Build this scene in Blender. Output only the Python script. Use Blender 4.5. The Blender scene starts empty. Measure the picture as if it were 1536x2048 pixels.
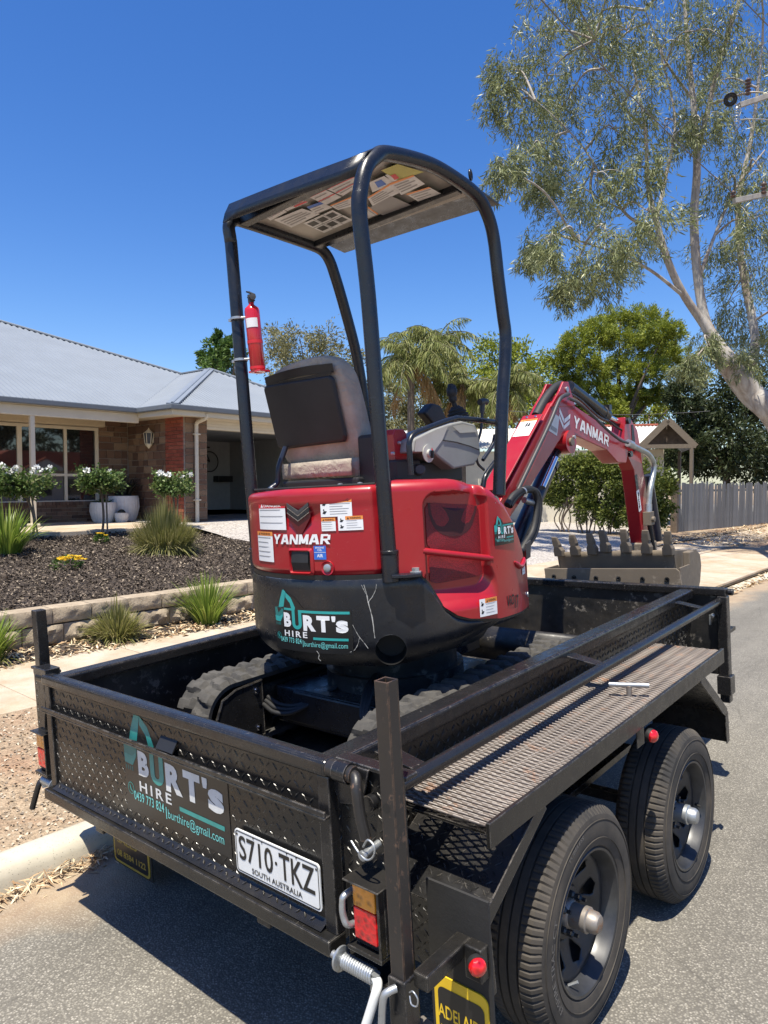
import bpy, bmesh, math, random
import numpy as np
from mathutils import Vector, Matrix, Euler
random.seed(7); rng = np.random.default_rng(11)
R_ = math.radians
scene = bpy.context.scene
C = scene.collection
# ------------------------------------------------------------------ camera, sky, sun, exposure
cam = bpy.data.cameras.new('camera'); cam_o = bpy.data.objects.new('camera', cam); C.objects.link(cam_o)
cam.sensor_fit = 'VERTICAL'; cam.sensor_height = 36; cam.sensor_width = 27
cam.lens = 1420/2048*36; cam.clip_end = 3000; cam.clip_start = 0.05
CAM = Vector((3.012, -1.332, 1.881)); YAW = 0.7107; PIT = math.atan(56/1420)
cam_o.location = CAM; cam_o.rotation_euler = (math.pi/2-PIT, 0, YAW)
scene.camera = cam_o
SUN = Vector((0.115, -0.30, 1.0)).normalized()
world = bpy.data.worlds.new('World'); scene.world = world; world.use_nodes = True
wn = world.node_tree.nodes; wl = world.node_tree.links
sky = wn.new('ShaderNodeTexSky'); sky.sky_type = 'NISHITA'; sky.sun_disc = False
sky.sun_elevation = math.asin(SUN.z); sky.sun_rotation = math.atan2(SUN.x, SUN.y)
sky.altitude = 0; sky.air_density = 1.0; sky.dust_density = 0.55; sky.ozone_density = 3.2
hs = wn.new('ShaderNodeHueSaturation'); hs.inputs['Saturation'].default_value = 1.32; hs.inputs['Hue'].default_value = 0.512
wl.new(sky.outputs[0], hs.inputs['Color']); wl.new(hs.outputs[0], wn['Background'].inputs[0]); wn['Background'].inputs[1].default_value = 0.110
sun = bpy.data.lights.new('sun', 'SUN'); sun.energy = 5.0; sun.angle = R_(0.53); sun.color = (1.0, 0.93, 0.80)
sun_o = bpy.data.objects.new('sun', sun); C.objects.link(sun_o)
sun_o.rotation_euler = SUN.to_track_quat('Z', 'Y').to_euler(); sun_o.location = (0, 0, 30)
vs = scene.view_settings; vs.view_transform = 'Standard'; vs.look = 'None'; vs.gamma = 1; vs.exposure = 0.75; vs.use_curve_mapping = False
scene.cycles.max_bounces = 6; scene.cycles.transparent_max_bounces = 8
scene.cycles.use_denoising = True

# ------------------------------------------------------------------ pixel -> world helper used only to measure real positions
def ray(u, v):
    x = (u-768)/1420; z = -(v-1024)/1420
    d = Vector((x, math.cos(PIT)+z*math.sin(PIT), z*math.cos(PIT)-math.sin(PIT)))
    return Matrix.Rotation(YAW, 3, 'Z') @ d
def at_depth(u, v, dep): return CAM + ray(u, v)*dep
def at_x(u, v, x):
    d = ray(u, v); return CAM + d*((x-CAM.x)/d.x)
def at_plane(u, v, z0, s=0., x0=0.):
    d = ray(u, v); t = (z0+s*(CAM.x-x0)-CAM.z)/(d.z-s*d.x); return CAM+d*t

# ------------------------------------------------------------------ materials
MATS = {}
def srgb(h):
    h = h.lstrip('#'); c = [int(h[i:i+2], 16)/255 for i in (0, 2, 4)]
    return tuple(((x/12.92) if x <= .04045 else ((x+.055)/1.055)**2.4) for x in c)
class NT:
    def __init__(s, name):
        s.m = bpy.data.materials.new(name); s.m.use_nodes = True
        s.t = s.m.node_tree; s.n = s.t.nodes; s.l = s.t.links; s.b = s.n['Principled BSDF']; s.out = s.n['Material Output']
        MATS[name] = s.m
        s.tc = s.n.new('ShaderNodeTexCoord')
    def node(s, ty, **kw):
        n = s.n.new(ty)
        for k, v in kw.items():
            if k in n.inputs: n.inputs[k].default_value = v
            else: setattr(n, k, v)
        return n
    def noise(s, scale, detail=4, rough=.6, dist=0, co=None, vec=None):
        n = s.node('ShaderNodeTexNoise'); n.inputs['Scale'].default_value = scale; n.inputs['Detail'].default_value = detail
        n.inputs['Roughness'].default_value = rough; n.inputs['Distortion'].default_value = dist
        src = s.tc.outputs['Object'] if co is None else co
        if vec is not None:
            mp = s.node('ShaderNodeMapping'); mp.inputs['Scale'].default_value = vec[:3]
            if len(vec) > 3: mp.inputs['Rotation'].default_value = vec[3:6]
            s.l.new(src, mp.inputs[0]); src = mp.outputs[0]
        s.l.new(src, n.inputs['Vector']); return n.outputs['Fac']
    def voro(s, scale, feature='F1', out='Distance', co=None):
        n = s.node('ShaderNodeTexVoronoi'); n.feature = feature; n.inputs['Scale'].default_value = scale
        s.l.new(s.tc.outputs['Object'] if co is None else co, n.inputs['Vector']); return n.outputs[out]
    def ramp(s, fac, stops, interp='LINEAR'):
        n = s.node('ShaderNodeValToRGB'); r = n.color_ramp; r.interpolation = interp
        while len(r.elements) < len(stops): r.elements.new(0.5)
        for e, (p, c) in zip(r.elements, stops):
            e.position = p; e.color = (c, c, c, 1) if isinstance(c, (int, float)) else (*c[:3], 1)
        s.l.new(fac, n.inputs[0]); return n.outputs[0]
    def mix(s, fac, a, b, mode='MIX'):
        n = s.node('ShaderNodeMix', data_type='RGBA'); n.blend_type = mode
        for i, x in ((0, fac), (6, a), (7, b)):
            if hasattr(x, 'links') or isinstance(x, bpy.types.NodeSocket): s.l.new(x, n.inputs[i])
            elif i == 0: n.inputs[0].default_value = x
            else: n.inputs[i].default_value = (*x[:3], 1)
        return n.outputs[2]
    def rand(s):
        return s.node('ShaderNodeObjectInfo').outputs['Random']
    def island(s):
        return s.node('ShaderNodeNewGeometry').outputs['Random Per Island']
    def bump(s, h, strength=.3, dist=.01):
        n = s.node('ShaderNodeBump'); n.inputs['Strength'].default_value = strength; n.inputs['Distance'].default_value = dist
        s.l.new(h, n.inputs['Height'])
        prev = s.b.inputs['Normal'].links
        if prev: s.l.new(prev[0].from_socket, n.inputs['Normal'])
        s.l.new(n.outputs[0], s.b.inputs['Normal'])
    def set(s, **kw):
        mp = dict(color='Base Color', rough='Roughness', metal='Metallic', spec='Specular IOR Level', coat='Coat Weight', coatr='Coat Roughness', trans='Transmission Weight', emit='Emission Color', emits='Emission Strength', alpha='Alpha')
        for k, v in kw.items():
            i = s.b.inputs[mp[k]]
            if isinstance(v, bpy.types.NodeSocket): s.l.new(v, i)
            elif isinstance(v, (tuple, list)): i.default_value = (*v[:3], 1)
            else: i.default_value = v
        return s
def simple(name, col, rough=.5, metal=0., var=.25, scale=8., bump=0., bscale=60., coat=0., spec=.5):
    m = NT(name); f = m.noise(scale, 5)
    dark = tuple(c*(1-var) for c in col); light = tuple(min(1, c*(1+var)) for c in col)
    m.set(color=m.ramp(f, [(.3, dark), (.7, light)]), rough=rough, metal=metal, coat=coat, spec=spec)
    if bump: m.bump(m.noise(bscale, 4), bump, .004)
    return m
def worn(name, base, wear, rough=.4, amount=.62, scale=14., dust=None, dustamt=.35, metal=0., spec=.5, edge=0.):
    """painted steel with chips, fine scratches and a little dust in broad patches"""
    m = NT(name)
    chips = m.ramp(m.noise(scale, 8, .75), [(amount, 0), (amount+.05, 1)])
    scr = m.ramp(m.noise(9, 3, .5, 1.5, vec=(3, 3, 60)), [(.69, 0), (.74, .8)])
    scr2 = m.ramp(m.noise(9, 3, .5, 1.5, vec=(60, 4, 4, .3, .2, .5)), [(.70, 0), (.75, .8)])
    w = m.mix(1., chips, scr, 'LIGHTEN'); w = m.mix(1., w, scr2, 'LIGHTEN')
    patch = m.noise(2.3, 4)
    w = m.mix(m.ramp(patch, [(.35, .25), (.65, 1.)]), (0, 0, 0), w)
    if edge:   # paint rubbed off along the edges
        bv = m.node('ShaderNodeBevel', samples=4); bv.inputs['Radius'].default_value = edge
        ge = m.node('ShaderNodeNewGeometry'); dt = m.node('ShaderNodeVectorMath', operation='DOT_PRODUCT'); m.l.new(bv.outputs[0], dt.inputs[0]); m.l.new(ge.outputs['Normal'], dt.inputs[1])
        ew = m.ramp(dt.outputs['Value'], [(.90, 1.), (.985, 0.)]); ew = m.mix(m.ramp(m.noise(26, 6, .7), [(.42, 0.), (.58, .9)]), (0, 0, 0), ew)
        w = m.mix(1., w, ew, 'LIGHTEN')
    c = m.mix(w, base, wear)
    if dust:
        d = m.ramp(m.noise(3.1, 6, .7), [(.42, 0), (.75, dustamt)])
        c = m.mix(d, c, dust)
    m.set(color=c, rough=m.ramp(m.noise(20, 4), [(.3, rough-.08), (.7, rough+.15)]), metal=metal, spec=spec)
    m.bump(m.noise(90, 3), .08, .003); m.bump(w, .25, .0015)
    return m
worn('black_steel', (.012, .012, .013), (.23, .205, .18), .22, .655, 22, dust=(.09, .08, .068), dustamt=.09, edge=.005)
worn('black_plate', (.011, .0108, .0106), (.17, .155, .135), .25, .675, 12, dust=(.10, .085, .067), dustamt=.16, edge=.004)
worn('black_inner', (.0115, .0115, .012), (.20, .18, .15), .40, .575, 11, dust=(.11, .095, .075), dustamt=.45)
worn('post_rust', (.020, .0185, .018), (.16, .095, .06), .36, .60, 20, dust=(.07, .05, .038), dustamt=.22, edge=.005)
worn('cw_black', (.0105, .0115, .0145), (.14, .14, .135), .28, .70, 12, dust=(.085, .08, .072), dustamt=.24, edge=.004)
worn('rops_black', (.0095, .0115, .017), (.11, .115, .12), .27, .745, 18, dust=(.05, .05, .05), dustamt=.12)
worn('bucket_steel', (.155, .125, .09), (.30, .25, .19), .6, .58, 8, dust=(.24, .19, .13), dustamt=.6)
worn('galv', (.42, .44, .45), (.22, .21, .20), .38, .6, 18, metal=.75)
worn('hub_rust', (.27, .245, .22), (.30, .16, .085), .48, .5, 7, metal=.55)
m = worn('mesh_steel', (.165, .14, .122), (.30, .15, .08), .45, .56, 11, dust=(.34, .29, .25), dustamt=.6)
m = NT('red_paint'); c = m.mix(m.ramp(m.noise(3.5, 6, .7), [(.42, 0), (.8, .30)]), (.33, .007, .014), (.30, .055, .045))
sc = m.mix(1., m.ramp(m.noise(7, 3, .5, 2., vec=(4, 4, 45, .4, .1, .2)), [(.70, 0), (.74, .7)]), m.ramp(m.noise(8, 3, .5, 2., vec=(40, 30, 5, .2, .6, .1)), [(.71, 0), (.75, .7)]), 'LIGHTEN')
chp = m.ramp(m.noise(40, 6, .7), [(.74, 0), (.77, .8)]); sc = m.mix(1., sc, chp, 'LIGHTEN')
sc = m.mix(m.ramp(m.noise(2., 3), [(.4, .1), (.65, 1.)]), (0, 0, 0), sc)
m.set(color=m.mix(sc, c, (.46, .22, .20)), rough=m.ramp(m.noise(6, 5), [(.3, .26), (.7, .46)]), coat=.40, coatr=.10, spec=.40)
m.bump(m.noise(5, 2), .035, .01)
m = NT('red_mesh'); v = m.voro(330); m.set(color=m.mix(m.ramp(v, [(.28, 0), (.40, 1)]), (.012, .003, .004), (.20, .008, .014)), rough=.5)
m.bump(v, .5, .002)
simple('rubber', (.021, .0205, .020), .75, var=.3, scale=6, bump=.25, bscale=120)
m = NT('tyre_rubber'); d = m.ramp(m.noise(4, 6, .7), [(.35, 0), (.8, .6)]); m.set(color=m.mix(d, (.022, .021, .020), (.15, .122, .09)), rough=.8); m.bump(m.noise(150, 3), .15, .002)
m = NT('track_rubber'); d = m.ramp(m.noise(7, 7, .75), [(.3, 0), (.7, .9)]); m.set(color=m.mix(d, (.026, .0255, .025), (.092, .086, .075)), rough=.9); m.bump(m.noise(60, 5), .5, .004)
simple('rim_black', (.030, .030, .031), .42, var=.5, scale=10, bump=.08, bscale=40)
simple('rim_lip', (.038, .039, .041), .36, metal=.2, var=.4, scale=14)
simple('plastic_black', (.015, .015, .0155), .55, var=.25, scale=9, bump=.15, bscale=400)
simple('plastic_dark', (.045, .045, .047), .5, var=.2)
m = simple('seat_fabric', (.34, .295, .235), .95, var=.3, scale=5); m.bump(m.noise(500, 2), .25, .001); m.bump(m.noise(9, 3, .6, 1.2), .8, .02)
simple('console_grey', (.23, .235, .225), .55, var=.1, scale=4)
simple('console_light', (.42, .42, .385), .5, var=.08)
simple('chrome', (.72, .72, .74), .14, metal=1., var=.05)
simple('cyl_blue', (.016, .02, .034), .3, var=.3)
simple('white_print', (.80, .80, .79), .42, var=.03)
simple('white_faded', (.62, .63, .62), .42, var=.14, scale=14)
simple('plate_white', (.72, .73, .72), .35, var=.06, scale=10)
simple('black_print', (.012, .012, .012), .45, var=.1)
simple('grey_print', (.28, .28, .28), .5, var=.1)
simple('orange_print', (.78, .27, .055), .45, var=.05)
simple('red_print', (.62, .02, .03), .45, var=.05)
simple('red_dark', (.10, .004, .007), .4, var=.1)
simple('teal_light', (.16, .55, .52), .45, var=.05)
simple('letter_grey', (.17, .155, .135), .8, var=.25, scale=20)
simple('blue_print', (.03, .14, .55), .45, var=.05)
simple('teal_print', (.028, .34, .32), .4, var=.06)
simple('teal_faded', (.035, .25, .225), .42, var=.18, scale=14)
simple('teal_dark', (.016, .17, .16), .42, var=.12)
simple('sticker_black', (.014, .014, .0145), .30, var=.3, scale=5)
simple('yellow_print', (.75, .50, .02), .45, var=.08)
simple('ochre_print', (.36, .25, .035), .5, var=.2)
simple('olive_print', (.50, .48, .12), .5, var=.1)
simple('clear_deck', (.30, .285, .25), .35, var=.35, scale=3)
simple('ext_red', (.55, .012, .02), .25, coat=.6, var=.08)
simple('hose_black', (.018, .018, .018), .6, var=.3, bump=.3, bscale=200)
simple('hose_steel', (.36, .38, .36), .35, metal=.6, var=.25, scale=25)
def lens(name, col):
    m = NT(name); v = m.voro(55, 'F1'); m.set(color=m.ramp(v, [(.1, tuple(c*.45 for c in col)), (.5, col)]), rough=.12, coat=.6, spec=.6)
    m.bump(v, .6, .004); return m
lens('amber_lens', (.78, .28, .015)); lens('red_lens', (.58, .009, .012))
# site
m = NT('asphalt')
a1 = m.ramp(m.voro(115, 'F1'), [(.15, .0), (.6, 1.)]); col = m.voro(115, 'F1', 'Color')
sep = m.node('ShaderNodeSeparateColor'); m.l.new(col, sep.inputs[0])
stone = m.ramp(sep.outputs[0], [(0., (.155, .145, .122)), (.5, (.228, .213, .178)), (.85, (.30, .28, .235)), (1., (.39, .365, .315))])
base = m.mix(m.ramp(m.voro(115, 'F1'), [(.3, 1), (.62, 0)]), (.135, .125, .106), stone)
big = m.mix(1., m.ramp(m.noise(.6, 6, .7), [(.3, .80), (.7, 1.12)]), m.ramp(m.noise(1., 5, .7, .4, vec=(2.2, .16, 1)), [(.35, .84), (.65, 1.1)]), 'MULTIPLY')
crk = m.ramp(m.voro(.55, 'DISTANCE_TO_EDGE'), [(.0, .78), (.005, 1.)]); big = m.mix(1., big, crk, 'MULTIPLY')
base = m.mix(1., base, big, 'MULTIPLY')
# red-brown silt washed along the gutter (x < 0.2)
sx = m.node('ShaderNodeSeparateXYZ'); m.l.new(m.tc.outputs['Object'], sx.inputs[0])
wob = m.node('ShaderNodeMath'); wob.operation = 'MULTIPLY_ADD'; m.l.new(m.noise(1.3, 5), wob.inputs[0]); wob.inputs[1].default_value = .75; m.l.new(sx.outputs[0], wob.inputs[2])
silt = m.ramp(wob.outputs[0], [(.0, 1.), (.22, .85), (.52, .0)])
siltn = m.mix(1., silt, m.ramp(m.noise(5, 6, .7), [(.25, .45), (.7, 1.)]), 'MULTIPLY')
siltc = m.ramp(m.noise(7, 6), [(.3, (.30, .20, .12)), (.7, (.43, .33, .21))])
m.set(color=m.mix(siltn, base, siltc), rough=.9); m.bump(m.voro(115, 'F1'), .55, .004)
m = NT('concrete'); c = m.ramp(m.noise(3, 8, .7), [(.25, (.40, .345, .27)), (.75, (.57, .50, .40))]); sp = m.ramp(m.noise(120, 3), [(.36, .72), (.45, 1.)])
spt = m.ramp(m.noise(1.1, 6, .7), [(.40, (.80, .70, .58)), (.62, (1, 1, 1))])
m.set(color=m.mix(1., m.mix(1., c, sp, 'MULTIPLY'), spt, 'MULTIPLY'), rough=.9); m.bump(m.noise(140, 4), .3, .003)
m = NT('kerb_concrete'); c = m.ramp(m.noise(4, 8, .7), [(.25, (.40, .36, .28)), (.75, (.56, .52, .42))]); sp = m.ramp(m.voro(70), [(.10, .45), (.2, 1.)])
m.set(color=m.mix(1., c, sp, 'MULTIPLY'), rough=.92); m.bump(m.noise(160, 4), .3, .003)
m = NT('verge_dirt'); c = m.ramp(m.noise(1.7, 7, .7), [(.25, (.29, .15, .085)), (.5, (.33, .245, .16)), (.75, (.40, .32, .22))])
g = m.ramp(m.voro(60, 'F1', 'Color'), [(.1, .6), (.9, 1.25)]); m.set(color=m.mix(1., c, g, 'MULTIPLY'), rough=.95); m.bump(m.voro(60), .8, .01); m.bump(m.noise(14, 6), .7, .03)
m = NT('gravel'); c = m.ramp(m.voro(38, 'F1', 'Color'), [(.05, (.18, .16, .145)), (.5, (.40, .365, .33)), (.95, (.60, .56, .51))]); m.set(color=c, rough=.95); m.bump(m.voro(38), 1., .02)
m = NT('mulch'); c = m.ramp(m.voro(45, 'F1', 'Color'), [(.1, (.022, .016, .012)), (.6, (.06, .045, .034)), (.95, (.15, .115, .085))]); m.set(color=c, rough=.95); m.bump(m.voro(45), 1., .02)
m = NT('chip'); m.set(color=m.ramp(m.island(), [(0, (.020, .014, .010)), (.45, (.052, .038, .028)), (.78, (.115, .088, .065)), (1, (.33, .27, .20))]), rough=.9)
m = NT('dry_leaf'); m.set(color=m.ramp(m.island(), [(0, (.20, .105, .05)), (.35, (.42, .29, .16)), (.7, (.58, .46, .29)), (1, (.68, .58, .42))]), rough=.85)
m = NT('pebble'); m.set(color=m.ramp(m.island(), [(0, (.16, .13, .10)), (.5, (.36, .29, .21)), (1, (.55, .48, .38))]), rough=.95)
m = NT('block_stone'); c = m.ramp(m.noise(9, 8, .75), [(.25, (.22, .17, .12)), (.55, (.38, .31, .22)), (.8, (.50, .42, .31))]); m.set(color=m.mix(1., c, m.ramp(m.rand(), [(0, .85), (1, 1.1)]), 'MULTIPLY'), rough=.95); m.bump(m.noise(45, 6, .7), .9, .012)
m = NT('stone'); c = m.ramp(m.rand(), [(0, (.10, .055, .036)), (.4, (.155, .085, .053)), (.75, (.20, .118, .072)), (1, (.27, .185, .115))]); m.set(color=m.mix(1., c, m.ramp(m.noise(14, 6), [(.3, .7), (.7, 1.2)]), 'MULTIPLY'), rough=.92); m.bump(m.noise(30, 5), .7, .01)
m = NT('red_brick'); c = m.ramp(m.rand(), [(0, (.20, .045, .025)), (.6, (.27, .062, .033)), (1, (.33, .09, .05))]); m.set(color=m.mix(1., c, m.ramp(m.noise(20, 5), [(.3, .8), (.7, 1.1)]), 'MULTIPLY'), rough=.9); m.bump(m.noise(60, 4), .4, .004)
simple('mortar', (.30, .25, .20), .95, var=.2, scale=20)
simple('roof_grey', (.19, .215, .245), .42, var=.06, scale=1.5, metal=.0)
simple('gutter_grey', (.115, .13, .15), .45, var=.06)
simple('cream', (.60, .53, .41), .6, var=.05, scale=3)
simple('barge_brown', (.155, .122, .085), .7, var=.1)
simple('cream_dark', (.47, .39, .27), .6, var=.05)
simple('white_wall', (.62, .62, .60), .8, var=.06)
m = NT('glass_dark'); m.set(color=(.012, .013, .014), rough=.03, spec=.9, coat=1., coatr=.01)
simple('garage_paint', (.36, .36, .355), .8, var=.06)
simple('dried_drip', (.38, .37, .34), .9, var=.3, scale=30)
simple('pot_white', (.58, .57, .55), .6, var=.1)
simple('garage_floor', (.10, .10, .10), .7, var=.2)
simple('lamp_cream', (.62, .54, .38), .5, var=.05)
m = NT('old_timber'); c = m.ramp(m.noise(3, 7, .7, vec=(9, 9, .6)), [(.25, (.085, .09, .095)), (.75, (.19, .195, .205))]); m.set(color=m.mix(1., c, m.ramp(m.rand(), [(0, .72), (1, 1.15)]), 'MULTIPLY'), rough=.9); m.bump(m.noise(4, 6, vec=(20, 20, 1)), .5, .01)
simple('pole_timber', (.30, .285, .26), .9, var=.3)
simple('porcelain', (.10, .06, .05), .3, var=.2)
simple('wire_metal', (.10, .10, .10), .5, var=.1)
simple('tin_light', (.62, .60, .55), .5, var=.18, scale=1.2)
simple('tile_red', (.36, .10, .06), .8, var=.2, scale=3)
simple('cream_wall', (.58, .54, .44), .85, var=.1, scale=2)
def leafmat(name, stops, trans=.3, rough=.55, nscale=1.2):
    m = NT(name); f = m.mix(.45, m.island(), m.noise(nscale, 3))
    c = m.ramp(f, stops); m.set(color=c, rough=rough, spec=.35)
    t = m.node('ShaderNodeBsdfTranslucent'); m.l.new(c, t.inputs[0])
    mx = m.node('ShaderNodeMixShader'); mx.inputs[0].default_value = trans
    m.l.new(m.b.outputs[0], mx.inputs[1]); m.l.new(t.outputs[0], mx.inputs[2]); m.l.new(mx.outputs[0], m.out.inputs[0]); return m
leafmat('gum_leaf', [(.15, (.085, .108, .045)), (.4, (.165, .19, .082)), (.65, (.26, .285, .13)), (.9, (.40, .41, .23))], .28, .42)
leafmat('pine_leaf', [(.2, (.10, .14, .014)), (.55, (.23, .27, .03)), (.9, (.40, .42, .06))], .25)
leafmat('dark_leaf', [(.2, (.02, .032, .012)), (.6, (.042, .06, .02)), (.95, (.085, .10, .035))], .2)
leafmat('green_leaf', [(.2, (.04, .085, .018)), (.6, (.085, .15, .03)), (.95, (.16, .23, .05))], .3)
leafmat('olive_leaf', [(.2, (.10, .10, .04)), (.6, (.19, .18, .075)), (.95, (.30, .28, .14))], .25)
leafmat('palm_leaf', [(.2, (.10, .13, .03)), (.55, (.20, .22, .06)), (.8, (.33, .33, .13)), (.97, (.44, .36, .2))], .3)
leafmat('palm_dry', [(.2, (.30, .18, .07)), (.9, (.50, .35, .17))], .3)
leafmat('rose_leaf', [(.2, (.045, .085, .02)), (.55, (.10, .16, .035)), (.9, (.30, .34, .14))], .3)
leafmat('hedge_leaf', [(.2, (.07, .10, .018)), (.6, (.16, .19, .035)), (.95, (.30, .31, .07))], .3)
leafmat('blade_green', [(.1, (.08, .14, .02)), (.5, (.19, .27, .04)), (.9, (.37, .41, .10))], .35, .4)
leafmat('blade_olive', [(.1, (.10, .115, .03)), (.45, (.21, .21, .06)), (.75, (.33, .30, .13)), (.95, (.50, .45, .28))], .3, .5)
leafmat('petal_white', [(.1, (.75, .75, .70)), (.9, (.85, .85, .82))], .2)
leafmat('petal_yellow', [(.1, (.78, .50, .02)), (.9, (.85, .62, .05))], .2)
leafmat('dark_plant', [(.1, (.012, .014, .012)), (.9, (.035, .04, .03))], .1)
m = NT('gum_bark'); f = m.noise(1.5, 6, .65, .5, vec=(3, 3, .5)); c = m.ramp(f, [(.25, (.12, .085, .065)), (.40, (.245, .205, .172)), (.58, (.37, .345, .31)), (.8, (.49, .47, .44))]); m.set(color=c, rough=.85); m.bump(m.noise(6, 6, vec=(4, 4, 1)), .5, .03)
simple('bark_brown', (.13, .10, .075), .9, var=.35, scale=5, bump=.6, bscale=14)
simple('stake', (.16, .13, .10), .9, var=.2)

# ------------------------------------------------------------------ mesh builder
OFF = {}
def link(o, parent=None):
    C.objects.link(o)
    if parent is not None: o.parent = parent
    return o
def tag(o, label=None, cat=None, group=None, kind=None):
    if label: o['label'] = label
    if cat: o['category'] = cat
    if group: o['group'] = group
    if kind: o['kind'] = kind
    return o
def root(name, label, cat, base=(0, 0, 0), frame=None, group=None):
    """an Empty at the thing's base; frame = 4x4 matrix whose local coordinates the parts use"""
    o = bpy.data.objects.new(name, None); o.empty_display_size = .2; C.objects.link(o)
    M = (frame if frame is not None else Matrix.Identity(4)) @ Matrix.Translation(Vector(base))
    o.matrix_world = M; OFF[o.name] = Vector(base); tag(o, label, cat, group); return o
def off_of(p):
    while p is not None:
        if p.name in OFF: return OFF[p.name]
        p = p.parent
    return Vector((0, 0, 0))
class MB:
    def __init__(s): s.v = []; s.f = []
    def add(s, vs, fs):
        k = len(s.v); s.v.extend([tuple(p) for p in vs]); s.f.extend([tuple(i+k for i in f) for f in fs]); return s
    def bx(s, x0, x1, y0, y1, z0, z1):
        return s.add([(x0, y0, z0), (x1, y0, z0), (x1, y1, z0), (x0, y1, z0), (x0, y0, z1), (x1, y0, z1), (x1, y1, z1), (x0, y1, z1)],
                     [(3, 2, 1, 0), (4, 5, 6, 7), (0, 1, 5, 4), (1, 2, 6, 5), (2, 3, 7, 6), (3, 0, 4, 7)])
    def beam(s, p, q, w, h, up=(0, 0, 1)):
        p = Vector(p); q = Vector(q); d = (q-p).normalized(); u = Vector(up); x = d.cross(u)
        if x.length < 1e-4: x = d.cross(Vector((1, 0, 0)))
        x.normalize(); z = x.cross(d)
        P = []
        for b in (p, q):
            for a, c in ((-1, -1), (1, -1), (1, 1), (-1, 1)): P.append(b+x*(a*w/2)+z*(c*h/2))
        return s.add(P, [(0, 1, 2, 3), (7, 6, 5, 4), (0, 4, 5, 1), (1, 5, 6, 2), (2, 6, 7, 3), (3, 7, 4, 0)])
    def tube(s, pts, r, n=12, cap=True):
        pts = [Vector(p) for p in pts]; m = len(pts); rs = r if isinstance(r, (list, tuple)) else [r]*m
        T = []
        for i in range(m):
            a = pts[max(i-1, 0)]; b = pts[min(i+1, m-1)]; T.append((b-a).normalized())
        x = T[0].cross(Vector((0, 0, 1)))
        if x.length < 1e-3: x = T[0].cross(Vector((0, 1, 0)))
        x.normalize(); V = []
        for i in range(m):
            x = (x - T[i]*x.dot(T[i])).normalized(); y = T[i].cross(x)
            for k in range(n):
                a = 2*math.pi*k/n; V.append(pts[i]+x*(rs[i]*math.cos(a))+y*(rs[i]*math.sin(a)))
        F = []
        for i in range(m-1):
            for k in range(n): F.append((i*n+k, i*n+(k+1) % n, (i+1)*n+(k+1) % n, (i+1)*n+k))
        if cap: F.append(tuple(range(n-1, -1, -1))); F.append(tuple((m-1)*n+k for k in range(n)))
        return s.add(V, F)
    def lathe(s, prof, c, axis, n=32, closed=False, a0=0., a1=2*math.pi):
        """prof: (radius, height along axis)"""
        c = Vector(c); ax = Vector(axis).normalized(); x = ax.cross(Vector((0, 0, 1)))
        if x.length < 1e-3: x = ax.cross(Vector((0, 1, 0)))
        x.normalize(); y = ax.cross(x); full = abs(a1-a0-2*math.pi) < 1e-6; nn = n if full else n+1
        V = []
        for (r, h) in prof:
            for k in range(nn):
                a = a0+(a1-a0)*k/n; V.append(c+ax*h+x*(r*math.cos(a))+y*(r*math.sin(a)))
        F = []; L_ = len(prof)
        for i in range(L_ if closed else L_-1):
            j = (i+1) % L_
            for k in range(n if full else n):
                k2 = (k+1) % nn; F.append((i*nn+k, i*nn+k2, j*nn+k2, j*nn+k))
        return s.add(V, F)
    def prism(s, poly, o, ux, uy, d):
        o = Vector(o); ux = Vector(ux); uy = Vector(uy); d = Vector(d); n = len(poly)
        V = [o+ux*a+uy*b for a, b in poly]+[o+ux*a+uy*b+d for a, b in poly]
        F = [tuple(range(n-1, -1, -1)), tuple(range(n, 2*n))]+[(i, (i+1) % n, n+(i+1) % n, n+i) for i in range(n)]
        return s.add(V, F)
    def grid(s, fn, nu, nv, wrapu=False):
        V = [fn(i/nu, j/nv) for j in range(nv+1) for i in range(nu+1)]
        F = [(j*(nu+1)+i, j*(nu+1)+i+1, (j+1)*(nu+1)+i+1, (j+1)*(nu+1)+i) for j in range(nv) for i in range(nu)]
        return s.add(V, F)
    def build(s, name, mat, parent=None, smooth=None, bevel=0., seg=2, solid=0., fixn=True, weld=False, **tg):
        off = off_of(parent); me = bpy.data.meshes.new(name)
        me.from_pydata([(v[0]-off[0], v[1]-off[1], v[2]-off[2]) for v in s.v], [], s.f)
        if fixn and len(s.f) < 60000:
            b = bmesh.new(); b.from_mesh(me)
            if weld: bmesh.ops.remove_doubles(b, verts=b.verts[:], dist=1e-5)
            bmesh.ops.recalc_face_normals(b, faces=b.faces[:]); b.to_mesh(me); b.free()
        me.materials.append(MATS[mat])
        if smooth is not None:
            me.polygons.foreach_set('use_smooth', [True]*len(me.polygons)); me.set_sharp_from_angle(angle=R_(smooth))
        o = bpy.data.objects.new(name, me); link(o, parent)
        if solid: md = o.modifiers.new('s', 'SOLIDIFY'); md.thickness = solid; md.offset = -1
        if bevel: md = o.modifiers.new('b', 'BEVEL'); md.width = bevel; md.segments = seg; md.limit_method = 'ANGLE'; md.angle_limit = R_(40); md.harden_normals = False
        if tg: tag(o, **tg)
        return o
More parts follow.
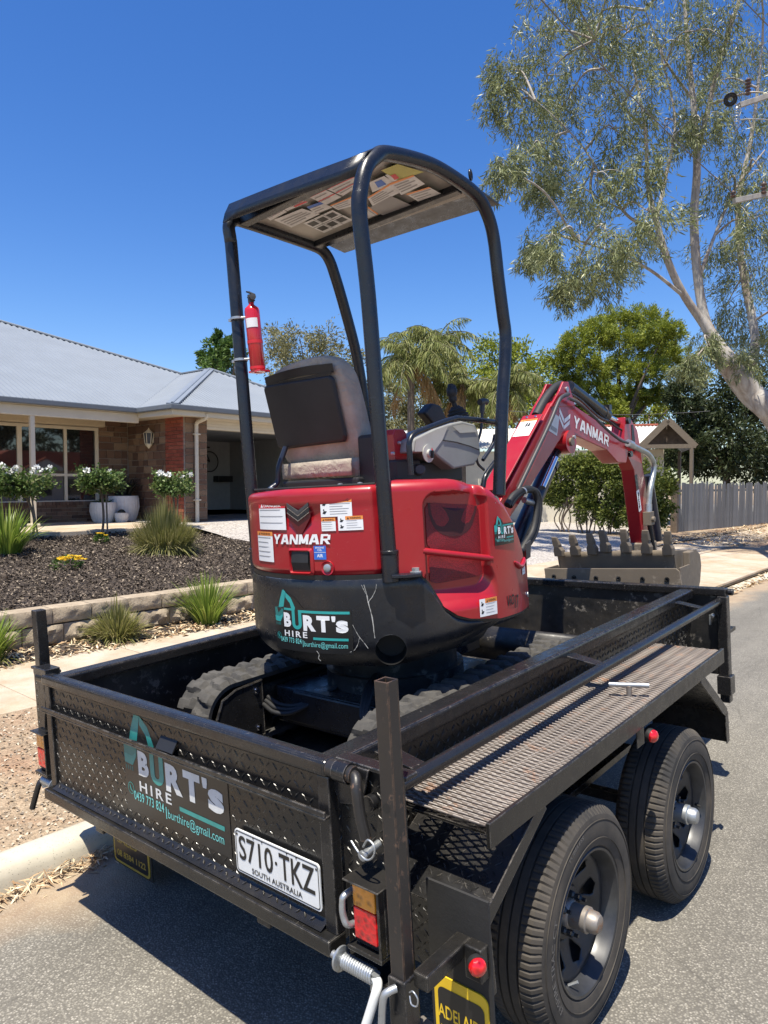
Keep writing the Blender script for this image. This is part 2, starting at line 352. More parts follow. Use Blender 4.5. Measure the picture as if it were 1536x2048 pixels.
def npmesh(name, V, Q, mat, parent=None, smooth=False, **tg):
    """fast mesh from numpy arrays, Q of shape (n,k)"""
    V = np.asarray(V, np.float32).reshape(-1, 3); Q = np.asarray(Q, np.int32); n, k = Q.shape
    off = off_of(parent); V = V-np.array(off, np.float32)
    me = bpy.data.meshes.new(name); me.vertices.add(len(V)); me.vertices.foreach_set('co', V.ravel())
    me.loops.add(n*k); me.loops.foreach_set('vertex_index', Q.ravel()); me.polygons.add(n)
    me.polygons.foreach_set('loop_start', np.arange(0, n*k, k, dtype=np.int32))
    me.update(calc_edges=True); me.validate()
    if smooth: me.polygons.foreach_set('use_smooth', [True]*n)
    me.materials.append(MATS[mat]); o = bpy.data.objects.new(name, me); link(o, parent)
    if tg: tag(o, **tg)
    return o
def share(src, name, parent, M):
    o = bpy.data.objects.new(name, src.data); link(o, parent)
    for md in src.modifiers:
        n = o.modifiers.new(md.name, md.type)
        if md.type == 'BEVEL': n.width = md.width; n.segments = md.segments; n.limit_method = md.limit_method; n.angle_limit = md.angle_limit
    o.matrix_local = M; return o
def copy_tree(o, parent=None):
    c = o.copy(); C.objects.link(c); c.parent = parent
    for ch in list(o.children): copy_tree(ch, c)
    return c
def spline(pts, n=8):
    """Catmull-Rom through points"""
    P = [Vector(p) for p in pts]; P = [P[0]*2-P[1]]+P+[P[-1]*2-P[-2]]; out = []
    for i in range(1, len(P)-2):
        for k in range(n):
            t = k/n; a, b, c, d = P[i-1], P[i], P[i+1], P[i+2]
            out.append(.5*((2*b)+(c-a)*t+(2*a-5*b+4*c-d)*t*t+(3*b-a-3*c+d)*t**3))
    out.append(P[-2]); return out
# ------------------------------------------------------------------ lettering
_tc = {}
def text2d(s, bold=0., shear=0., space=1.):
    k = (s, bold, shear, space)
    if k not in _tc:
        cu = bpy.data.curves.new('t', 'FONT'); cu.body = s; cu.size = 1; cu.offset = bold; cu.shear = shear; cu.space_character = space; cu.resolution_u = 3; cu.fill_mode = 'FRONT'
        o = bpy.data.objects.new('t', cu); C.objects.link(o); dg = bpy.context.evaluated_depsgraph_get()
        me = o.evaluated_get(dg).to_mesh(); V = [(v.co.x, v.co.y) for v in me.vertices]; F = [tuple(p.vertices) for p in me.polygons]
        o.evaluated_get(dg).to_mesh_clear(); bpy.data.objects.remove(o); bpy.data.curves.remove(cu)
        x0 = min(v[0] for v in V); x1 = max(v[0] for v in V); y0 = min(v[1] for v in V); y1 = max(v[1] for v in V)
        _tc[k] = ([((a-x0)/(x1-x0), (b-y0)/(y1-y0)) for a, b in V], F)
    return _tc[k]
def lettering(name, s, mat, parent, mp, x0, x1, y0, y1, bold=0., shear=0., space=1., off=.0012):
    V, F = text2d(s, bold, shear, space); b = MB()
    b.add([mp(x0+(x1-x0)*u, y0+(y1-y0)*v, off) for u, v in V], F); return b.build(name, mat, parent, fixn=False)
def shape(name, polys, mat, parent, mp, off=.001):
    b = MB()
    for p in polys:
        if len(p) == 4:   # split so that it can follow a curved surface
            K = 8; V = []
            for k in range(K+1):
                t = k/K; V += [(p[0][0]+(p[1][0]-p[0][0])*t, p[0][1]+(p[1][1]-p[0][1])*t), (p[3][0]+(p[2][0]-p[3][0])*t, p[3][1]+(p[2][1]-p[3][1])*t)]
            b.add([mp(u, v, off) for u, v in V], [(2*k, 2*k+2, 2*k+3, 2*k+1) for k in range(K)])
        else: b.add([mp(u, v, off) for u, v in p], [tuple(range(len(p)))])
    return b.build(name, mat, parent, fixn=False)
def block_word(name, word, mat, parent, mp, x0, x1, y0, y1, w=.19, shear=.15, gap=.16, off=.0012):
    """heavy capitals drawn as strokes"""
    S = {'Y': [((.12, 1), (.5, .42)), ((.88, 1), (.5, .42)), ((.5, .5), (.5, 0))], 'A': [((.1, 0), (.42, 1)), ((.9, 0), (.58, 1)), ((.24, .3), (.76, .3))], 'N': [((.12, 0), (.12, 1)), ((.88, 0), (.88, 1)), ((.14, 1), (.86, 0))],
         'M': [((.09, 0), (.09, 1)), ((.91, 0), (.91, 1)), ((.11, 1), (.5, .1)), ((.89, 1), (.5, .1))], 'R': [((.13, 0), (.13, 1)), ((.1, .9), (.72, .9)), ((.1, .45), (.72, .45)), ((.82, .92), (.82, .43)), ((.5, .42), (.86, 0))]}
    n = len(word); cw = (x1-x0)/(n+gap*(n-1)); b = MB(); k = 0
    for i, ch in enumerate(word):
        xo = x0+i*cw*(1+gap); h = y1-y0
        for (ax, ay), (bx_, by) in S[ch]:
            horiz = abs(ay-by) < .05; k += 1; ww = w*(1.35 if not horiz and abs(ax-bx_) > .25 else 1.1)
            if horiz: P = [(ax, ay-.10), (bx_, by-.10), (bx_, by+.10), (ax, ay+.10)]
            else: P = [(ax-ww/2, ay), (ax+ww/2, ay), (bx_+ww/2, by), (bx_-ww/2, by)]
            b.add([mp(xo+cw*(u+shear*(v-.5)), y0+h*v, off+.00006*k) for u, v in P], [(0, 1, 2, 3)])
    return b.build(name, mat, parent, fixn=False)
def rrect(x0, x1, y0, y1, r, n=4):
    out = []
    for cx, cy, a in ((x1-r, y0+r, -90), (x1-r, y1-r, 0), (x0+r, y1-r, 90), (x0+r, y0+r, 180)):
        for k in range(n+1): t = R_(a+90*k/n); out.append((cx+r*math.cos(t), cy+r*math.sin(t)))
    return out
def panel(name, x0, x1, y0, y1, mat, parent, mp, off=.0006, nu=8):
    b = MB(); b.grid(lambda i, j: mp(x0+(x1-x0)*i, y0+(y1-y0)*j, off), nu, 2); return b.build(name, mat, parent, fixn=False)
def plane_map(o, ux, uy):
    o = Vector(o); ux = Vector(ux).normalized(); uy = Vector(uy).normalized(); n = ux.cross(uy)
    return lambda u, v, off=0.: o+ux*u+uy*v+n*off
# ================================================================== SETTING: ground, road, kerb, paths
def sheet(name, mat, xs, ys, hfn, kind='structure', label=None):
    V = [(x, y, hfn(x, y)) for y in ys for x in xs]; nx = len(xs)
    Q = [(j*nx+i, j*nx+i+1, (j+1)*nx+i+1, (j+1)*nx+i) for j in range(len(ys)-1) for i in range(nx-1)]
    return npmesh(name, V, Q, mat, smooth=True, kind=kind)
def lin(a, b, n): return [a+(b-a)*i/n for i in range(n+1)]
def h_road(x, y): return .038*(x+.28) if x < 4 else .038*4.28-.036*(x-4)
sheet('ground', 'verge_dirt', [-900, 900], [-900, 900], lambda x, y: -.35)
sheet('road', 'asphalt', lin(-.40, 4, 12)+lin(4.3, 8.6, 8), lin(-40, 140, 90), h_road)
def crossf(y): return max(0., min(1., (y-8.3)/.9))*max(0., min(1., (18.6-y)/.9))
def kerb_mesh(name, xf, sgn, base):
    ys = lin(-40, 7.6, 34)+lin(7.8, 19.4, 29)+lin(20, 140, 60); V = []; Q = []
    prof = [(0, -.02), (.012, .06), (.03, .098), (.06, .112), (.16, .114), (.20, .104), (.22, .03)]
    for y in ys:
        k = 1-.75*crossf(y) if sgn < 0 else 1
        for a, b in prof: V.append((xf+sgn*a, y, base+b*k+.0015*math.sin(y*9+a*40)))
    n = len(prof)
    for j in range(len(ys)-1):
        for i in range(n-1): Q.append((j*n+i, j*n+i+1, (j+1)*n+i+1, (j+1)*n+i))
    return npmesh(name, V, Q, 'kerb_concrete', smooth=True, kind='structure')
kerb_mesh('kerb', -.385, -1, 0.)
kerb_mesh('kerb', 8.45, 1, -.0)
def h_verge(x, y):
    n = .012*math.sin(3.1*x+1.7*y)+.01*math.sin(7.3*y-2.*x)+.006*math.sin(13*y+5*x)
    return .098+.012*(-.6-x)+n*min(1, max(0, (-.62-x)*4))*min(1, max(0, (x+2.68)*6))
sheet('verge', 'verge_dirt', lin(-2.69, -.585, 26), lin(-30, 8.8, 320)+lin(9, 140, 120), h_verge)
sheet('far_verge', 'verge_dirt', lin(8.6, 60, 12), lin(-60, 140, 30), lambda x, y: .09)
# footpath slabs with open joints
fp = sheet('footpath', 'verge_dirt', [-4.16, -2.66], lin(-30, 140, 30), lambda x, y: .095)
sm = MB(); sm.bx(-.735, .735, -.706, .706, -.045, 0); slab0 = None
for i in range(34):
    y = -11.25+1.42*i+.32
    M = Matrix.Translation((-3.42, y, .128+random.uniform(-.002, .002))) @ Euler((random.uniform(-.002, .002), 0, 0)).to_matrix().to_4x4()
    if 8.4 < y < 18.4: continue
    if slab0 is None:
        slab0 = sm.build('slab', 'concrete', fp, bevel=.008); slab0.matrix_local = M
    else: share(slab0, 'slab', fp, M)
# concrete driveway crossover
co = sheet('crossover', 'verge_dirt', [-4.3, -.58], [8.8, 18.3], lambda x, y: .06)
b = MB(); b.bx(-.93, .93, -1.52, 1.52, -.05, 0); s0 = None
for i in range(2):
    for j in range(3):
        M = Matrix.Translation((-1.53-1.885*i, 10.42+3.07*j, .135+.035*i)) @ Euler((0, .018, 0)).to_matrix().to_4x4()
        if s0 is None: s0 = b.build('slab', 'concrete', co, bevel=.008); s0.matrix_local = M
        else: share(s0, 'slab', co, M)
def h_strip(x, y): return .118+.05*max(0, (-4.2-x))+.012*math.sin(5*y+4*x)+.008*math.sin(11*y)
sheet('garden_edge', 'mulch', lin(-4.95, -4.12, 8), lin(-20, 8.5, 120), h_strip)
def h_bed(x, y): return .505+.079*max(0, (-4.95-x))+.015*math.sin(2.3*x+y)+.012*math.sin(4.1*y-x)
sheet('garden_bed', 'mulch', lin(-10.05, -4.93, 40), lin(-20, 7.4, 90), h_bed)
def h_drive(x, y):
    t = max(0, min(1, (-4.2-x)/6.2)); e = max(0, min(1, 1-(y-14)/7)); return .17+.80*t*e*(3-2*t)*t+.05*min(1, max(0, -3-x)/10)
sheet('gravel_driveway', 'gravel', lin(-45, -4.05, 60), lin(7.3, 60, 50), h_drive)
sheet('back_yard', 'gravel', lin(-80, -9.9, 8), lin(-60, 7.6, 10), lambda x, y: .86)
sheet('far_ground', 'verge_dirt', lin(-45, -4.1, 12), lin(18.4, 140, 20), lambda x, y: .19)

# ---- loose material nobody could count
def rotm(n, tilt=.5):
    a = rng.uniform(0, 2*math.pi, n); t = rng.normal(0, tilt, n); r = rng.normal(0, tilt, n)
    d = np.stack([np.cos(a)*np.cos(t), np.sin(a)*np.cos(t), np.sin(t)], 1)
    s = np.stack([-np.sin(a)*np.cos(r), np.cos(a)*np.cos(r), np.sin(r)], 1)
    return d, s
def flakes(name, P, L0, L1, wr, mat, tilt=.4, curl=.0, **tg):
    n = len(P); d, s = rotm(n, tilt); L = rng.uniform(L0, L1, n)[:, None]; W = L*rng.uniform(wr*.6, wr*1.4, n)[:, None]
    up = np.cross(d, s); up *= np.sign(up[:, 2:3]+1e-6)
    a = P-d*L/2; c = P+d*L/2; bm = P+s*W/2+up*L*curl; dm = P-s*W/2+up*L*curl
    V = np.stack([a, bm, c, dm], 1).reshape(-1, 3); Q = np.arange(4*n).reshape(n, 4)
    return npmesh(name, V, Q, mat, **tg)
def scatter(n, x0, x1, y0, y1, h, dz=.01):
    x = rng.uniform(x0, x1, n); y = rng.uniform(y0, y1, n)
    return np.stack([x, y, [h(a, b) for a, b in zip(x, y)]+rng.uniform(.0, dz, n)], 1)
flakes('bark_mulch', scatter(46000, -10., -4.98, .2, 7.3, h_bed, .035), .018, .062, .42, 'chip', .45, .18, kind='stuff', label='dark bark mulch chips covering the garden bed')
P = np.concatenate([scatter(2600, -4.85, -4.1, .2, 7.5, h_strip, .03), scatter(700, -4.5, -4.0, 1.2, 6, h_strip, .02)])
flakes('leaf_litter', P, .04, .12, .22, 'dry_leaf', .35, .12, kind='stuff', label='dry leaf litter in the strip below the block wall')
n = 900; P = np.stack([-.375+np.abs(rng.normal(0, .05, n)), rng.uniform(-1.6, 1.3, n), np.zeros(n)], 1)
P[:, 2] = -.003+.045*np.exp(-((P[:, 0]+.36)/.055)**2)*rng.uniform(.1, 1, n)+.004; P[:, 0] = np.maximum(P[:, 0], -.372)
flakes('gutter_leaves', P, .04, .11, .10, 'dry_leaf', .35, .06, kind='stuff', label='dry strap leaves drifted along the kerb in the gutter')
flakes('verge_pebbles', scatter(12000, -2.66, -.6, -1.6, 3.4, h_verge, .006), .008, .028, .8, 'pebble', .5, .25, kind='stuff', label='loose gravel and grit on the dirt verge')
P = scatter(500, -4.0, -.7, 19, 34, lambda x, y: .2, .02); flakes('far_leaf_litter', np.concatenate([P, scatter(900, -.58, -.30, 8.5, 24, lambda x, y: .012, .02), scatter(1500, -4.6, -2.2, 19.2, 32, lambda x, y: .2, .04)]), .08, .2, .2, 'dry_leaf', .3, .1, kind='stuff', label='dry leaf litter scattered beside the far driveway')

# ================================================================== RETAINING WALL
rw = root('retaining_wall', 'low two course tan concrete block garden wall behind the footpath', 'wall', (-4.85, 2.5, .13))
def rockblock(seed, L, H, D, rough, taper):
    r = random.Random(seed); b = MB(); nu, nv = 9, 5; ph = [r.uniform(0, 6) for _ in range(6)]
    def face(i, j):
        y = (i-.5)*L; z = j*H; e = min(1, min(i, 1-i)*5)*min(1, min(j, 1-j)*4)
        bump = rough*(.5*math.sin(9*i+ph[0])+.5*math.sin(7*j+5*i+ph[1])+.4*math.sin(17*i-9*j+ph[2]))+rough*r.uniform(-.35, .35)
        return (D/2-taper*(1-e)+bump*e*.8, y*(1-.02*r.random()), z)
    b.grid(face, nu, nv)
    y0, y1 = -L/2, L/2; t = taper
    b.bx(-D/2, D/2-t*1.02, y0*.995, y1*.995, .002, H-.002); return b
caps = [rockblock(s, .435, .165,   .30, .022, .022) for s in (1, 2, 3)]; bases = [rockblock(s, .43, .205, .30, .045, .055) for s in (5, 6, 7, 8)]
def lay(kinds, name, z, x, y0, y1, step, stag):
    objs = []
    y = y0+stag; i = 0
    while y < y1:
        k = random.randrange(len(kinds)); M = Matrix.Translation((x+random.uniform(-.012, .012)-rw.location.x+.035*math.sin(y*.6), y-rw.location.y, z-rw.location.z)) @ Euler((0, 0, random.uniform(-.03, .03))).to_matrix().to_4x4()
        if len(objs) <= k or objs[k] is None:
            while len(objs) <= k: objs.append(None)
            o = kinds[k]; OFF[rw.name] = Vector((0, 0, 0)); o = o.build(name, 'block_stone', rw, smooth=50); o.matrix_local = M; objs[k] = o
        else: share(objs[k], name, rw, M)
        y += step; i += 1
lay(caps, 'cap_block', .365, -4.86, -7, 7.3, .445, 0); lay(bases, 'base_block', .145, -4.83, -7, 7.3, .44, .22)

# ================================================================== HOUSE
H = root('house', 'single storey brick and stone house with grey corrugated hip roof', 'house', (-13, 3, .95))
unit = MB(); unit.bx(-.5, .5, -.5, .5, -.5, .5)
def piece_factory(name, mat):
    st = {'o': None}
    def put(parent, c, s, M0=None):
        M = Matrix.Translation(Vector(c)-off_of(parent)) @ Matrix.Diagonal((*s, 1))
        if st['o'] is None:
            sv = OFF[H.name]; OFF[H.name] = Vector((0, 0, 0)); st['o'] = unit.build(name, mat, parent); OFF[H.name] = sv; st['o'].matrix_local = M
        else: share(st['o'], name, parent, M)
    return put
stone = piece_factory('stone', 'stone'); brick = piece_factory('brick', 'red_brick'); dbrick = piece_factory('brick', 'stone')
fw = MB(); XW = -13.3
fw.bx(XW-.25, XW-.012, 7.12, 8.05, .7, 3.5); fw.bx(XW-.25, XW-.012, -10, 7.12, .7, 1.44); fw.bx(XW-.25, XW-.012, -10, 7.12, 3.22, 3.5); fw.bx(XW-.25, XW-.012, -10, 3.1, 1.44, 3.22)
front_wall = fw.build('front_wall', 'mortar', H)
def stones(parent, plane, a0, a1, z0, z1, put, fixed=None, hs=(.10, .21), ws=(.16, .42), proud=.03, gap=.020):
    z = z0
    while z < z1-.02:
        h = min(random.uniform(*hs), z1-z)
        if z1-z-h < .06: h = z1-z
        a = a0
        while a < a1-.01:
            w = min(random.uniform(*ws), a1-a)
            if a1-a-w < .09: w = a1-a
            d = proud+random.uniform(-.008, .008)
            if plane[0] == 'x': put(parent, (plane[1]-.012+d/2-.005, a+w/2, z+h/2), (d, w-gap, h-gap))
            else: put(parent, (a+w/2, plane[1]+.012-d/2+.005, z+h/2), (w-gap, d, h-gap))
            a += w
        z += h
stones(front_wall, ('x', XW), 7.13, 7.88, .98, 3.46, stone)
# brick courses under the window, header sill on top
for r in range(5):
    y = 4.2-(.12 if r % 2 else 0)
    while y < 7.1:
        w = min(.235, 7.12-y); dbrick(front_wall, (XW-.004, y+w/2, .99+.04+r*.084), (.03, w-.012, .072)); y += .238
y = 4.2
while y < 7.1: dbrick(front_wall, (XW+.012, y+.04, 1.435), (.06, .068, .085)); y += .078
# window
win = MB(); win.bx(XW-.10, XW-.05, 3.1, 7.12, 1.47, 3.2); window = win.build('window', 'glass_dark', H)
fr = MB()
for y0, y1, z0, z1 in ((3.08, 3.15, 1.47, 3.22), (7.06, 7.14, 1.47, 3.22), (5.27, 5.37, 1.5, 3.2), (6.31, 6.375, 1.5, 3.2)): fr.bx(XW-.06, XW-.002, y0, y1, z0, z1)
for z0, z1 in ((1.44, 1.50), (3.15, 3.22)): fr.bx(XW-.055, XW+.003, 3.08, 7.14, z0, z1)
fr.bx(XW-.057, XW-.004, 5.37, 7.06, 2.06, 2.12); fr.build('frame', 'cream', window, bevel=.004)
for y0, y1, z0, z1 in ((3.15, 5.27, 1.5, 3.15), (5.37, 6.31, 1.5, 2.06), (5.37, 6.31, 2.12, 3.15), (6.375, 7.06, 1.5, 2.06), (6.375, 7.06, 2.12, 3.15)):
    b = MB(); b.bx(XW-.05, XW-.043, y0, y1, z0, z1); b.build('pane', 'glass_dark', window)
b = MB(); b.bx(XW-.0, XW+.2, 3.0, 7.22, 3.23, 3.47); b.build('roller_shutter_box', 'cream_dark', H, bevel=.03, seg=3)
b = MB(); b.bx(XW-.4, -11.85, -10, 7.9, 3.475, 3.5); b.build('verandah_ceiling', 'cream', H)
b = MB(); b.bx(-11.97, -11.86, -10, 7.36, 3.27, 3.47); b.build('verandah_beam', 'cream', H, bevel=.005)
p = MB(); p.bx(-11.96, -11.87, 4.955, 5.045, 1.05, 3.27); po = p.build('verandah_post', 'cream', H, bevel=.006)
b = MB(); b.bx(-12.02, -11.81, 4.90, 5.10, 1.0, 1.07); b.build('post_base', 'cream', po, bevel=.02)
p = MB(); p.bx(-11.96, -11.87, 1.455, 1.545, 1.05, 3.27); p.build('verandah_post', 'cream', H, bevel=.006)
# wing (garage) walls
YS = 7.9; XF = -10.9
sw = MB(); sw.bx(-13.55, XF-.012, YS-.0+.012, YS+.22, .7, 3.45); side_wall = sw.build('side_wall', 'mortar', H)
stones(side_wall, ('y', YS), -13.28, -11.62, .98, 3.42, stone)
for r in range(29):
    z = .99+.042+r*.084; x = -11.62+(.0 if r % 2 else .0)
    ws = [.235, .235, .235] if r % 2 else [.115, .235, .235, .115]
    for w in ws:
        w = min(w, XF-.005-x)
        if w < .04: break
        brick(side_wall, (x+w/2, YS+.0, z), (w-.011, .03, .073)); x += w
pl_ = MB(); pl_.bx(XF-.22, XF-.012, YS+.22, YS+.62, .7, 3.45); pillar = pl_.build('pillar', 'mortar', H)
stones(pillar, ('x', XF), YS+.03, YS+.62, .98, 3.42, stone, ws=(.2, .4))
g = MB(); g.bx(-17, -16.9, 8.0, 14.0, .7, 3.5); g.bx(-17, XF-.05, 13.7, 13.8, .7, 3.5); g.bx(-17, XF-.3, YS+.22, YS+.3, .7, 3.5); g.build('garage_wall', 'garage_paint', H)
g = MB(); g.bx(-17, XF-.03, YS+.3, 13.7, 3.3, 3.34); g.build('garage_ceiling', 'garage_paint', H)
g = MB(); g.bx(-17, XF-.05, YS+.2, 13.8, .95, 1.02); g.build('garage_floor', 'garage_floor', H)
g = MB(); g.bx(XF-.2, XF, YS+.62, 13.2, 3.15, 3.42); g.bx(XF-.2, XF, 13.2, 13.8, .9, 3.42); g.build('garage_lintel', 'cream', H)
for i in range(4):
    g = MB(); g.bx(XF-.03, XF+.012, YS+.62, 13.2, 3.155+i*.066, 3.155+i*.066+.056); g.build('door_slat', 'cream', H, bevel=.006)
# roof planes, really corrugated
def corrugated(name, poly, udir, parent, mat='roof_grey', pitch=.12, amp=.019):
    P = [Vector(p) for p in poly]; u = Vector(udir).normalized(); n = (P[1]-P[0]).cross(P[2]-P[0]).normalized()
    if n.z < 0: n = -n
    v = n.cross(u).normalized(); o = P[0]; Q = [((p-o).dot(u), (p-o).dot(v)) for p in P]
    u0 = min(q[0] for q in Q); u1 = max(q[0] for q in Q); st = pitch/6; V = []; F = []; k = int((u1-u0)/st)
    for i in range(k+1):
        a = min(u1-1e-4, max(u0+1e-4, u0+i*st)); hits = []
        for j in range(len(Q)):
            (ax, ay), (bx_, by) = Q[j], Q[(j+1) % len(Q)]
            if (ax-a)*(bx_-a) <= 0 and abs(ax-bx_) > 1e-9: hits.append(ay+(by-ay)*(a-ax)/(bx_-ax))
        lo, hi = min(hits), max(hits); h = amp*math.sin(2*math.pi*i/6)
        V += [o+u*a+v*lo+n*h, o+u*a+v*hi+n*h]
        if i: F.append((2*i-2, 2*i, 2*i+1, 2*i-1))
    off = off_of(parent)
    return npmesh(name, [tuple(p) for p in V], F, mat, parent, smooth=True)
EX = -10.45; EY = 7.33; ZG = 3.60; w_ = 3.4; tp = .443
ap = (EX-w_, EY+w_, ZG+w_*tp); Cc = (-15.2, EY+w_, ZG+w_*tp)
zm = lambda x: ZG+.4455*(-11.82-x)
Dd = (-19.6, 4.9, zm(-19.6))
r_main = corrugated('roof_front', [(-11.82, -10, ZG), (-11.82, EY, ZG), Cc, Dd, (-19.6, -10, zm(-19.6))], (0, 1, 0), H)
r_left = corrugated('roof_wing_side', [(EX, EY, ZG), (-11.82, EY, ZG), Cc, ap], (1, 0, 0), H)
r_hip = corrugated('roof_wing_end', [(EX, EY, ZG), (EX, EY+2*w_, ZG), ap], (0, 1, 0), H)
r_right = corrugated('roof_wing_far', [(EX, EY+2*w_, ZG), ap, (-20, EY+w_, ap[2]), (-20, EY+2*w_, ZG)], (1, 0, 0), H)
r_back = corrugated('roof_rear', [Dd, Cc, (-20, EY+w_, ap[2]), (-27, EY+w_, ap[2]-1.5), (-27, 4.9, 3.6)], (1, 0, 0), H)
def cap_line(p, q, name='ridge_cap', r=.06):
    b = MB(); p = Vector(p); q = Vector(q); b.beam(p+Vector((0, 0, .0)), q, .26, .035); b.tube([p+Vector((0, 0, .012)), q+Vector((0, 0, .012))], .035, 8); return b.build(name, 'roof_grey', H, smooth=40)
cap_line(ap, (EX, EY, ZG+.01), 'hip_cap'); cap_line(ap, (EX, EY+2*w_, ZG+.01), 'hip_cap'); cap_line(ap, Cc); cap_line(Dd, Cc, 'hip_cap')
b = MB(); b.beam((-11.86, EY+.02, ZG+.005), Cc, .16, .02); b.build('valley_flashing', 'gutter_grey', H)
def gutter(p, q, name='gutter'):
    b = MB(); b.beam(Vector(p)+Vector((0, 0, -.055)), Vector(q)+Vector((0, 0, -.055)), .11, .115); return b.build(name, 'gutter_grey', H, bevel=.02, seg=3)
gutter((-11.77, -10, ZG), (-11.77, EY-.06, ZG)); gutter((EX+.05, EY-.105, ZG), (EX+.05, EY+2*w_, ZG)); gutter((-11.83, EY-.05, ZG), (EX-.005, EY-.05, ZG))
b = MB(); b.bx(-11.85, EX-.01, EY+.0, EY+.03, 3.38, 3.535); b.bx(EX-.04, EX-.01, EY+.03, EY+2*w_, 3.38, 3.535); b.build('fascia', 'cream', H)
b = MB(); b.bx(-13.3, EX-.04, EY+.03, YS+.02, 3.40, 3.42); b.bx(XF-.1, EX-.04, YS+.02, 14, 3.40, 3.42); b.build('soffit', 'cream', H)
b = MB(); b.tube(spline([(EX-.02, 8.22, 3.46), (EX-.06, 8.22, 3.36), (-10.8, 8.2, 3.28), (-10.84, 8.2, 3.16), (-10.84, 8.2, 2.9), (-10.84, 8.2, 1.0)], 5), .045, 10)
dp = b.build('downpipe', 'cream', H, smooth=40)
for z in (3.0, 1.5): b = MB(); b.bx(-10.9, -10.78, 8.13, 8.27, z, z+.03); b.build('pipe_bracket', 'cream', dp)
# porch slab
b = MB(); b.bx(-13.3, -10.02, -10, 7.95, .70, 1.0); o = b.build('porch_slab', 'concrete', H, bevel=.012)
# wall lamp
lm = root('wall_lamp', 'cream six sided carriage lamp on the stone wall beside the garage', 'lamp', (-12.15, 7.8, 2.93))
b = MB(); b.lathe([(.05, -.16), (.075, -.12), (.03, -.17)], (-12.15, 7.78, 2.95), (0, 0, 1), 6); b.lathe([(.12, .13), (.05, .19), (.02, .22), (.0, .26)], (-12.15, 7.78, 2.95), (0, 0, 1), 6); b.lathe([(.085, -.12), (.075, -.16), (.02, -.22), (0, -.24)], (-12.15, 7.78, 2.95), (0, 0, 1), 6); b.build('lamp_cap', 'lamp_cream', lm)
b = MB()
for k in range(6): a = k*math.pi/3; x, y = -12.15+.1*math.cos(a), 7.78+.1*math.sin(a); b.tube([(-12.15+.085*math.cos(a), 7.78+.085*math.sin(a), 2.83), (-12.15+.115*math.cos(a), 7.78+.115*math.sin(a), 3.08)], .009, 6)
b.build('lamp_bars', 'lamp_cream', lm)
b = MB(); b.lathe([(.075, -.12), (.105, .13)], (-12.15, 7.78, 2.95), (0, 0, 1), 6); b.build('lamp_glass', 'plastic_dark', lm)
b = MB(); b.bx(-12.2, -12.1, 7.84, 7.9, 2.86, 3.0); b.tube([(-12.15, 7.87, 2.9), (-12.15, 7.8, 2.78), (-12.15, 7.78, 2.75)], .012, 6); b.build('lamp_bracket', 'lamp_cream', lm)
# bicycle hung on the garage wall
bk = root('bicycle', 'dark bicycle hung up on the white garage wall', 'bicycle', (-16.7, 12.0, 1.9))
def wheel_ring(c, r, name):
    b = MB(); b.lathe([(r+.02*math.cos(a), .02*math.sin(a)) for a in [i*math.pi/4 for i in range(8)]], c, (1, 0, 0), 28, closed=True); w = b.build(name, 'black_print', bk, smooth=60)
    b = MB()
    for k in range(12): a = k*math.pi/6; b.tube([c, (c[0], c[1]+r*math.cos(a), c[2]+r*math.sin(a))], .004, 4)
    b.build('spokes', 'grey_print', w)
cw, cr = (-16.72, 12.75, 2.62), (-16.72, 12.05, 3.35)
wheel_ring(cw, .33, 'wheel'); wheel_ring((-16.72, 12.0, 3.45-.25), .0+.33, 'wheel')
b = MB()
for p, q in (((-16.72, 12.0, 3.2), (-16.72, 12.3, 2.85)), ((-16.72, 12.3, 2.85), (-16.72, 12.75, 2.62)), ((-16.72, 12.3, 2.85), (-16.72, 12.55, 3.05)), ((-16.72, 12.55, 3.05), (-16.72, 12.75, 2.62)), ((-16.72, 12.0, 3.2), (-16.72, 12.55, 3.05))): b.tube([p, q], .022, 6)
b.build('frame', 'black_print', bk)
b = MB(); b.tube([(-16.95+.2, 11.95, 3.1), (-16.5, 11.95, 3.1)], .02, 6); b.build('handlebar', 'black_print', bk)
b = MB(); b.bx(-16.78, -16.64, 12.5, 12.72, 3.06, 3.11); b.build('saddle', 'black_print', bk, bevel=.02)
# shelf in garage
gs = MB(); gs.bx(-16.88, -16.6, 13.0, 13.6, 1.95, 2.15); gs.build('storage_box', 'black_print', None, bevel=.01, label='black box fixed on the back wall inside the garage', cat='box')

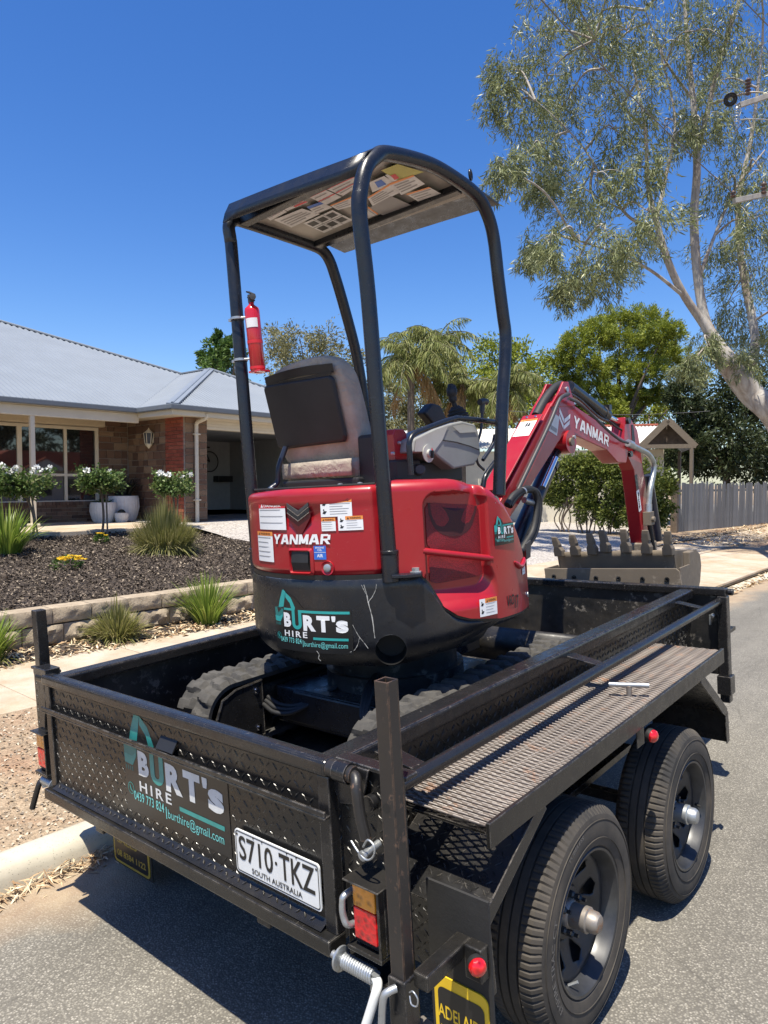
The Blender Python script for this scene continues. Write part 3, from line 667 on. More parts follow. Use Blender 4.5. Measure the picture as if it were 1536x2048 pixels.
# ---- pots on the porch
def pot(name, label, c, r, h):
    t = root(name, label, 'pot', c)
    b = MB(); b.lathe([(0, 0), (r*.72, 0), (r*.86, h*.2), (r, h*.55), (r*.97, h*.9), (r*.93, h), (r*.84, h), (r*.84, h*.9), (0, h*.88)], c, (0, 0, 1), 40); b.build('pot_body', 'pot_white', t, smooth=40)
    b = MB()
    for k in range(28): a = 2*math.pi*k/28; b.tube([(c[0]+r*f*math.cos(a), c[1]+r*f*math.sin(a), c[2]+h*g) for g, f in ((.06, .755), (.2, .858), (.55, 1.), (.9, .97))], .006, 4)
    b.build('pot_ribs', 'pot_white', t, smooth=60); return t
def blades(c, r, hgt, n, w, droop, seed, lean=.0, r0=.35, dome=.15):
    g = np.random.default_rng(seed); V = []; Q = []; S = 5
    for i in range(n):
        a = g.uniform(0, 2*math.pi); rad = math.sqrt(g.uniform(0, 1)); L = hgt*g.uniform(.75, 1.15)*(1-dome*rad*rad); out = r*rad*g.uniform(.75, 1.2)
        b0 = np.array([c[0]+math.cos(a)*rad*r*r0, c[1]+math.sin(a)*rad*r*r0, c[2]]); dr = np.array([math.cos(a), math.sin(a), 0]); sd = np.array([-math.sin(a), math.cos(a), 0])
        dd = droop*g.uniform(.6, 1.4)*rad; tw = g.uniform(-.5, .5)
        for k in range(S+1):
            t = k/S; p = b0+dr*(out*(1-r0)*(t**1.3)*1.2)+np.array([0, 0, L*(t*1.0-dd*t*t*1.0)]); ww = w*(1-t**2.5)*.5+.0008; s2 = sd*math.cos(tw*t)+np.array([0, 0, math.sin(tw*t)])
            V += [p-s2*ww, p+s2*ww]
        k0 = len(V)-2*(S+1); Q += [(k0+2*j, k0+2*j+1, k0+2*j+3, k0+2*j+2) for j in range(S)]
    return V, Q
pt = pot('plant_pot', 'medium white ribbed pot on the porch under the window', (-12.6, 6.86, 1.0), .29, .46)
V, Q = blades((-12.6, 6.86, 1.42), .25, .16, 60, .05, .5, 3); npmesh('foliage', V, Q, 'green_leaf', pt)
pt = pot('plant_pot', 'largest white ribbed pot on the porch holding a dark spiky plant', (-12.75, 7.45, 1.0), .36, .60)
V, Q = blades((-12.75, 7.45, 1.55), .42, .62, 120, .05, .35, 4); npmesh('foliage', V, Q, 'dark_plant', pt)
pt = pot('plant_pot', 'smallest white pot on the porch between two larger pots', (-12.25, 7.12, 1.0), .15, .22)
b = MB(); b.lathe([(0, .30), (.05, .29), (.09, .24), (.09, .18)], (-12.25, 7.12, 1.0), (0, 0, 1), 14); b.build('cactus', 'dark_plant', pt, smooth=60)

# ---- garden plants
def leafcloud(P, L0, L1, wr, d=None, spread=.6, seed=0):
    g = np.random.default_rng(seed); n = len(P)
    if d is None: d = g.normal(0, 1, (n, 3))
    else: d = np.asarray(d)+g.normal(0, spread, (n, 3))
    d = d/np.linalg.norm(d, axis=1)[:, None]; s = np.cross(d, g.normal(0, 1, (n, 3))); s /= np.linalg.norm(s, axis=1)[:, None]+1e-9
    L = g.uniform(L0, L1, n)[:, None]; W = L*wr; nn = np.cross(d, s)
    a = P; b_ = P+d*L*.45+s*W*.5+nn*W*.12; c = P+d*L; e = P+d*L*.45-s*W*.5+nn*W*.12
    return np.stack([a, b_, c, e], 1).reshape(-1, 3), np.arange(4*n).reshape(n, 4)
def ball(n, c, r, seed, shell=.5):
    g = np.random.default_rng(seed); v = g.normal(0, 1, (n, 3)); v /= np.linalg.norm(v, axis=1)[:, None]; q = g.uniform(shell**3, 1, n)**(1/3)
    return np.array(c)+v*q[:, None]*np.array(r), v
def rose(label, base, top, rad, seed, nfl):
    t = root('standard_rose', label, 'rose bush', base); g = np.random.default_rng(seed)
    b = MB(); b.tube(spline([base, (base[0]+.02, base[1]+.03, base[2]+.4), (top[0], top[1], top[2]-.12)], 5), .022, 8); b.build('trunk', 'bark_brown', t, smooth=60)
    b = MB(); b.tube([(base[0]+.05, base[1]+.09, base[2]), (top[0]+.03, top[1]+.08, top[2]-.1)], .016, 6); b.build('stake', 'stake', t)
    b = MB(); Ps = []; Ds = []
    for k in range(44):
        a = g.uniform(0, 2*math.pi); e = g.uniform(-.35, 1.0); q = g.uniform(.55, 1.05); d = np.array([math.cos(a)*rad*q, math.sin(a)*rad*q, e*rad*.62])
        tip = np.array(top)+d; mid = np.array(top)*.55+tip*.45+np.array([0, 0, .05-.1*(1-e)]); st = (top[0], top[1], top[2]-.14)
        b.tube(spline([st, tuple(mid), tuple(tip)], 4), [.008]*8+[.004], 5)
        for m_ in range(70): f = g.uniform(.35, 1.05); Ps.append(np.array(st)*(1-f)+tip*f+g.normal(0, .05, 3)); Ds.append(d/np.linalg.norm(d)+np.array([0, 0, .1]))
    b.build('stem', 'bark_brown', t, smooth=60)
    V, Q = leafcloud(np.array(Ps), .05, .085, .62, np.array(Ds), .8, seed); npmesh('crown', V, Q, 'rose_leaf', t)
    for k in range(nfl):
        a = g.uniform(0, 2*math.pi); c = np.array(top)+np.array([math.cos(a)*rad*g.uniform(.3, 1), math.sin(a)*rad*g.uniform(.3, 1), rad*g.uniform(.45, .75)])
        P, v = ball(18, c, (.025, .025, .02), seed+k); V, Q = leafcloud(P, .04, .065, .9, v+np.array([0, 0, .5]), .3, seed+k); npmesh('flower', V, Q, 'petal_white', t)
rose('white standard rose in front of the verandah post', (-9.75, 4.05, .88), (-9.75, 3.95, 1.85), .47, 21, 12)
rose('standard rose in front of the window with two stakes', (-9.75, 5.33, .88), (-9.75, 5.33, 1.93), .40, 22, 3)
rose('flat topped white standard rose in front of the red brick corner', (-9.75, 6.85, .88), (-9.75, 6.88, 1.82), .42, 23, 8)
def clump(label, c, r, h, n, w, droop, mat, seed, r0=.35, skirt=0, dome=.2):
    V, Q = blades(c, r, h, n, w, droop, seed, r0=r0, dome=dome); t = root('grass_clump', label, 'plant', c); npmesh('foliage', V, Q, mat, t)
    if skirt: V, Q = blades(c, r*1.1, h*.62, skirt, w, droop*2.3, seed+1, r0=.5); npmesh('dry_skirt', V, Q, 'blade_olive', t)
clump('large round clump of olive strappy leaves in the mulch bed', (-7.6, 5.32, h_bed(-7.6, 5.3)-.02), .60, .98, 2400, .011, .46, 'blade_olive', 31, .68, 900, .34)
clump('tall green strappy clump at the left edge of the mulch bed', (-8.6, 3.17, h_bed(-8.6, 3.1)-.02), .62, .92, 220, .028, .45, 'blade_green', 32)
clump('small low olive tuft against the block wall below', (-4.42, 2.70, .13), .38, .50, 700, .009, .5, 'blade_olive', 33, .45, 300, .4)
clump('bright green fountain shaped clump in front of the block wall', (-4.42, 3.92, .13), .46, .68, 300, .015, .36, 'blade_green', 34, .3)
clump('green and yellow tuft at the left end of the block wall', (-4.42, 1.36, .13), .36, .60, 240, .014, .45, 'blade_green', 35, .35, 60)
def daisy(label, c, r, nf, seed):
    t = root('daisy_plant', label, 'flower', c); P, v = ball(260, (c[0], c[1], c[2]+.05), (r, r, .10), seed); P[:, 2] = np.maximum(P[:, 2], c[2]); V, Q = leafcloud(P, .04, .08, .35, v+np.array([0, 0, .8]), .5, seed); npmesh('foliage', V, Q, 'green_leaf', t)
    g = np.random.default_rng(seed)
    for k in range(nf):
        q = np.array(c)+np.array([g.uniform(-r, r), g.uniform(-r, r), .13+g.uniform(0, .05)]); a = np.linspace(0, 2*math.pi, 13)[:-1]; d = np.stack([np.cos(a), np.sin(a), .25+0*a], 1)
        V, Q = leafcloud(np.repeat(q[None], 12, 0), .045, .055, .45, d, .05, seed+k); npmesh('flower', V, Q, 'petal_yellow', t)
daisy('yellow daisy plant flowering in the dark mulch bed', (-7.0, 3.36, h_bed(-7, 3.36)), .20, 18, 41)
daisy('small low yellow daisy near the rose stakes', (-9.1, 4.98, h_bed(-9.1, 4.98)), .10, 4, 42)
# ================================================================== TRAILER (local frame: x right, y forward, z up, origin at the gate's lower left corner)
TM = Matrix.Translation((0, 0, .60)) @ Euler((.0421, -.0387, 0)).to_matrix().to_4x4()
T = root('tandem_trailer', 'black tandem axle plant trailer with a chequer plate tailgate', 'trailer', (.84, 1.3, -.62), TM)
def part(mb, name, mat, parent=None, **k): return mb.build(name, mat, parent or T, **k)
def lugs(o, ux, uy, w, h, parent, mat='black_plate', pitch=.030, L=.027, W=.0062, up=.0024, skip=None):
    o = Vector(o); ux = Vector(ux).normalized(); uy = Vector(uy).normalized(); n = ux.cross(uy); V = []; Q = []
    for i in range(int(w/pitch)):
        for j in range(int(h/pitch)):
            u = (i+.5)*pitch; v = (j+.5)*pitch
            if skip and skip(u, v): continue
            s = 1 if (i+j) % 2 else -1; c = o+ux*u+uy*v; d = (ux+uy*s).normalized(); e = n.cross(d)
            k = len(V); V += [c-d*L/2, c-e*W/2, c+d*L/2, c+e*W/2, c-d*L*.30+n*up, c+d*L*.30+n*up]
            Q += [(k, k+1, k+5, k+4), (k+1, k+2, k+5, k+5), (k+2, k+3, k+4, k+5), (k+3, k, k+4, k+4)]
    F = [tuple(dict.fromkeys(q)) for q in Q]; b = MB(); b.v = [tuple(p) for p in V]; b.f = F
    return b.build('tread_lugs', mat, parent, fixn=False, kind='stuff')
# floor and frame
b = MB(); b.bx(-.06, 1.65, .035, 3.16, -.03, 0.); floor = part(b, 'floor', 'black_inner')
b = MB()
for x in (.28, 1.30): b.bx(x, x+.06, .04, 3.15, -.135, -.032)
part(b, 'chassis_rail', 'black_steel', bevel=.004)
for i, y in enumerate((.06, .75, 1.45, 2.15, 2.85)):
    b = MB(); b.bx(-.05, 1.64, y, y+.045, -.08, -.034); part(b, 'cross_member', 'black_steel')
for sx in (.30, 1.36):
    b = MB(); b.beam((sx, 2.9, -.10), (.83+(sx-.83)*.12, 4.75, -.10), .055, .10); part(b, 'drawbar', 'black_steel', bevel=.005)
b = MB(); b.bx(.5, 1.16, 3.62, 3.68, -.045, .0); b.bx(.42, 1.24, 3.34, 3.40, -.045, .0); part(b, 'drawbar_brace', 'black_steel')
b = MB(); b.bx(.42, 1.62, 3.22, 4.2, -.012, .012); part(b, 'drawbar_deck', 'black_plate')
b = MB(); b.beam((.83, 4.7, -.09), (.83, 4.98, -.09), .07, .07); b.lathe([(0, .03), (.035, .02), (.045, -.03), (.04, -.06)], (.83, 5.0, -.07), (0, 0, 1), 16); part(b, 'coupling', 'galv', smooth=40)
b = MB(); b.tube([(1.05, 4.25, -.58), (1.05, 4.25, .2)], .03, 12); b.lathe([(.09, -.035), (.1, 0), (.09, .035)], (1.05, 4.25, -.575), (1, 0, 0), 20); part(b, 'jockey_wheel', 'galv', smooth=40)
# sides
b = MB(); b.bx(-.052, -.044, .05, 3.16, -.03, .40); ls = part(b, 'left_side', 'black_inner')
b = MB(); b.bx(-.085, -.002, .06, 3.17, .395, .45); part(b, 'top_rail', 'black_steel', ls, bevel=.012, seg=3)
b = MB(); b.bx(1.628, 1.636, .05, 3.16, -.03, .40); rs = part(b, 'right_side', 'black_plate')
b = MB(); b.bx(1.585, 1.668, .06, 3.17, .392, .45); part(b, 'top_rail', 'black_steel', rs, bevel=.012, seg=3)
lugs((1.637, .08, .10), (0, 1, 0), (0, 0, 1), 3.0, .30, rs)
# headboard
b = MB(); b.bx(-.20, 1.845, 3.165, 3.175, -.06, .43); hb = part(b, 'headboard', 'black_inner')
b = MB(); b.bx(-.21, 1.85, 3.145, 3.205, .415, .462); b.tube([(1.85, 3.175, .44), (1.885, 3.175, .44)], .021, 12); part(b, 'top_rail', 'black_steel', hb, bevel=.008)
for x0, x1 in ((1.80, 1.855), (-.21, -.155)):
    b = MB(); b.bx(x0, x1, 3.14, 3.2, -.22, .415); part(b, 'corner_post', 'black_steel', hb, bevel=.005)
    b = MB(); b.bx(x0-.012, x1+.012, 3.128, 3.212, -.17, -.06); part(b, 'post_sleeve', 'black_steel', hb, bevel=.004)
b = MB(); b.lathe([(0, -.01), (.012, -.01), (.012, .012), (0, .016)], (1.775, 3.14, .30), (0, -1, 0), 8); part(b, 'bolt', 'galv', hb)
b = MB(); b.tube([(1.755, 3.15, .30), (1.755, 3.15, .24)], .006, 6); part(b, 'r_clip', 'galv', hb)
# rear corner panels
for x0, x1, lx in ((1.705, 1.93, 1.72), (-.19, -.012, -.18)):
    b = MB(); b.bx(x0, x1, .040, .048, -.05, .475); rp = part(b, 'rear_panel', 'black_plate', bevel=.002)
    lugs((x0+.01, .0395, -.03), (1, 0, 0), (0, 0, 1), x1-x0-.02, .49, rp)
    b = MB(); b.bx(x0, x1+.02, .028, .075, .47, .482); part(b, 'panel_lip', 'black_steel', rp, bevel=.003)
b = MB(); b.prism([(0, 0), (.13, 0), (.10, -.10), (.02, -.115), (-.02, -.05)], (1.70, .03, .475), (1, 0, 0), (0, 0, 1), (0, -.008, 0)); part(b, 'latch_bracket', 'black_steel', bevel=.002)
b = MB(); b.prism([(0, .02), (.04, .02), (.045, -.07), (.015, -.20), (-.01, -.20), (.005, -.09)], (-.05, .015, .44), (1, 0, 0), (0, 0, 1), (0, -.012, 0)); b.bx(-.085, .03, -.005, .06, .47, .50); part(b, 'latch_bracket', 'black_steel', bevel=.003)
# ---- tailgate
b = MB(); b.bx(.03, 1.675, .012, .018, .0, .44); tg_ = part(b, 'tailgate', 'black_plate')
lugs((.045, .012, .004), (1, 0, 0), (0, 0, 1), 1.615, .43, tg_, skip=lambda u, v: (.60 < u+.045 < 1.245 and .06 < v+.004 < .34) or (1.26 < u+.045 < 1.66 and .035 < v < .195))
b = MB(); b.bx(-.005, 1.705, -.012, .04, .432, .482); part(b, 'gate_rail', 'black_steel', tg_, bevel=.016, seg=4)
for x0 in (.0, 1.657):
    b = MB(); b.bx(x0, x0+.044, -.0, .036, -.002, .434); part(b, 'gate_upright', 'black_steel', tg_, bevel=.004)
b = MB(); b.bx(-.002, 1.702, -.034, .034, -.046, -.002); part(b, 'gate_sill', 'black_plate', tg_, bevel=.006)
b = MB(); b.grid(lambda i, j: (.045+1.61*i, .012-.030*(j**1.6), .020-.020*j+.002), 2, 8); sl = part(b, 'sill_lip', 'black_plate', tg_, smooth=60)
lugs((.06, -.014, .0062), (1, 0, 0), (0, .86, .51), 1.58, .031, tg_, L=.02)
b = MB(); b.bx(.0, 1.70, -.020, .011, .322, .330); b.bx(.0, 1.70, -.021, -.013, .330, .346); part(b, 'gate_bar', 'black_steel', tg_, bevel=.003)
b = MB(); b.prism([(0, 0), (.10, 0), (.085, .05), (-.015, .05)], (.885, -.018, .349), (1, 0, 0), (0, .72, .69), (0, -.003, .003)); part(b, 'gate_tab', 'black_print', tg_)
# pivot rod, bushings and drop handle at each end of the gate rail
b = MB(); b.tube([(1.70, .012, .457), (1.79, .012, .457)], .0225, 16); part(b, 'hinge_rod', 'post_rust', tg_, smooth=40)
b = MB(); b.tube([(1.728, .012, .457), (1.775, .012, .457)], .028, 16); part(b, 'bushing', 'black_steel', tg_, smooth=40)
b = MB(); b.tube(spline([(1.782, .012, .457), (1.80, .006, .452), (1.812, -.006, .43), (1.822, -.010, .37), (1.836, -.008, .31)], 5), .0155, 10); part(b, 'drop_handle', 'post_rust', tg_, smooth=40)
b = MB(); b.tube([(-.0, .012, .457), (-.065, .012, .457)], .021, 14); part(b, 'hinge_rod', 'black_steel', tg_, smooth=40)
b = MB(); b.tube([(1.845, .03, .285), (1.845, -.030, .280)], .010, 12); b.tube([(1.845, -.028, .280), (1.845, -.036, .279)], .013, 12); pn = part(b, 'gate_pin', 'galv', smooth=40)
b = MB(); b.tube(spline([(1.805, -.03, .305), (1.835, -.034, .285), (1.862, -.036, .276), (1.885, -.036, .292), (1.89, -.035, .318), (1.868, -.034, .328), (1.85, -.034, .305)], 5), .0028, 6); part(b, 'r_clip', 'galv', pn, smooth=60)
# number plate
npm = plane_map((1.278, -.004, .046), (1, 0, 0), (0, 0, 1))
b = MB(); b.add([npm(u, v, 0.) for u, v in rrect(0, .372, 0, .134, .012)]+[npm(u, v, -.004) for u, v in rrect(0, .372, 0, .134, .012)], [tuple(range(20)), tuple(range(39, 19, -1))]+[(i, (i+1) % 20, 20+(i+1) % 20, 20+i) for i in range(20)])
plate = part(b, 'number_plate', 'plate_white', tg_)
ring = MB(); A = rrect(.004, .368, .004, .130, .010); B = rrect(.007, .365, .007, .127, .008)
ring.add([npm(u, v, .0008) for u, v in A]+[npm(u, v, .0008) for u, v in B], [(i, (i+1) % 20, 20+(i+1) % 20, 20+i) for i in range(20)]); part(ring, 'plate_border', 'black_print', plate)
lettering('lettering', 'S710', 'black_print', plate, npm, .018, .176, .042, .118, .012)
lettering('lettering', 'TKZ', 'black_print', plate, npm, .204, .352, .042, .118, .012)
shape('lettering', [rrect(.185, .195, .076, .086, .003)], 'black_print', plate, npm)
lettering('lettering', 'SOUTH AUSTRALIA', 'black_print', plate, npm, .075, .297, .014, .031, .012)
for u in (.012, .36): shape('bolt_hole', [[(u+.004*math.cos(a*.7854), .118+.004*math.sin(a*.7854)) for a in range(8)]], 'black_print', plate, npm)
for u in (.09, .13, .24, .28): shape('bolt_hole', [[(u+.003*math.cos(a*.7854), .126+.003*math.sin(a*.7854)) for a in range(8)]], 'black_print', plate, npm, .0015)
# hire company sticker
def Z(X, Y): return ((X-268)/772, (1775-Y)/390)
def arc(cx, cy, r, a0, a1, n=10): return [(cx+r*math.cos(R_(a0+(a1-a0)*k/n)), cy+r*math.sin(R_(a0+(a1-a0)*k/n))) for k in range(n+1)]
def logo(parent, mp, w, h, teal='teal_print', white='white_print', backing=True, fine=True):
    q = lambda u, v, off=0.: mp(u*w, v*h, off)
    if backing:
        b = MB(); b.grid(lambda i, j: q(i, j*.995, .0004), 16, 4); b.grid(lambda i, j: q(.03+.42*i, .995+j*.30*max(0, math.sin(math.pi*min(1, i*1.02))), .0004), 14, 2); st = b.build('sticker', 'sticker_black', parent, fixn=False)
    else: st = parent
    def sh(polys, mat, off=.001): return shape('logo_mark', [[Z(*p) for p in pl] for pl in polys], mat, st, q, off)
    sh([[(325, 1395), (345, 1330), (385, 1240), (400, 1232), (425, 1250), (415, 1290), (390, 1390)][::-1], [(420, 1300), (425, 1255), (485, 1300), (500, 1330), (470, 1350), (440, 1320)][::-1], [(470, 1350), (500, 1330), (527, 1388), (520, 1410), (487, 1410)][::-1]], teal)
    sh([[(270, 1400), (330, 1392), (385, 1410), (376, 1475), (340, 1530), (275, 1525)][::-1]]+[[(x, 1535), (x+9, 1537), (x+8, 1560), (x+2, 1560)][::-1] for x in (278, 296, 314, 332)], teal if not fine else 'teal_dark', .0008)
    sh([[(272, 1475), (338, 1480), (372, 1455), (374, 1475), (340, 1528), (275, 1523)][::-1]], teal, .0012)
    # the U: two strokes and a round bottom, tied into the two rules
    ys = 1530; out = arc(539, ys, 52, 180, 0, 12); inn = arc(539, ys, 19, 0, 180, 12)
    U = [(487, 1405), (520, 1405)]
    sh([[(395, 1395), (487, 1395), (487, 1415), (395, 1415)][::-1], [(487, 1400), (520, 1400), (520, ys), (487, ys)][::-1], [(558, 1405), (591, 1405), (591, ys), (558, ys)][::-1], [(558, 1405), (1026, 1405), (1026, 1428), (558, 1428)][::-1], [(697, 1638), (1005, 1638), (1005, 1660), (697, 1660)][::-1]]
       + [[(539+52*math.cos(R_(a)), ys+50*math.sin(R_(a))), (539+52*math.cos(R_(a+18)), ys+50*math.sin(R_(a+18))), (539+19*math.cos(R_(a+18)), ys+18*math.sin(R_(a+18))), (539+19*math.cos(R_(a)), ys+18*math.sin(R_(a)))][::-1] for a in range(0, 180, 18)], teal, .0014)
    def tx(s, x0, x1, y0, y1, mat, bold=.0, space=1.):
        a = Z(x0, y1); c = Z(x1, y0); lettering('lettering', s, mat, st, q, a[0], c[0], a[1], c[1], bold, 0, space, .0016)
    tx('B', 388, 474, 1438, 1566, white, .055); tx('R', 606, 728, 1446, 1586, white, .055); tx('T', 738, 856, 1446, 1588, white, .06); tx("'", 872, 906, 1446, 1495, white, .05); tx('s', 908, 1010, 1482, 1590, white, .05)
    tx('HIRE', 388, 640, 1597, 1650, white, .02, 1.35)
    tx('0439 773 824', 335, 577, 1660, 1708, 'teal_light', .012, 1.08); tx('|', 590, 596, 1672, 1732, 'teal_light', .01); tx('burthire@gmail.com', 606, 996, 1676, 1738, 'teal_light', .0, 1.04)
    sh([[(312+26*math.cos(R_(a)), 1655+32*math.sin(R_(a))), (312+26*math.cos(R_(a+24)), 1655+32*math.sin(R_(a+24))), (312+22*math.cos(R_(a+24)), 1655+28*math.sin(R_(a+24))), (312+22*math.cos(R_(a)), 1655+28*math.sin(R_(a)))][::-1] for a in range(0, 360, 24)], teal, .0014)
    sh([[(300, 1640), (306, 1636), (312, 1650), (318, 1662), (326, 1668), (322, 1674), (310, 1668), (302, 1655)][::-1]], teal, .0014)
    return st
logo(tg_, plane_map((.612, .0105, .060), (1, 0, 0), (0, 0, 1)), .625, .275, 'teal_faded', 'white_faded')
# ---- rear posts
def hollow_post(x, y, z0, z1, s, name='corner_post'):
    t = .004; h = s/2; b = MB()
    b.bx(x-h, x+h, y-h, y-h+t, z0, z1); b.bx(x-h, x+h, y+h-t, y+h, z0, z1); b.bx(x-h, x-h+t, y-h+t, y+h-t, z0, z1); b.bx(x+h-t, x+h, y-h+t, y+h-t, z0, z1)
    return part(b, name, 'post_rust', bevel=.0012)
pr = hollow_post(1.953, -.028, -.13, .742, .041)
b = MB(); b.lathe([(0, .0), (.0115, .0)], (1.948, -.0490, .435), (0, -1, 0), 16); part(b, 'pin_hole', 'black_print', pr)
b = MB(); s_ = .027; b.bx(1.953-s_, 1.953+s_, -.028-s_, -.028+s_, -.11, .018); part(b, 'post_sleeve', 'black_steel', pr, bevel=.004)
b = MB(); b.prism([(-.07, -.055), (.05, -.055), (.08, .06), (-.02, .08)], (1.965, -.03, -.150), (1, 0, 0), (0, 1, 0), (0, 0, .012)); part(b, 'foot_plate', 'hub_rust', pr, bevel=.003)
b = MB(); b.bx(-.145, -.098, .03, .077, -.05, .735); part(b, 'corner_post', 'black_steel', bevel=.004)
b = MB(); b.bx(1.986, 2.030, -.03, .17, .000, .040); sb = part(b, 'side_beam', 'black_plate', bevel=.005)
b = MB(); b.bx(2.031, 2.082, .12, .17, -.045, .042); part(b, 'beam_tab', 'black_plate', sb, bevel=.004)
def marker(c, d, s=1.):
    b = MB(); c = Vector(c); d = Vector(d).normalized(); b.lathe([(0, 0), (.034*s, 0), (.036*s, .012*s), (.034*s, .024*s)], c, d, 20); mk = part(b, 'marker_light', 'plastic_black', smooth=40)
    b = MB(); b.lathe([(.033*s, .022*s), (.030*s, .036*s), (.018*s, .046*s), (0, .049*s)], c, d, 20); part(b, 'marker_lens', 'red_lens', mk, smooth=60)
marker((2.068, .116, .010), (.75, -.65, .05), .7)
marker((2.045, 1.36, .19), (1, -.25, -.05), .75)
b = MB(); b.bx(2.020, 2.024, 1.30, 1.37, .15, .235); part(b, 'marker_bracket', 'black_plate')
# tail lights
def tail_light(x0, x1, z0, z1, y):
    b = MB(); b.bx(x0-.006, x1+.022, y+.012, .04, z0-.02, z1+.004); h = part(b, 'light_housing', 'black_steel', bevel=.003)
    b = MB(); b.bx(x0-.014, x1+.03, y-.02, .045, z1+.005, z1+.010); b.bx(x1+.012, x1+.020, y-.008, .04, z0-.022, z1+.005); b.bx(x0-.02, x1+.02, y-.008, .04, z0-.034, z0-.022); part(b, 'light_hood', 'black_plate', h, bevel=.002)
    zm_ = z0+(z1-z0)*.56
    b = MB(); b.bx(x0, x1, y, y+.022, zm_+.001, z1); part(b, 'amber_lens', 'amber_lens', h, bevel=.004)
    b = MB(); b.bx(x0, x1, y, y+.022, z0, zm_-.001); part(b, 'red_lens', 'red_lens', h, bevel=.004)
tail_light(1.797, 1.874, .050, .200, -.030); tail_light(-.145, -.068, .050, .20, -.02+.03)
b = MB(); b.tube(spline([(1.785, .03, .160), (1.778, -.035, .158), (1.775, -.045, .14), (1.776, -.045, .105), (1.785, -.035, .08), (1.79, .03, .075)], 5), .009, 10); part(b, 'grab_handle', 'galv', smooth=40)
# spring latch, right and left
def spring_latch(x, y, z, s, hx):
    b = MB(); N = 13; pts = [(x+s*(.012+.105*t), y+.017*math.cos(t*N*2*math.pi), z+.017*math.sin(t*N*2*math.pi)) for t in [i/(N*10) for i in range(N*10+1)]]
    b.tube(pts, .0042, 6); sp = part(b, 'latch_spring', 'galv', smooth=60)
    b = MB(); b.tube([(x-s*.03, y, z), (x+s*.125, y, z)], .0105, 12); b.lathe([(.0, -.003), (.032, -.003), (.032, .003), (0, .003)], (x, y, z), (1, 0, 0), 20); b.tube([(x+s*.116, y, z-.035), (x+s*.122, y, z+.012)], .012, 8); part(b, 'latch_rod', 'galv', sp, smooth=40)
    b = MB(); b.tube(spline([(x+s*.120, y, z), (x+s*.132, y-.006, z-.008), (x+s*.134, y-.02, z-.03), (x+s*(.134-hx), y-.045, z-.125)], 5), .0125, 12); part(b, 'latch_handle', 'white_faded' if s > 0 else 'black_plate', sp, smooth=40)
spring_latch(1.742, -.030, -.030, 1, .025); spring_latch(-.03, .03, -.02, -1, -.02)
b = MB(); b.bx(1.70, 1.93, -.02, .05, -.055, -.045); part(b, 'latch_plate', 'black_plate')
b = MB(); b.tube(spline([(1.955, -.058, .0), (1.945, -.075, -.003), (1.935, -.083, -.02), (1.925, -.085, -.095)], 5), .0095, 10); part(b, 'locking_pin', 'galv', smooth=40)
b = MB(); b.tube(spline([(1.99, -.05, .0), (2.005, -.055, .012), (2.018, -.055, .0), (2.014, -.055, -.02), (1.998, -.055, -.022), (1.99, -.05, -.008)], 5), .002, 6); part(b, 'r_clip', 'galv', smooth=60)
# pipe rail along the right side and its brackets
b = MB(); b.tube([(1.822, .02, .385), (1.812, 1.6, .385), (1.81, 3.16, .385)], .0215, 20); pr_ = part(b, 'pipe_rail', 'black_steel', smooth=40)
for y in (.26, 1.5, 2.85):
    b = MB(); b.prism([(0, -.035), (.165, -.028), (.165, .028), (0, .035)], (1.660, y, .425), (.95, 0, -.16), (0, 1, 0), (0, 0, -.008)); part(b, 'rail_bracket', 'black_steel', pr_, bevel=.002)
# ---- shelf of expanded mesh above the wheels
sh_ = MB(); X0, X1, Y0, Y1, ZS = 1.72, 2.033, .245, 2.37, .290
sh_.bx(2.031, 2.045, Y0, Y1, .232, .302); shelf = part(sh_, 'shelf_edge', 'black_plate', bevel=.003)
b = MB(); b.bx(1.985, 2.031, Y0, Y1, .270, .276); b.bx(X0, 2.03, Y0, Y0+.03, .268, .276); b.bx(X0, 2.03, Y1-.03, Y1, .262, .276); part(b, 'shelf_angle', 'black_plate', shelf)
for y in (.95, 1.65): b = MB(); b.bx(1.64, 2.03, y, y+.03, .245, .272); part(b, 'shelf_support', 'black_steel', shelf)
lw, sw_ = .052, .0235; V = []; F = []; nrow = int((Y1-Y0-.02)/(sw_/2)); st = .0062; th = .0055
for r in range(nrow):
    yc = Y0+.012+r*sw_/2; n = int((X1-X0)/(lw/2)); ph = r % 2
    if r % 2: continue
    for k in range(n):
        for sgn in (1, -1):
            xa = X0+k*lw/2; xb = xa+lw/2; da = (sw_/2 if k % 2 == 0 else 0); db = (0 if k % 2 == 0 else sw_/2)
            ya, yb = yc+sgn*da*.92, yc+sgn*db*.92; i0 = len(V)
            za = .004 if k % 2 == 0 else -.003; zb = -.003 if k % 2 == 0 else .004
            za, zb = (za*sgn*-1), (zb*sgn*-1)
            for (x, y, z) in ((xa, ya, ZS+za), (xb, yb, ZS+zb)): V += [(x, y-st/2, z-th*.4), (x, y+st/2, z-th*.9), (x, y+st/2, z+th*.4), (x, y-st/2, z+th*.9)]
            F += [(i0, i0+1, i0+5, i0+4), (i0+1, i0+2, i0+6, i0+5), (i0+2, i0+3, i0+7, i0+6), (i0+3, i0, i0+4, i0+7)]
npmesh('expanded_mesh', V, F, 'mesh_steel', shelf, kind='stuff')
# T handle standing on the mesh
b = MB(); b.tube([(1.935, 1.46, .29), (1.935, 1.46, .335)], .011, 12); th_ = part(b, 'tie_bolt', 'hub_rust', smooth=40)
b = MB(); b.tube([(1.865, 1.43, .340), (2.005, 1.49, .340)], .0095, 10); part(b, 'tie_bar', 'galv', th_, smooth=40)
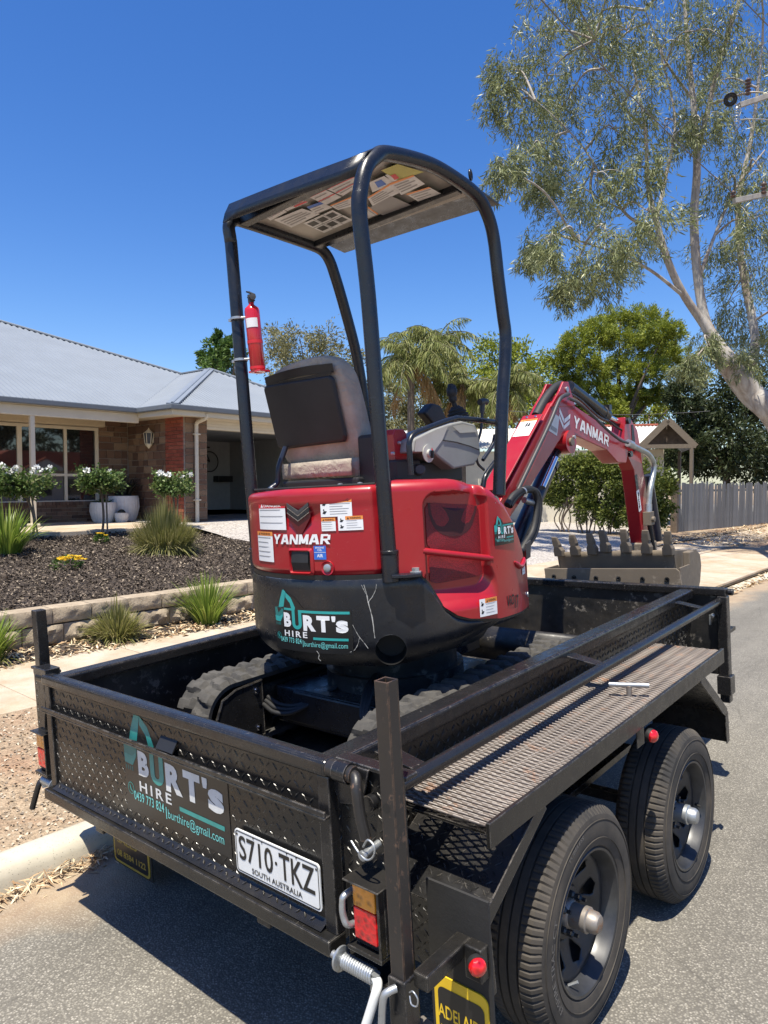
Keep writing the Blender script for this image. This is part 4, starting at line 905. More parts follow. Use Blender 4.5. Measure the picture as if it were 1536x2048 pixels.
# mudguards
gp = [(.55, .236), (.21, .045), (.225, -.16)]; fpts = [(2.04, .236), (2.405, -.03), (2.415, -.18)]
b = MB(); b.bx(1.66, 2.035, .55, 2.04, .230, .236); guard = part(b, 'mudguard', 'black_plate')
def gplate(p, q, name):
    (ya, za), (yb, zb) = p, q; b = MB(); b.beam((1.85, ya, za), (1.85, yb, zb), .37, .005, (0, -(zb-za), yb-ya)); o = part(b, name, 'black_plate', guard)
    b = MB(); b.beam((2.036, ya, za), (2.036, yb, zb), .004, .045, (0, -(zb-za), yb-ya)); part(b, 'guard_fold', 'black_steel', guard); return o
for a, c in ((gp[0], gp[1]), (gp[1], gp[2]), (fpts[0], fpts[1]), (fpts[1], fpts[2])): gplate(a, c, 'guard_plate')
n_ = Vector((0, -.191, .34)).normalized(); lugs((1.68, .21, .045+.004), (1, 0, 0), (0, .34, .191), .35, .39, guard)
lugs((1.68, .205, -.15), (1, 0, 0), (0, -.0, 1), .35, .19, guard)
b = MB(); b.beam((2.03, 2.05, .225), (2.035, 2.36, -.01), .03, .006, (1, 0, 0)); part(b, 'guard_stay', 'black_steel', guard)
# left guard (mirror), plain
for (ya, za), (yb, zb) in ((gp[0], gp[1]), (gp[1], gp[2]), ((.55, .236), (2.04, .236)), (fpts[0], fpts[1]), (fpts[1], fpts[2])):
    b = MB(); b.beam((-.23, ya, za), (-.23, yb, zb), .36, .005, (0, -(zb-za), yb-ya)); part(b, 'guard_plate', 'black_plate', guard)
# mudflaps with the dealer's lettering
def flap(x0, x1, y, z0, z1, lines, border, ink, name='mudflap'):
    b = MB(); b.bx(x0-.012, x1+.012, y+.004, y+.012, z0-.01, z1+.25); f = part(b, name, 'rubber')
    mp = plane_map((x0, y, z0), (1, 0, 0), (0, 0, 1)); w = x1-x0; h = z1-z0
    b = MB(); b.add([mp(u, v, 0) for u, v in rrect(0, w, 0, h, .025)]+[mp(u, v, -.004) for u, v in rrect(0, w, 0, h, .025)], [tuple(range(20))]+[(i, (i+1) % 20, 20+(i+1) % 20, 20+i) for i in range(20)]); p = part(b, 'flap_sign', border, f)
    shape('flap_field', [rrect(.012, w-.012, .012, h-(.03 if border == 'yellow_print' else -.0), .018)], 'sticker_black', p, mp)
    for s, a, c, d, e in lines: lettering('lettering', s, ink, p, mp, w*a, w*c, h*d, h*e, .015)
flap(1.905, 2.075, .15, -.36, -.10, [('ADELAIDE', .06, .94, .56, .70), ('TRAILER', .10, .90, .34, .48), ('SALES', .2, .8, .12, .26)], 'yellow_print', 'yellow_print')
flap(-.235, .085, .37, -.565, -.31, [('TRAILER', .10, .80, .66, .78), ('SALES', .12, .68, .40, .54), ('08 8384 1122', .10, .90, .14, .26)], 'ochre_print', 'ochre_print')
# ---- wheels
WR = .362
def make_wheel(x, y, z, sgn, lettered):
    w = MB(); c = Vector((x, y, z)); ax = Vector((sgn, 0, 0)); N = 368
    prof = [(.222, -.012, 0), (.234, .004, 0), (.262, .012, 0), (.300, .0135, 0), (.334, .004, 0), (.350, -.010, 1), (.3595, -.020, 1), (WR, -.034, 1), (WR, -.0575, 0), (WR-.008, -.0585, 0), (WR-.008, -.0645, 0), (WR, -.0655, 0), (WR+.001, -.090, 0), (WR-.008, -.091, 0), (WR-.008, -.097, 0), (WR+.001, -.098, 0), (WR, -.1225, 0), (WR-.008, -.1235, 0), (WR-.008, -.1295, 0), (WR, -.1305, 0), (WR, -.154, 1), (.3595, -.168, 1), (.350, -.178, 1), (.334, -.192, 0), (.300, -.2015, 0), (.262, -.20, 0), (.234, -.192, 0), (.222, -.176, 0)]
    V = []; n = len(prof)
    for k in range(N):
        a = 2*math.pi*k/N; cut = (k % 4 == 0)
        for r, h, s in prof:
            rr = r-(.0085 if (cut and s) else 0); V.append(c+ax*h+Vector((0, rr*math.cos(a), rr*math.sin(a))))
    F = [(k*n+i, ((k+1) % N)*n+i, ((k+1) % N)*n+i+1, k*n+i+1) for k in range(N) for i in range(n-1)]
    w.add(V, F); wh = bpy.data.objects.new('wheel', None); link(wh, T); wh.empty_display_size = .1
    ty = w.build('tyre', 'tyre_rubber', wh, smooth=24)
    for r in (.318, .262):
        b = MB(); hh = .0125 if r < .3 else .0096; b.lathe([(r-.0012, hh-.001), (r-.0008, hh+.0022), (r+.0008, hh+.0022), (r+.0012, hh-.001)], c, ax, 96); b.build('sidewall_rib', 'tyre_rubber', ty, smooth=60)
    if lettered:
        def am(a0, dirn, r0):
            def f(u, v, off=0.):
                a = a0-dirn*u/r0; r = r0+v*dirn; return c+ax*(.0125+off)+Vector((0, -r*math.cos(a)*1., r*math.sin(a)))
            return f
        lettering('sidewall_lettering', lettered, 'letter_grey', ty, am(-.62, -1*1., .286) if False else (lambda u, v, off=0.: c+ax*(.0142+off-.03*abs(v-.0)*.0)+Vector((0, -(.276+v)*math.cos(-.55+u/.286), (.276+v)*math.sin(-.55+u/.286)))), 0, .30, 0, .020, .0)
        lettering('sidewall_lettering', 'TUBELESS', 'letter_grey', ty, lambda u, v, off=0.: c+ax*(.0128+off)+Vector((0, -(.300+v)*math.cos(1.05+u/.3), (.300+v)*math.sin(1.05+u/.3))), 0, .11, 0, .014, .01)
    b = MB(); b.lathe([(.226, -.016), (.231, -.003), (.226, .004), (.218, .002), (.212, -.010), (.205, -.030), (.197, -.048), (.192, -.10), (.20, -.17), (.226, -.178)], c, ax, 64); rim = b.build('rim', 'rim_lip', wh, smooth=45)
    b = MB(); K = 8; depth = lambda r: -.086+.040*max(0, min(1, (r-.100)/.095))**1.2
    P = lambda r, a: c+ax*depth(r)+Vector((0, r*math.cos(a), r*math.sin(a)))
    RS = [.086, .100, .112, .124, .136, .148, .160, .172, .184, .196]; hs = math.pi/K
    def win(r): return .0 if (r < .1005 or r > .1605) else (.05+.19*(r-.10)/.06 if r < .1555 else .20)
    for k in range(K):
        a0 = 2*math.pi*k/K+.15
        for r0, r1 in zip(RS, RS[1:]):
            w0, w1 = win(r0), win(r1)
            for sg in (1, -1):   # half a spoke each side of a window centred on a0
                for q in range(3):
                    t0, t1 = q/3, (q+1)/3; A0 = w0+(hs-w0)*t0; A1 = w0+(hs-w0)*t1; B0 = w1+(hs-w1)*t0; B1 = w1+(hs-w1)*t1
                    b.add([P(r0, a0+sg*A0), P(r0, a0+sg*A1), P(r1, a0+sg*B1), P(r1, a0+sg*B0)], [(0, 1, 2, 3)])
    b.lathe([(.0865, -.086), (.082, -.078), (.05, -.076), (.0, -.076)], c, ax, 32); disc = b.build('spoke_disc', 'rim_black', rim, smooth=30, solid=.005, weld=True)
    hubm = 'hub_rust' if lettered else 'galv'
    b = MB(); b.lathe([(.05, -.078), (.046, -.066), (.039, -.060), (.038, -.02), (.041, -.018), (.041, -.004), (.035, .0), (.034, .022), (.026, .034), (.012, .038), (0, .038)], c, ax, 32); b.build('hub_cap', hubm, wh, smooth=40)
    for k in range(6):
        a = k*math.pi/3+.4; b = MB(); b.lathe([(.0115, -.080), (.0115, -.060), (.006, -.054), (.006, -.040), (0, -.040)], c+Vector((0, .064*math.cos(a), .064*math.sin(a))), ax, 6); b.build('wheel_nut', 'rim_lip', wh)
    b = MB(); a = -2.1 if lettered else -.2; q = c+ax*(-.035)+Vector((0, .20*math.cos(a), .20*math.sin(a))); b.tube([q, q+ax*.028+Vector((0, -.02*math.cos(a), -.02*math.sin(a)))], .005, 8); b.build('valve', 'galv' if lettered else 'rubber', wh, smooth=40)
    b = MB(); b.lathe([(.0, -.16), (.12, -.16), (.12, -.125), (.0, -.125)], c, ax, 32); b.build('brake_drum', 'black_print', wh)
make_wheel(2.038, .8125, -.258, 1, 'EMPIRE TRAC CT'); make_wheel(2.038, 1.805, -.305, 1, None)
make_wheel(-.40, .8125, -.258, -1, None); make_wheel(-.40, 1.805, -.305, -1, None)
for y, z in ((.8125, -.258), (1.805, -.305)):
    b = MB(); b.bx(-.25, 1.89, y-.022, y+.022, z-.022, z+.022); part(b, 'axle', 'black_steel')
for x in (.05, 1.62):
    b = MB(); b.beam((x, .45, -.16), (x, 1.15, -.16), .06, .03); b.beam((x, 1.45, -.2), (x, 2.15, -.2), .06, .03); b.bx(x-.03, x+.03, 1.2, 1.4, -.2, -.05); part(b, 'leaf_spring', 'black_steel')
# ================================================================== EXCAVATOR (same local frame as the trailer it stands on)
XC, YC = .845, 1.30
E = root('mini_excavator', 'red and black mini excavator with canopy standing on the trailer', 'excavator', (XC, YC, .0), TM)
def ep(mb, name, mat, parent=None, **k): return mb.build(name, mat, parent or E, **k)
TMi = TM.inverted(); LO = TMi @ CAM
def lray(u, v): return TMi.to_3x3() @ ray(u, v)
def LX(u, v, x): d = lray(u, v); return LO+d*((x-LO.x)/d.x)
def LY(u, v, y): d = lray(u, v); return LO+d*((y-LO.y)/d.y)
def LP(u, v, n, c): d = lray(u, v); n = Vector(n); return LO+d*((c-LO.dot(n))/d.dot(n))
def itp(t, tab):
    if t <= tab[0][0]: return tab[0][1]
    for (a, x), (b, y) in zip(tab, tab[1:]):
        if t <= b: return x+(y-x)*(t-a)/(b-a)
    return tab[-1][1]
def cyl(th, z, r): a = R_(th); return Vector((XC+r*math.sin(a), YC-r*math.cos(a), z))
def sst(a, b, x): t = max(0, min(1, (x-a)/(b-a))); return t*t*(3-2*t)
def cmap(th0, z0, r=.652): return lambda u, v, off=0.: cyl(th0+math.degrees(u/.65), z0+v, r+off)
# ---- tracks
def track(x0, x1):
    y0, y1, z0, z1 = .50, 2.10, .03, .335; r = (z1-z0)/2; zc = (z0+z1)/2; pts = []
    Ls = (y1-y0)-2*r; tot = 2*Ls+2*math.pi*r; n = 480
    def at(s):
        s %= tot
        if s < Ls: return (y0+r+s, z1, 0, 1)
        s -= Ls
        if s < math.pi*r: a = math.pi/2-s/r; return (y1-r+r*math.cos(a), zc+r*math.sin(a), math.cos(a), math.sin(a))
        s -= math.pi*r
        if s < Ls: return (y1-r-s, z0, 0, -1)
        s -= Ls; a = -math.pi/2-s/r; return (y0+r+r*math.cos(a), zc+r*math.sin(a), math.cos(a), math.sin(a))
    b = MB(); M = 14; V = []
    for i in range(n):
        s = tot*i/n; y, z, ny, nz = at(s)
        for k in range(M+1):
            t = k/M; half = 0 if t < .5 else .5; fr = (s/.088+half+.10*math.sin(t*9)) % 1.
            lug = sst(.10, .19, fr)*(1-sst(.64, .74, fr))*sst(0., .05, t)*(1-sst(.95, 1., t))*(1-.75*max(0, 1-abs(t-.5)*14))
            h = .021*lug; V.append((x0+(x1-x0)*t, y+ny*h, z+nz*h))
    # inner surface
    Mi = len(V)
    for i in range(n):
        y, z, ny, nz = at(tot*i/n); V += [(x0+.004, y-ny*.02, z-nz*.02), (x1-.004, y-ny*.02, z-nz*.02)]
    F = []
    for i in range(n):
        j = (i+1) % n
        for k in range(M): F.append((i*(M+1)+k, i*(M+1)+k+1, j*(M+1)+k+1, j*(M+1)+k))
        F += [(Mi+2*i, Mi+2*j, Mi+2*j+1, Mi+2*i+1), (i*(M+1), j*(M+1), Mi+2*j, Mi+2*i), (i*(M+1)+M, Mi+2*i+1, Mi+2*j+1, j*(M+1)+M)]
    b.add(V, F); tr = ep(b, 'track', 'track_rubber', smooth=38)
    b = MB(); b.bx(x0+.05, x1-.05, y0+.16, y1-.16, .09, .27); ep(b, 'track_frame', 'black_inner', tr, bevel=.02)
    for y in (y0+r, y1-r): b = MB(); b.lathe([(0, -.06), (.07, -.06), (.125, -.05), (.125, .05), (.07, .06), (0, .06)], ((x0+x1)/2, y, zc), (1, 0, 0), 24); ep(b, 'idler', 'black_steel', tr, smooth=40)
    for y in (.85, 1.1, 1.35, 1.6): b = MB(); b.lathe([(0, -.07), (.05, -.07), (.05, .07), (0, .07)], ((x0+x1)/2, y, .09), (1, 0, 0), 16); ep(b, 'roller', 'black_steel', tr, smooth=40)
track(.205, .435); track(1.255, 1.485)
for xs, sg in ((.44, 1), (1.25, -1)):   # motor guards beside the sprockets
    b = MB(); poly = [(.54, .07), (.54, .20), (.575, .275), (.65, .305), (.80, .315), (.80, .06)]
    b.prism(poly, (xs, 0, 0), (0, 1, 0), (0, 0, 1), (.008*sg, 0, 0)); g = ep(b, 'motor_guard', 'black_steel')
    b = MB(); b.tube([(xs+.006*sg, y, z) for y, z in [(.54, .07), (.54, .20), (.575, .275), (.65, .305), (.80, .315)]], .006, 6); b.tube([(xs+.006*sg, .80, .315), (xs+.006*sg, .80, .06), (xs+.006*sg, .54, .07)], .0045, 6); ep(b, 'guard_edge', 'black_plate', g)
    for y, z in ((.765, .275), (.765, .10)): b = MB(); b.lathe([(0, .014), (.010, .014), (.012, .004), (.018, .003), (.018, 0)], (xs+.007*sg, y, z), (sg, 0, 0), 12); ep(b, 'bolt', 'chrome', g)
b = MB(); b.bx(.45, 1.24, .88, 1.75, .10, .27); b.prism([(.50, .12), (1.19, .12), (1.10, .27), (.59, .27)], (0, .86, 0), (1, 0, 0), (0, 0, 1), (0, .02, 0)); ep(b, 'centre_frame', 'cw_black', bevel=.01)
for k in range(3):
    b = MB(); b.tube(spline([(.452, .80+.014*k, .20+.014*k), (.56, .78+.02*k, .185+.012*k), (.66, .83+.02*k, .20+.01*k), (.78, 1.02+.02*k, .30), (.84, 1.12, .34)], 6), .0105, 8); ep(b, 'hose', 'hose_black', smooth=60)
    b = MB(); b.tube(spline([(.98, 1.0+.01*k, .36), (1.03+.01*k, .88+.01*k, .33), (1.08+.012*k, .80, .24), (1.15+.01*k, .82, .17), (1.22, .86, .14)], 6), .0105, 8); ep(b, 'hose', 'hose_black', smooth=60)
b = MB(); b.lathe([(.0, .27), (.33, .27), (.33, .34), (.30, .34), (.30, .44), (.0, .44)], (XC, YC, 0), (0, 0, 1), 48); ep(b, 'slew_ring', 'black_inner', smooth=40)
# dozer blade in front of the tracks
b = MB(); b.grid(lambda i, j: (.36+.97*i, 2.50-.05*math.sin(math.pi*j), .05+.20*j), 2, 10); ep(b, 'dozer_blade', 'black_inner', solid=.012, smooth=60)
for x in (.55, 1.12): b = MB(); b.beam((x, 1.8, .16), (x, 2.46, .16), .06, .08); ep(b, 'blade_arm', 'cw_black', bevel=.006)
# ---- counterweight, one casting, solid, with a round tow recess cut in it
ZT = [(-95, .62), (-80, .66), (-58, .80), (-45, .825), (51, .832), (54.4, .79), (59.4, .69), (64, .652), (69, .632), (84, .605), (100, .600), (118, .597)]
ZB = [(-95, .56), (-60, .49), (-40, .47), (40, .468), (51, .485), (64, .508), (84, .560), (100, .582), (118, .588)]
def cw_r(z, zb, zt): return .65-.075*max(0, 1-(z-zb)/.11)**2-.008*max(0, 1-(zt-z)/.014)**2
b = MB(); NT_, NZ = 150, 18
V = []
for i in range(NT_+1):
    th = -95+213*i/NT_; zb, zt = itp(th, ZB), itp(th, ZT)
    for j in range(NZ+1): z = zb+(zt-zb)*(j/NZ); V.append(cyl(th, z, cw_r(z, zb, zt)))
    V.append(cyl(th, zt, .56)); V.append(cyl(th, zb, .50))
n = NZ+3; F = [(i*n+j, (i+1)*n+j, (i+1)*n+(j+1) % n, i*n+(j+1) % n) for i in range(NT_) for j in range(n)]
F += [tuple(range(n-1, -1, -1)), tuple(NT_*n+j for j in range(n))]
b.add(V, F); cw = ep(b, 'counterweight', 'cw_black')
cut = MB(); cc = cyl(39.5, .548, .60); cut.lathe([(0, -.14), (.062, -.14), (.062, .12), (0, .12)], cc, cyl(39.5, 0, 1)-cyl(39.5, 0, 0), 40); co_ = cut.build('cutter', 'black_print', E)
md = cw.modifiers.new('b', 'BOOLEAN'); md.object = co_; md.operation = 'DIFFERENCE'; md.solver = 'EXACT'
dg = bpy.context.evaluated_depsgraph_get(); me = bpy.data.meshes.new_from_object(cw.evaluated_get(dg)); cw.modifiers.clear(); cw.data = me
bpy.data.objects.remove(co_)
me.polygons.foreach_set('use_smooth', [True]*len(me.polygons)); me.set_sharp_from_angle(angle=R_(35))
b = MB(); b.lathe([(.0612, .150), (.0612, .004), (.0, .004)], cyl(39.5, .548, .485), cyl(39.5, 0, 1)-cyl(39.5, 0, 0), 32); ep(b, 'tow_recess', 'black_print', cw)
logo(cw, cmap(-8.4, .536, .6515), .395, .180)
def drip(pts, w):
    mp = cmap(0, 0, .6512); P = [Vector((R_(t)*.65, z, 0)) for t, z in pts]; P = spline(P, 4); b = MB(); V = []; g = random.Random(3)
    for k, p in enumerate(P):
        d = (P[min(k+1, len(P)-1)]-P[max(k-1, 0)]).normalized(); nx_ = Vector((-d.y, d.x, 0)); ww = w*(.4+.9*g.random()); V += [mp(p.x+nx_.x*ww+g.uniform(-.001, .001), p.y+nx_.y*ww, .0006), mp(p.x-nx_.x*ww, p.y-nx_.y*ww, .0006)]
    b.add(V, [(2*k, 2*k+1, 2*k+3, 2*k+2) for k in range(len(P)-1)]); return b.build('dried_drip', 'dried_drip', cw, fixn=False)
drip([(31.4, .812), (32.2, .775), (32.6, .74), (33.4, .70), (33.8, .66), (34.2, .60)], .0018); drip([(35.8, .812), (35.4, .79), (34.2, .765), (33.0, .748), (32.6, .74)], .0012); drip([(30.6, .812), (31.0, .80), (31.6, .785), (32.0, .775)], .0010)
drip([(26.6, .655), (27.6, .63), (28.8, .605), (30.2, .585), (31.6, .560)], .0010); drip([(28.8, .605), (28.2, .58), (26.8, .555), (25.0, .545)], .0009); drip([(12, .545), (13, .530), (12.6, .515), (13.6, .505)], .0016)
# house floor and inside
b = MB(); b.lathe([(0, .45), (.44, .47), (.46, .50), (.46, .56), (0, .56)], (XC, YC, 0), (0, 0, 1), 64); ep(b, 'house_floor', 'black_inner', smooth=40)
b = MB(); b.lathe([(.46, .56), (.46, 1.10), (.44, 1.14), (0, 1.14)], (XC, YC, 0), (0, 0, 1), 64, a0=R_(10), a1=R_(180)); ep(b, 'inner_body', 'plastic_black', smooth=40)
# ---- engine hood at the rear
def skin(name, th0, th1, zb, zt, rfun, shoulder, inner, nt, nz, mat):
    b = MB()
    def f(i, j):
        th = th0+(th1-th0)*i; a, c = zb(th), zt(th); e = min(1, min(i, 1-i)*40)
        if j <= .72: z = a+(c-shoulder-a)*(j/.72); r = rfun(th, z)
        elif j <= .90: q = (j-.72)/.18*math.pi/2; z = c-shoulder+shoulder*math.sin(q); r = rfun(th, c-shoulder)-shoulder*(1-math.cos(q))
        else: q = (j-.90)/.10; z = c+.004*q; r = rfun(th, c-shoulder)-shoulder-(rfun(th, c-shoulder)-shoulder-inner)*q
        return cyl(th, z, r-.012*(1-e))
    b.grid(f, nt, nz); return ep(b, name, mat, smooth=50)
def hood_r(th, z): return .6455+.006*sst(1.11, 1.15, z)*math.exp(-((th-5)/30)**2)-.014*sst(1.0, 1.09, z)*(1-sst(1.09, 1.14, z))*math.exp(-((th-7)/11)**2)-.010*(1-sst(.845, .87, z))
hood = skin('engine_hood', -47, 37.6, lambda t: .848, lambda t: 1.200-.014*max(0, -t/40), hood_r, .030, .30, 150, 90, 'red_paint')
b = MB(); b.grid(lambda i, j: cyl(-48+87*i, .830+.02*j, .640), 60, 2); ep(b, 'hood_gap', 'black_print', hood)
b = MB(); b.tube([cyl(-46+83*k/40, 1.203, .612) for k in range(41)], .006, 6); ep(b, 'hood_seal', 'rubber', hood, smooth=60)
hm = lambda th0, z0: cmap(th0, z0, .6475)
for t in (-16, 23, 31): b = MB(); b.lathe([(.011, 0), (.010, .008), (0, .010)], cyl(t, 1.203, .590), (0, 0, 1), 10); ep(b, 'bolt', 'galv', hood)
# chevron badge
def vbadge(th, z, w, h, t, mat, off, name): 
    mp = hm(th, z); b = MB()
    for s in (-1, 1):
        P = [(0, 0), (s*w, h), (s*w, h+t), (0, t)]
        b.add([mp(u, v, off+.003) for u, v in P]+[mp(u, v, -.012) for u, v in P], [(0, 1, 2, 3), (0, 1, 5, 4), (1, 2, 6, 5), (2, 3, 7, 6), (3, 0, 4, 7)])
    return b.build(name, mat, hood)
vbadge(7.4, 1.096, .056, .034, .014, 'plastic_dark', .004, 'badge'); vbadge(7.4, 1.089, .056, .034, .005, 'chrome', .003, 'badge'); vbadge(7.4, 1.075, .057, .034, .013, 'plastic_black', .003, 'badge'); vbadge(7.4, 1.068, .058, .034, .005, 'chrome', .003, 'badge')
shape('badge_shadow_plate', [[(-.06, .01), (0, -.075), (.06, .01), (.06, .04), (0, 0), (-.06, .04)]], 'red_dark', hood, hm(7.4, 1.075), .0004)
block_word('lettering', 'YANMAR', 'white_print', hood, hm(-6.6, .9755), 0, .305, 0, .040, .24, .16)
# latch
b = MB(); mp = hm(1.6, .862); A = rrect(-.002, .128, -.012, .098, .012); B = rrect(.016, .110, .006, .084, .006)
b.add([mp(u, v, .001) for u, v in A]+[mp(u, v, .010) for u, v in rrect(.008, .118, -.003, .09, .010)]+[mp(u, v, -.014) for u, v in B], [(i, (i+1) % 20, 20+(i+1) % 20, 20+i) for i in range(20)]+[(20+i, 20+(i+1) % 20, 40+(i+1) % 20, 40+i) for i in range(20)]); ep(b, 'latch_surround', 'red_paint', hood, smooth=40)
panel('latch_pocket', .016, .110, .006, .084, 'black_print', hood, mp, .0005)
b = MB(); b.grid(lambda i, j: mp(.018+.088*i, .040+.042*j, .009-.006*j), 6, 2); b.grid(lambda i, j: mp(.018+.088*i, .010+.030*j, .002+.007*j), 6, 2); ep(b, 'latch_lever', 'plastic_black', hood)
c = cyl(18.4, .880, .646); d = cyl(18.4, 0, 1)-cyl(18.4, 0, 0)
b = MB(); b.lathe([(.030, 0), (.028, .006), (.020, .002), (.0, .002)], c, d, 28); lk = ep(b, 'lock_recess', 'red_paint', hood, smooth=40)
b = MB(); b.lathe([(.016, .001), (.016, .008), (.012, .010), (.0, .010)], c, d, 24); ep(b, 'lock', 'galv', lk, smooth=40)
# stickers
def sticker(parent, mp, w, h, head=None, htxt='WARNING', bars=5, pict=0., base='white_print', seed=1, side='left', hh=.26):
    p = panel('safety_sticker', 0, w, 0, h, base, parent, mp, .0008); g = random.Random(seed); x0 = w*pict if side == 'left' else 0
    if head:
        shape('sticker_head', [[(x0, h*(1-hh)), (w, h*(1-hh)), (w, h), (x0, h)]], head, p, mp, .0012)
        lettering('lettering', htxt, 'black_print' if head != 'red_print' else 'white_print', p, mp, x0+(w-x0)*.25, x0+(w-x0)*.88, h*(1-hh*.8), h*(1-hh*.25), .02, off=.0015)
        shape('warning_mark', [[(x0+(w-x0)*.10, h*(1-hh*.85)), (x0+(w-x0)*.22, h*(1-hh*.85)), (x0+(w-x0)*.16, h*(1-hh*.2))]], 'black_print' if head != 'red_print' else 'white_print', p, mp, .0015)
    top = h*(1-hh) if head else h*.95; polys = []
    for k in range(bars):
        y1 = top-h*.05-(top-h*.08)*k/bars; polys.append([(x0+w*.04, y1-h*.028), (x0+w*.04+(w-x0-w*.08)*g.uniform(.6, 1), y1-h*.028), (x0+w*.04+(w-x0-w*.08)*g.uniform(.6, 1), y1), (x0+w*.04, y1)])
    if polys: shape('print_lines', polys, 'grey_print', p, mp, .0013)
    if pict:
        xx = w*pict*.5; polys = []
        for cy in ((.72, .28) if h > w*.35 else (.5,)):
            polys += [[(xx-w*pict*.28, h*cy-h*.10), (xx+w*pict*.05, h*cy-h*.13), (xx+w*pict*.30, h*cy+h*.02), (xx-w*pict*.1, h*cy+h*.04)], [(xx+w*pict*.08*math.cos(a)*1.2-w*pict*.1, h*cy+h*.09+h*.05*math.sin(a)) for a in [i*1.047 for i in range(6)]]]
        shape('pictogram', polys, 'black_print', p, mp, .0013)
    return p
sticker(hood, hm(17.0, 1.083), .133, .074, 'orange_print', pict=.26, seed=2)
sticker(hood, hm(17.0, 1.027), .062, .052, 'orange_print', bars=4, seed=3)
sticker(hood, hm(23.4, 1.027), .102, .056, 'orange_print', bars=4, pict=.30, seed=4)
sticker(hood, hm(-17, 1.034), .204, .112, 'red_print', 'DANGER', bars=3, pict=0, seed=5, hh=.2)
sticker(hood, hm(-20, .897), .142, .128, 'orange_print', bars=5, pict=.0, seed=6, hh=.14)
p = panel('blue_sticker', 0, .056, 0, .055, 'blue_print', hood, hm(13.2, .914), .0008)
lettering('lettering', 'ENGINE', 'white_print', p, hm(13.2, .914), .008, .048, .044, .051, .01); lettering('lettering', 'OIL', 'white_print', p, hm(13.2, .914), .017, .039, .034, .042, .01); lettering('lettering', 'AIR', 'white_print', p, hm(13.2, .914), .014, .042, .009, .022, .02)
shape('print_lines', [[(.002, .028), (.054, .028), (.054, .0295), (.002, .0295)]], 'white_print', p, hm(13.2, .914), .0013)
# ---- right side cover
ZTC = [(38, 1.213), (64, 1.207), (75, 1.190), (83, 1.158), (90, 1.108), (97, 1.03), (104, .935), (110, .84), (118, .70)]
def sdf(th, z, hw=.150, hz=.200, cz=.955, r=.055):
    a = abs((th-66.6)*math.pi/180*.65)-hw+r; q = abs(z-cz)-hz+r
    return math.hypot(max(a, 0), max(q, 0))+min(max(a, q), 0)-r
def cov_r(th, z):
    s = sdf(th, z); w = .016+.075*max(0, min(1, (.84-z)/.12)); base = .65+.006*math.exp(-((th-66)/20)**2)
    base -= .012*sst(.02, .0, 0)*0
    return base-.050*(1-sst(-.012, w-.012, s))
cover = skin('side_cover', 39.3, 118, lambda t: itp(t, ZT)+.010, lambda t: itp(t, ZTC), cov_r, .045, .34, 260, 150, 'red_paint')
b = MB(); b.grid(lambda i, j: cyl(50+68*i, itp(50+68*i, ZT)-.004+.018*j, .640), 60, 2); ep(b, 'cover_gap', 'black_print', cover)
def grille(th0, th1, za0, za1, zb0, zb1, name):
    """rounded panel between two slanted edges: lower edge za0->za1, upper edge zb0->zb1"""
    b = MB(); ring = []; hw = (th1-th0)
    for u, v in rrect(0, 1, 0, 1, .16, 6): ring.append((u, v))
    K = 8; V = []
    for k in range(K+1):
        t = k/K
        for u, v in ring:
            uu, vv = .5+(u-.5)*t, .5+(v-.5)*t; th = th0+hw*uu; lo = za0+(za1-za0)*uu; hi = zb0+(zb1-zb0)*uu; z = lo+(hi-lo)*vv; V.append(cyl(th, z, .6070+.006*math.exp(-((th-66)/20)**2)))
    m_ = len(ring); F = [(k*m_+i, k*m_+(i+1) % m_, (k+1)*m_+(i+1) % m_, (k+1)*m_+i) for k in range(K) for i in range(m_)]
    b.add(V, F); return ep(b, name, 'red_mesh', cover, smooth=60)
grille(55.2, 79.2, .930, .880, 1.118, 1.090, 'grille'); grille(55.6, 79.6, .790, .800, .915, .862, 'grille')
m = NT('mesh_dark'); v = m.voro(330); m.set(color=m.mix(m.ramp(v, [(.25, 0), (.45, 1)]), (.004, .003, .003), (.055, .006, .008)), rough=.6)  # darker copy of the grille mesh colour
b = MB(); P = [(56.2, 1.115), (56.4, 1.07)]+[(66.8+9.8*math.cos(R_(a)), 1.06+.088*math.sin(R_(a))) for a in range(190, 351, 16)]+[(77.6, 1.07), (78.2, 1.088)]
b.add([cyl(t, z, .6080+.006*math.exp(-((t-66)/20)**2)) for t, z in P]+[cyl(67, 1.075, .6140)], [(i, i+1, len(P)) for i in range(len(P)-1)]+[(len(P)-1, 0, len(P))]); ep(b, 'fan_shade_patch', 'mesh_dark', cover)  # flat patch, shade of the hollow behind the mesh put into its colour
b = MB(); b.tube([cyl(52.5+28.8*k/24, .930-.062*k/24, .643) for k in range(25)], .014, 10); ep(b, 'grille_bar', 'red_paint', cover, smooth=60)
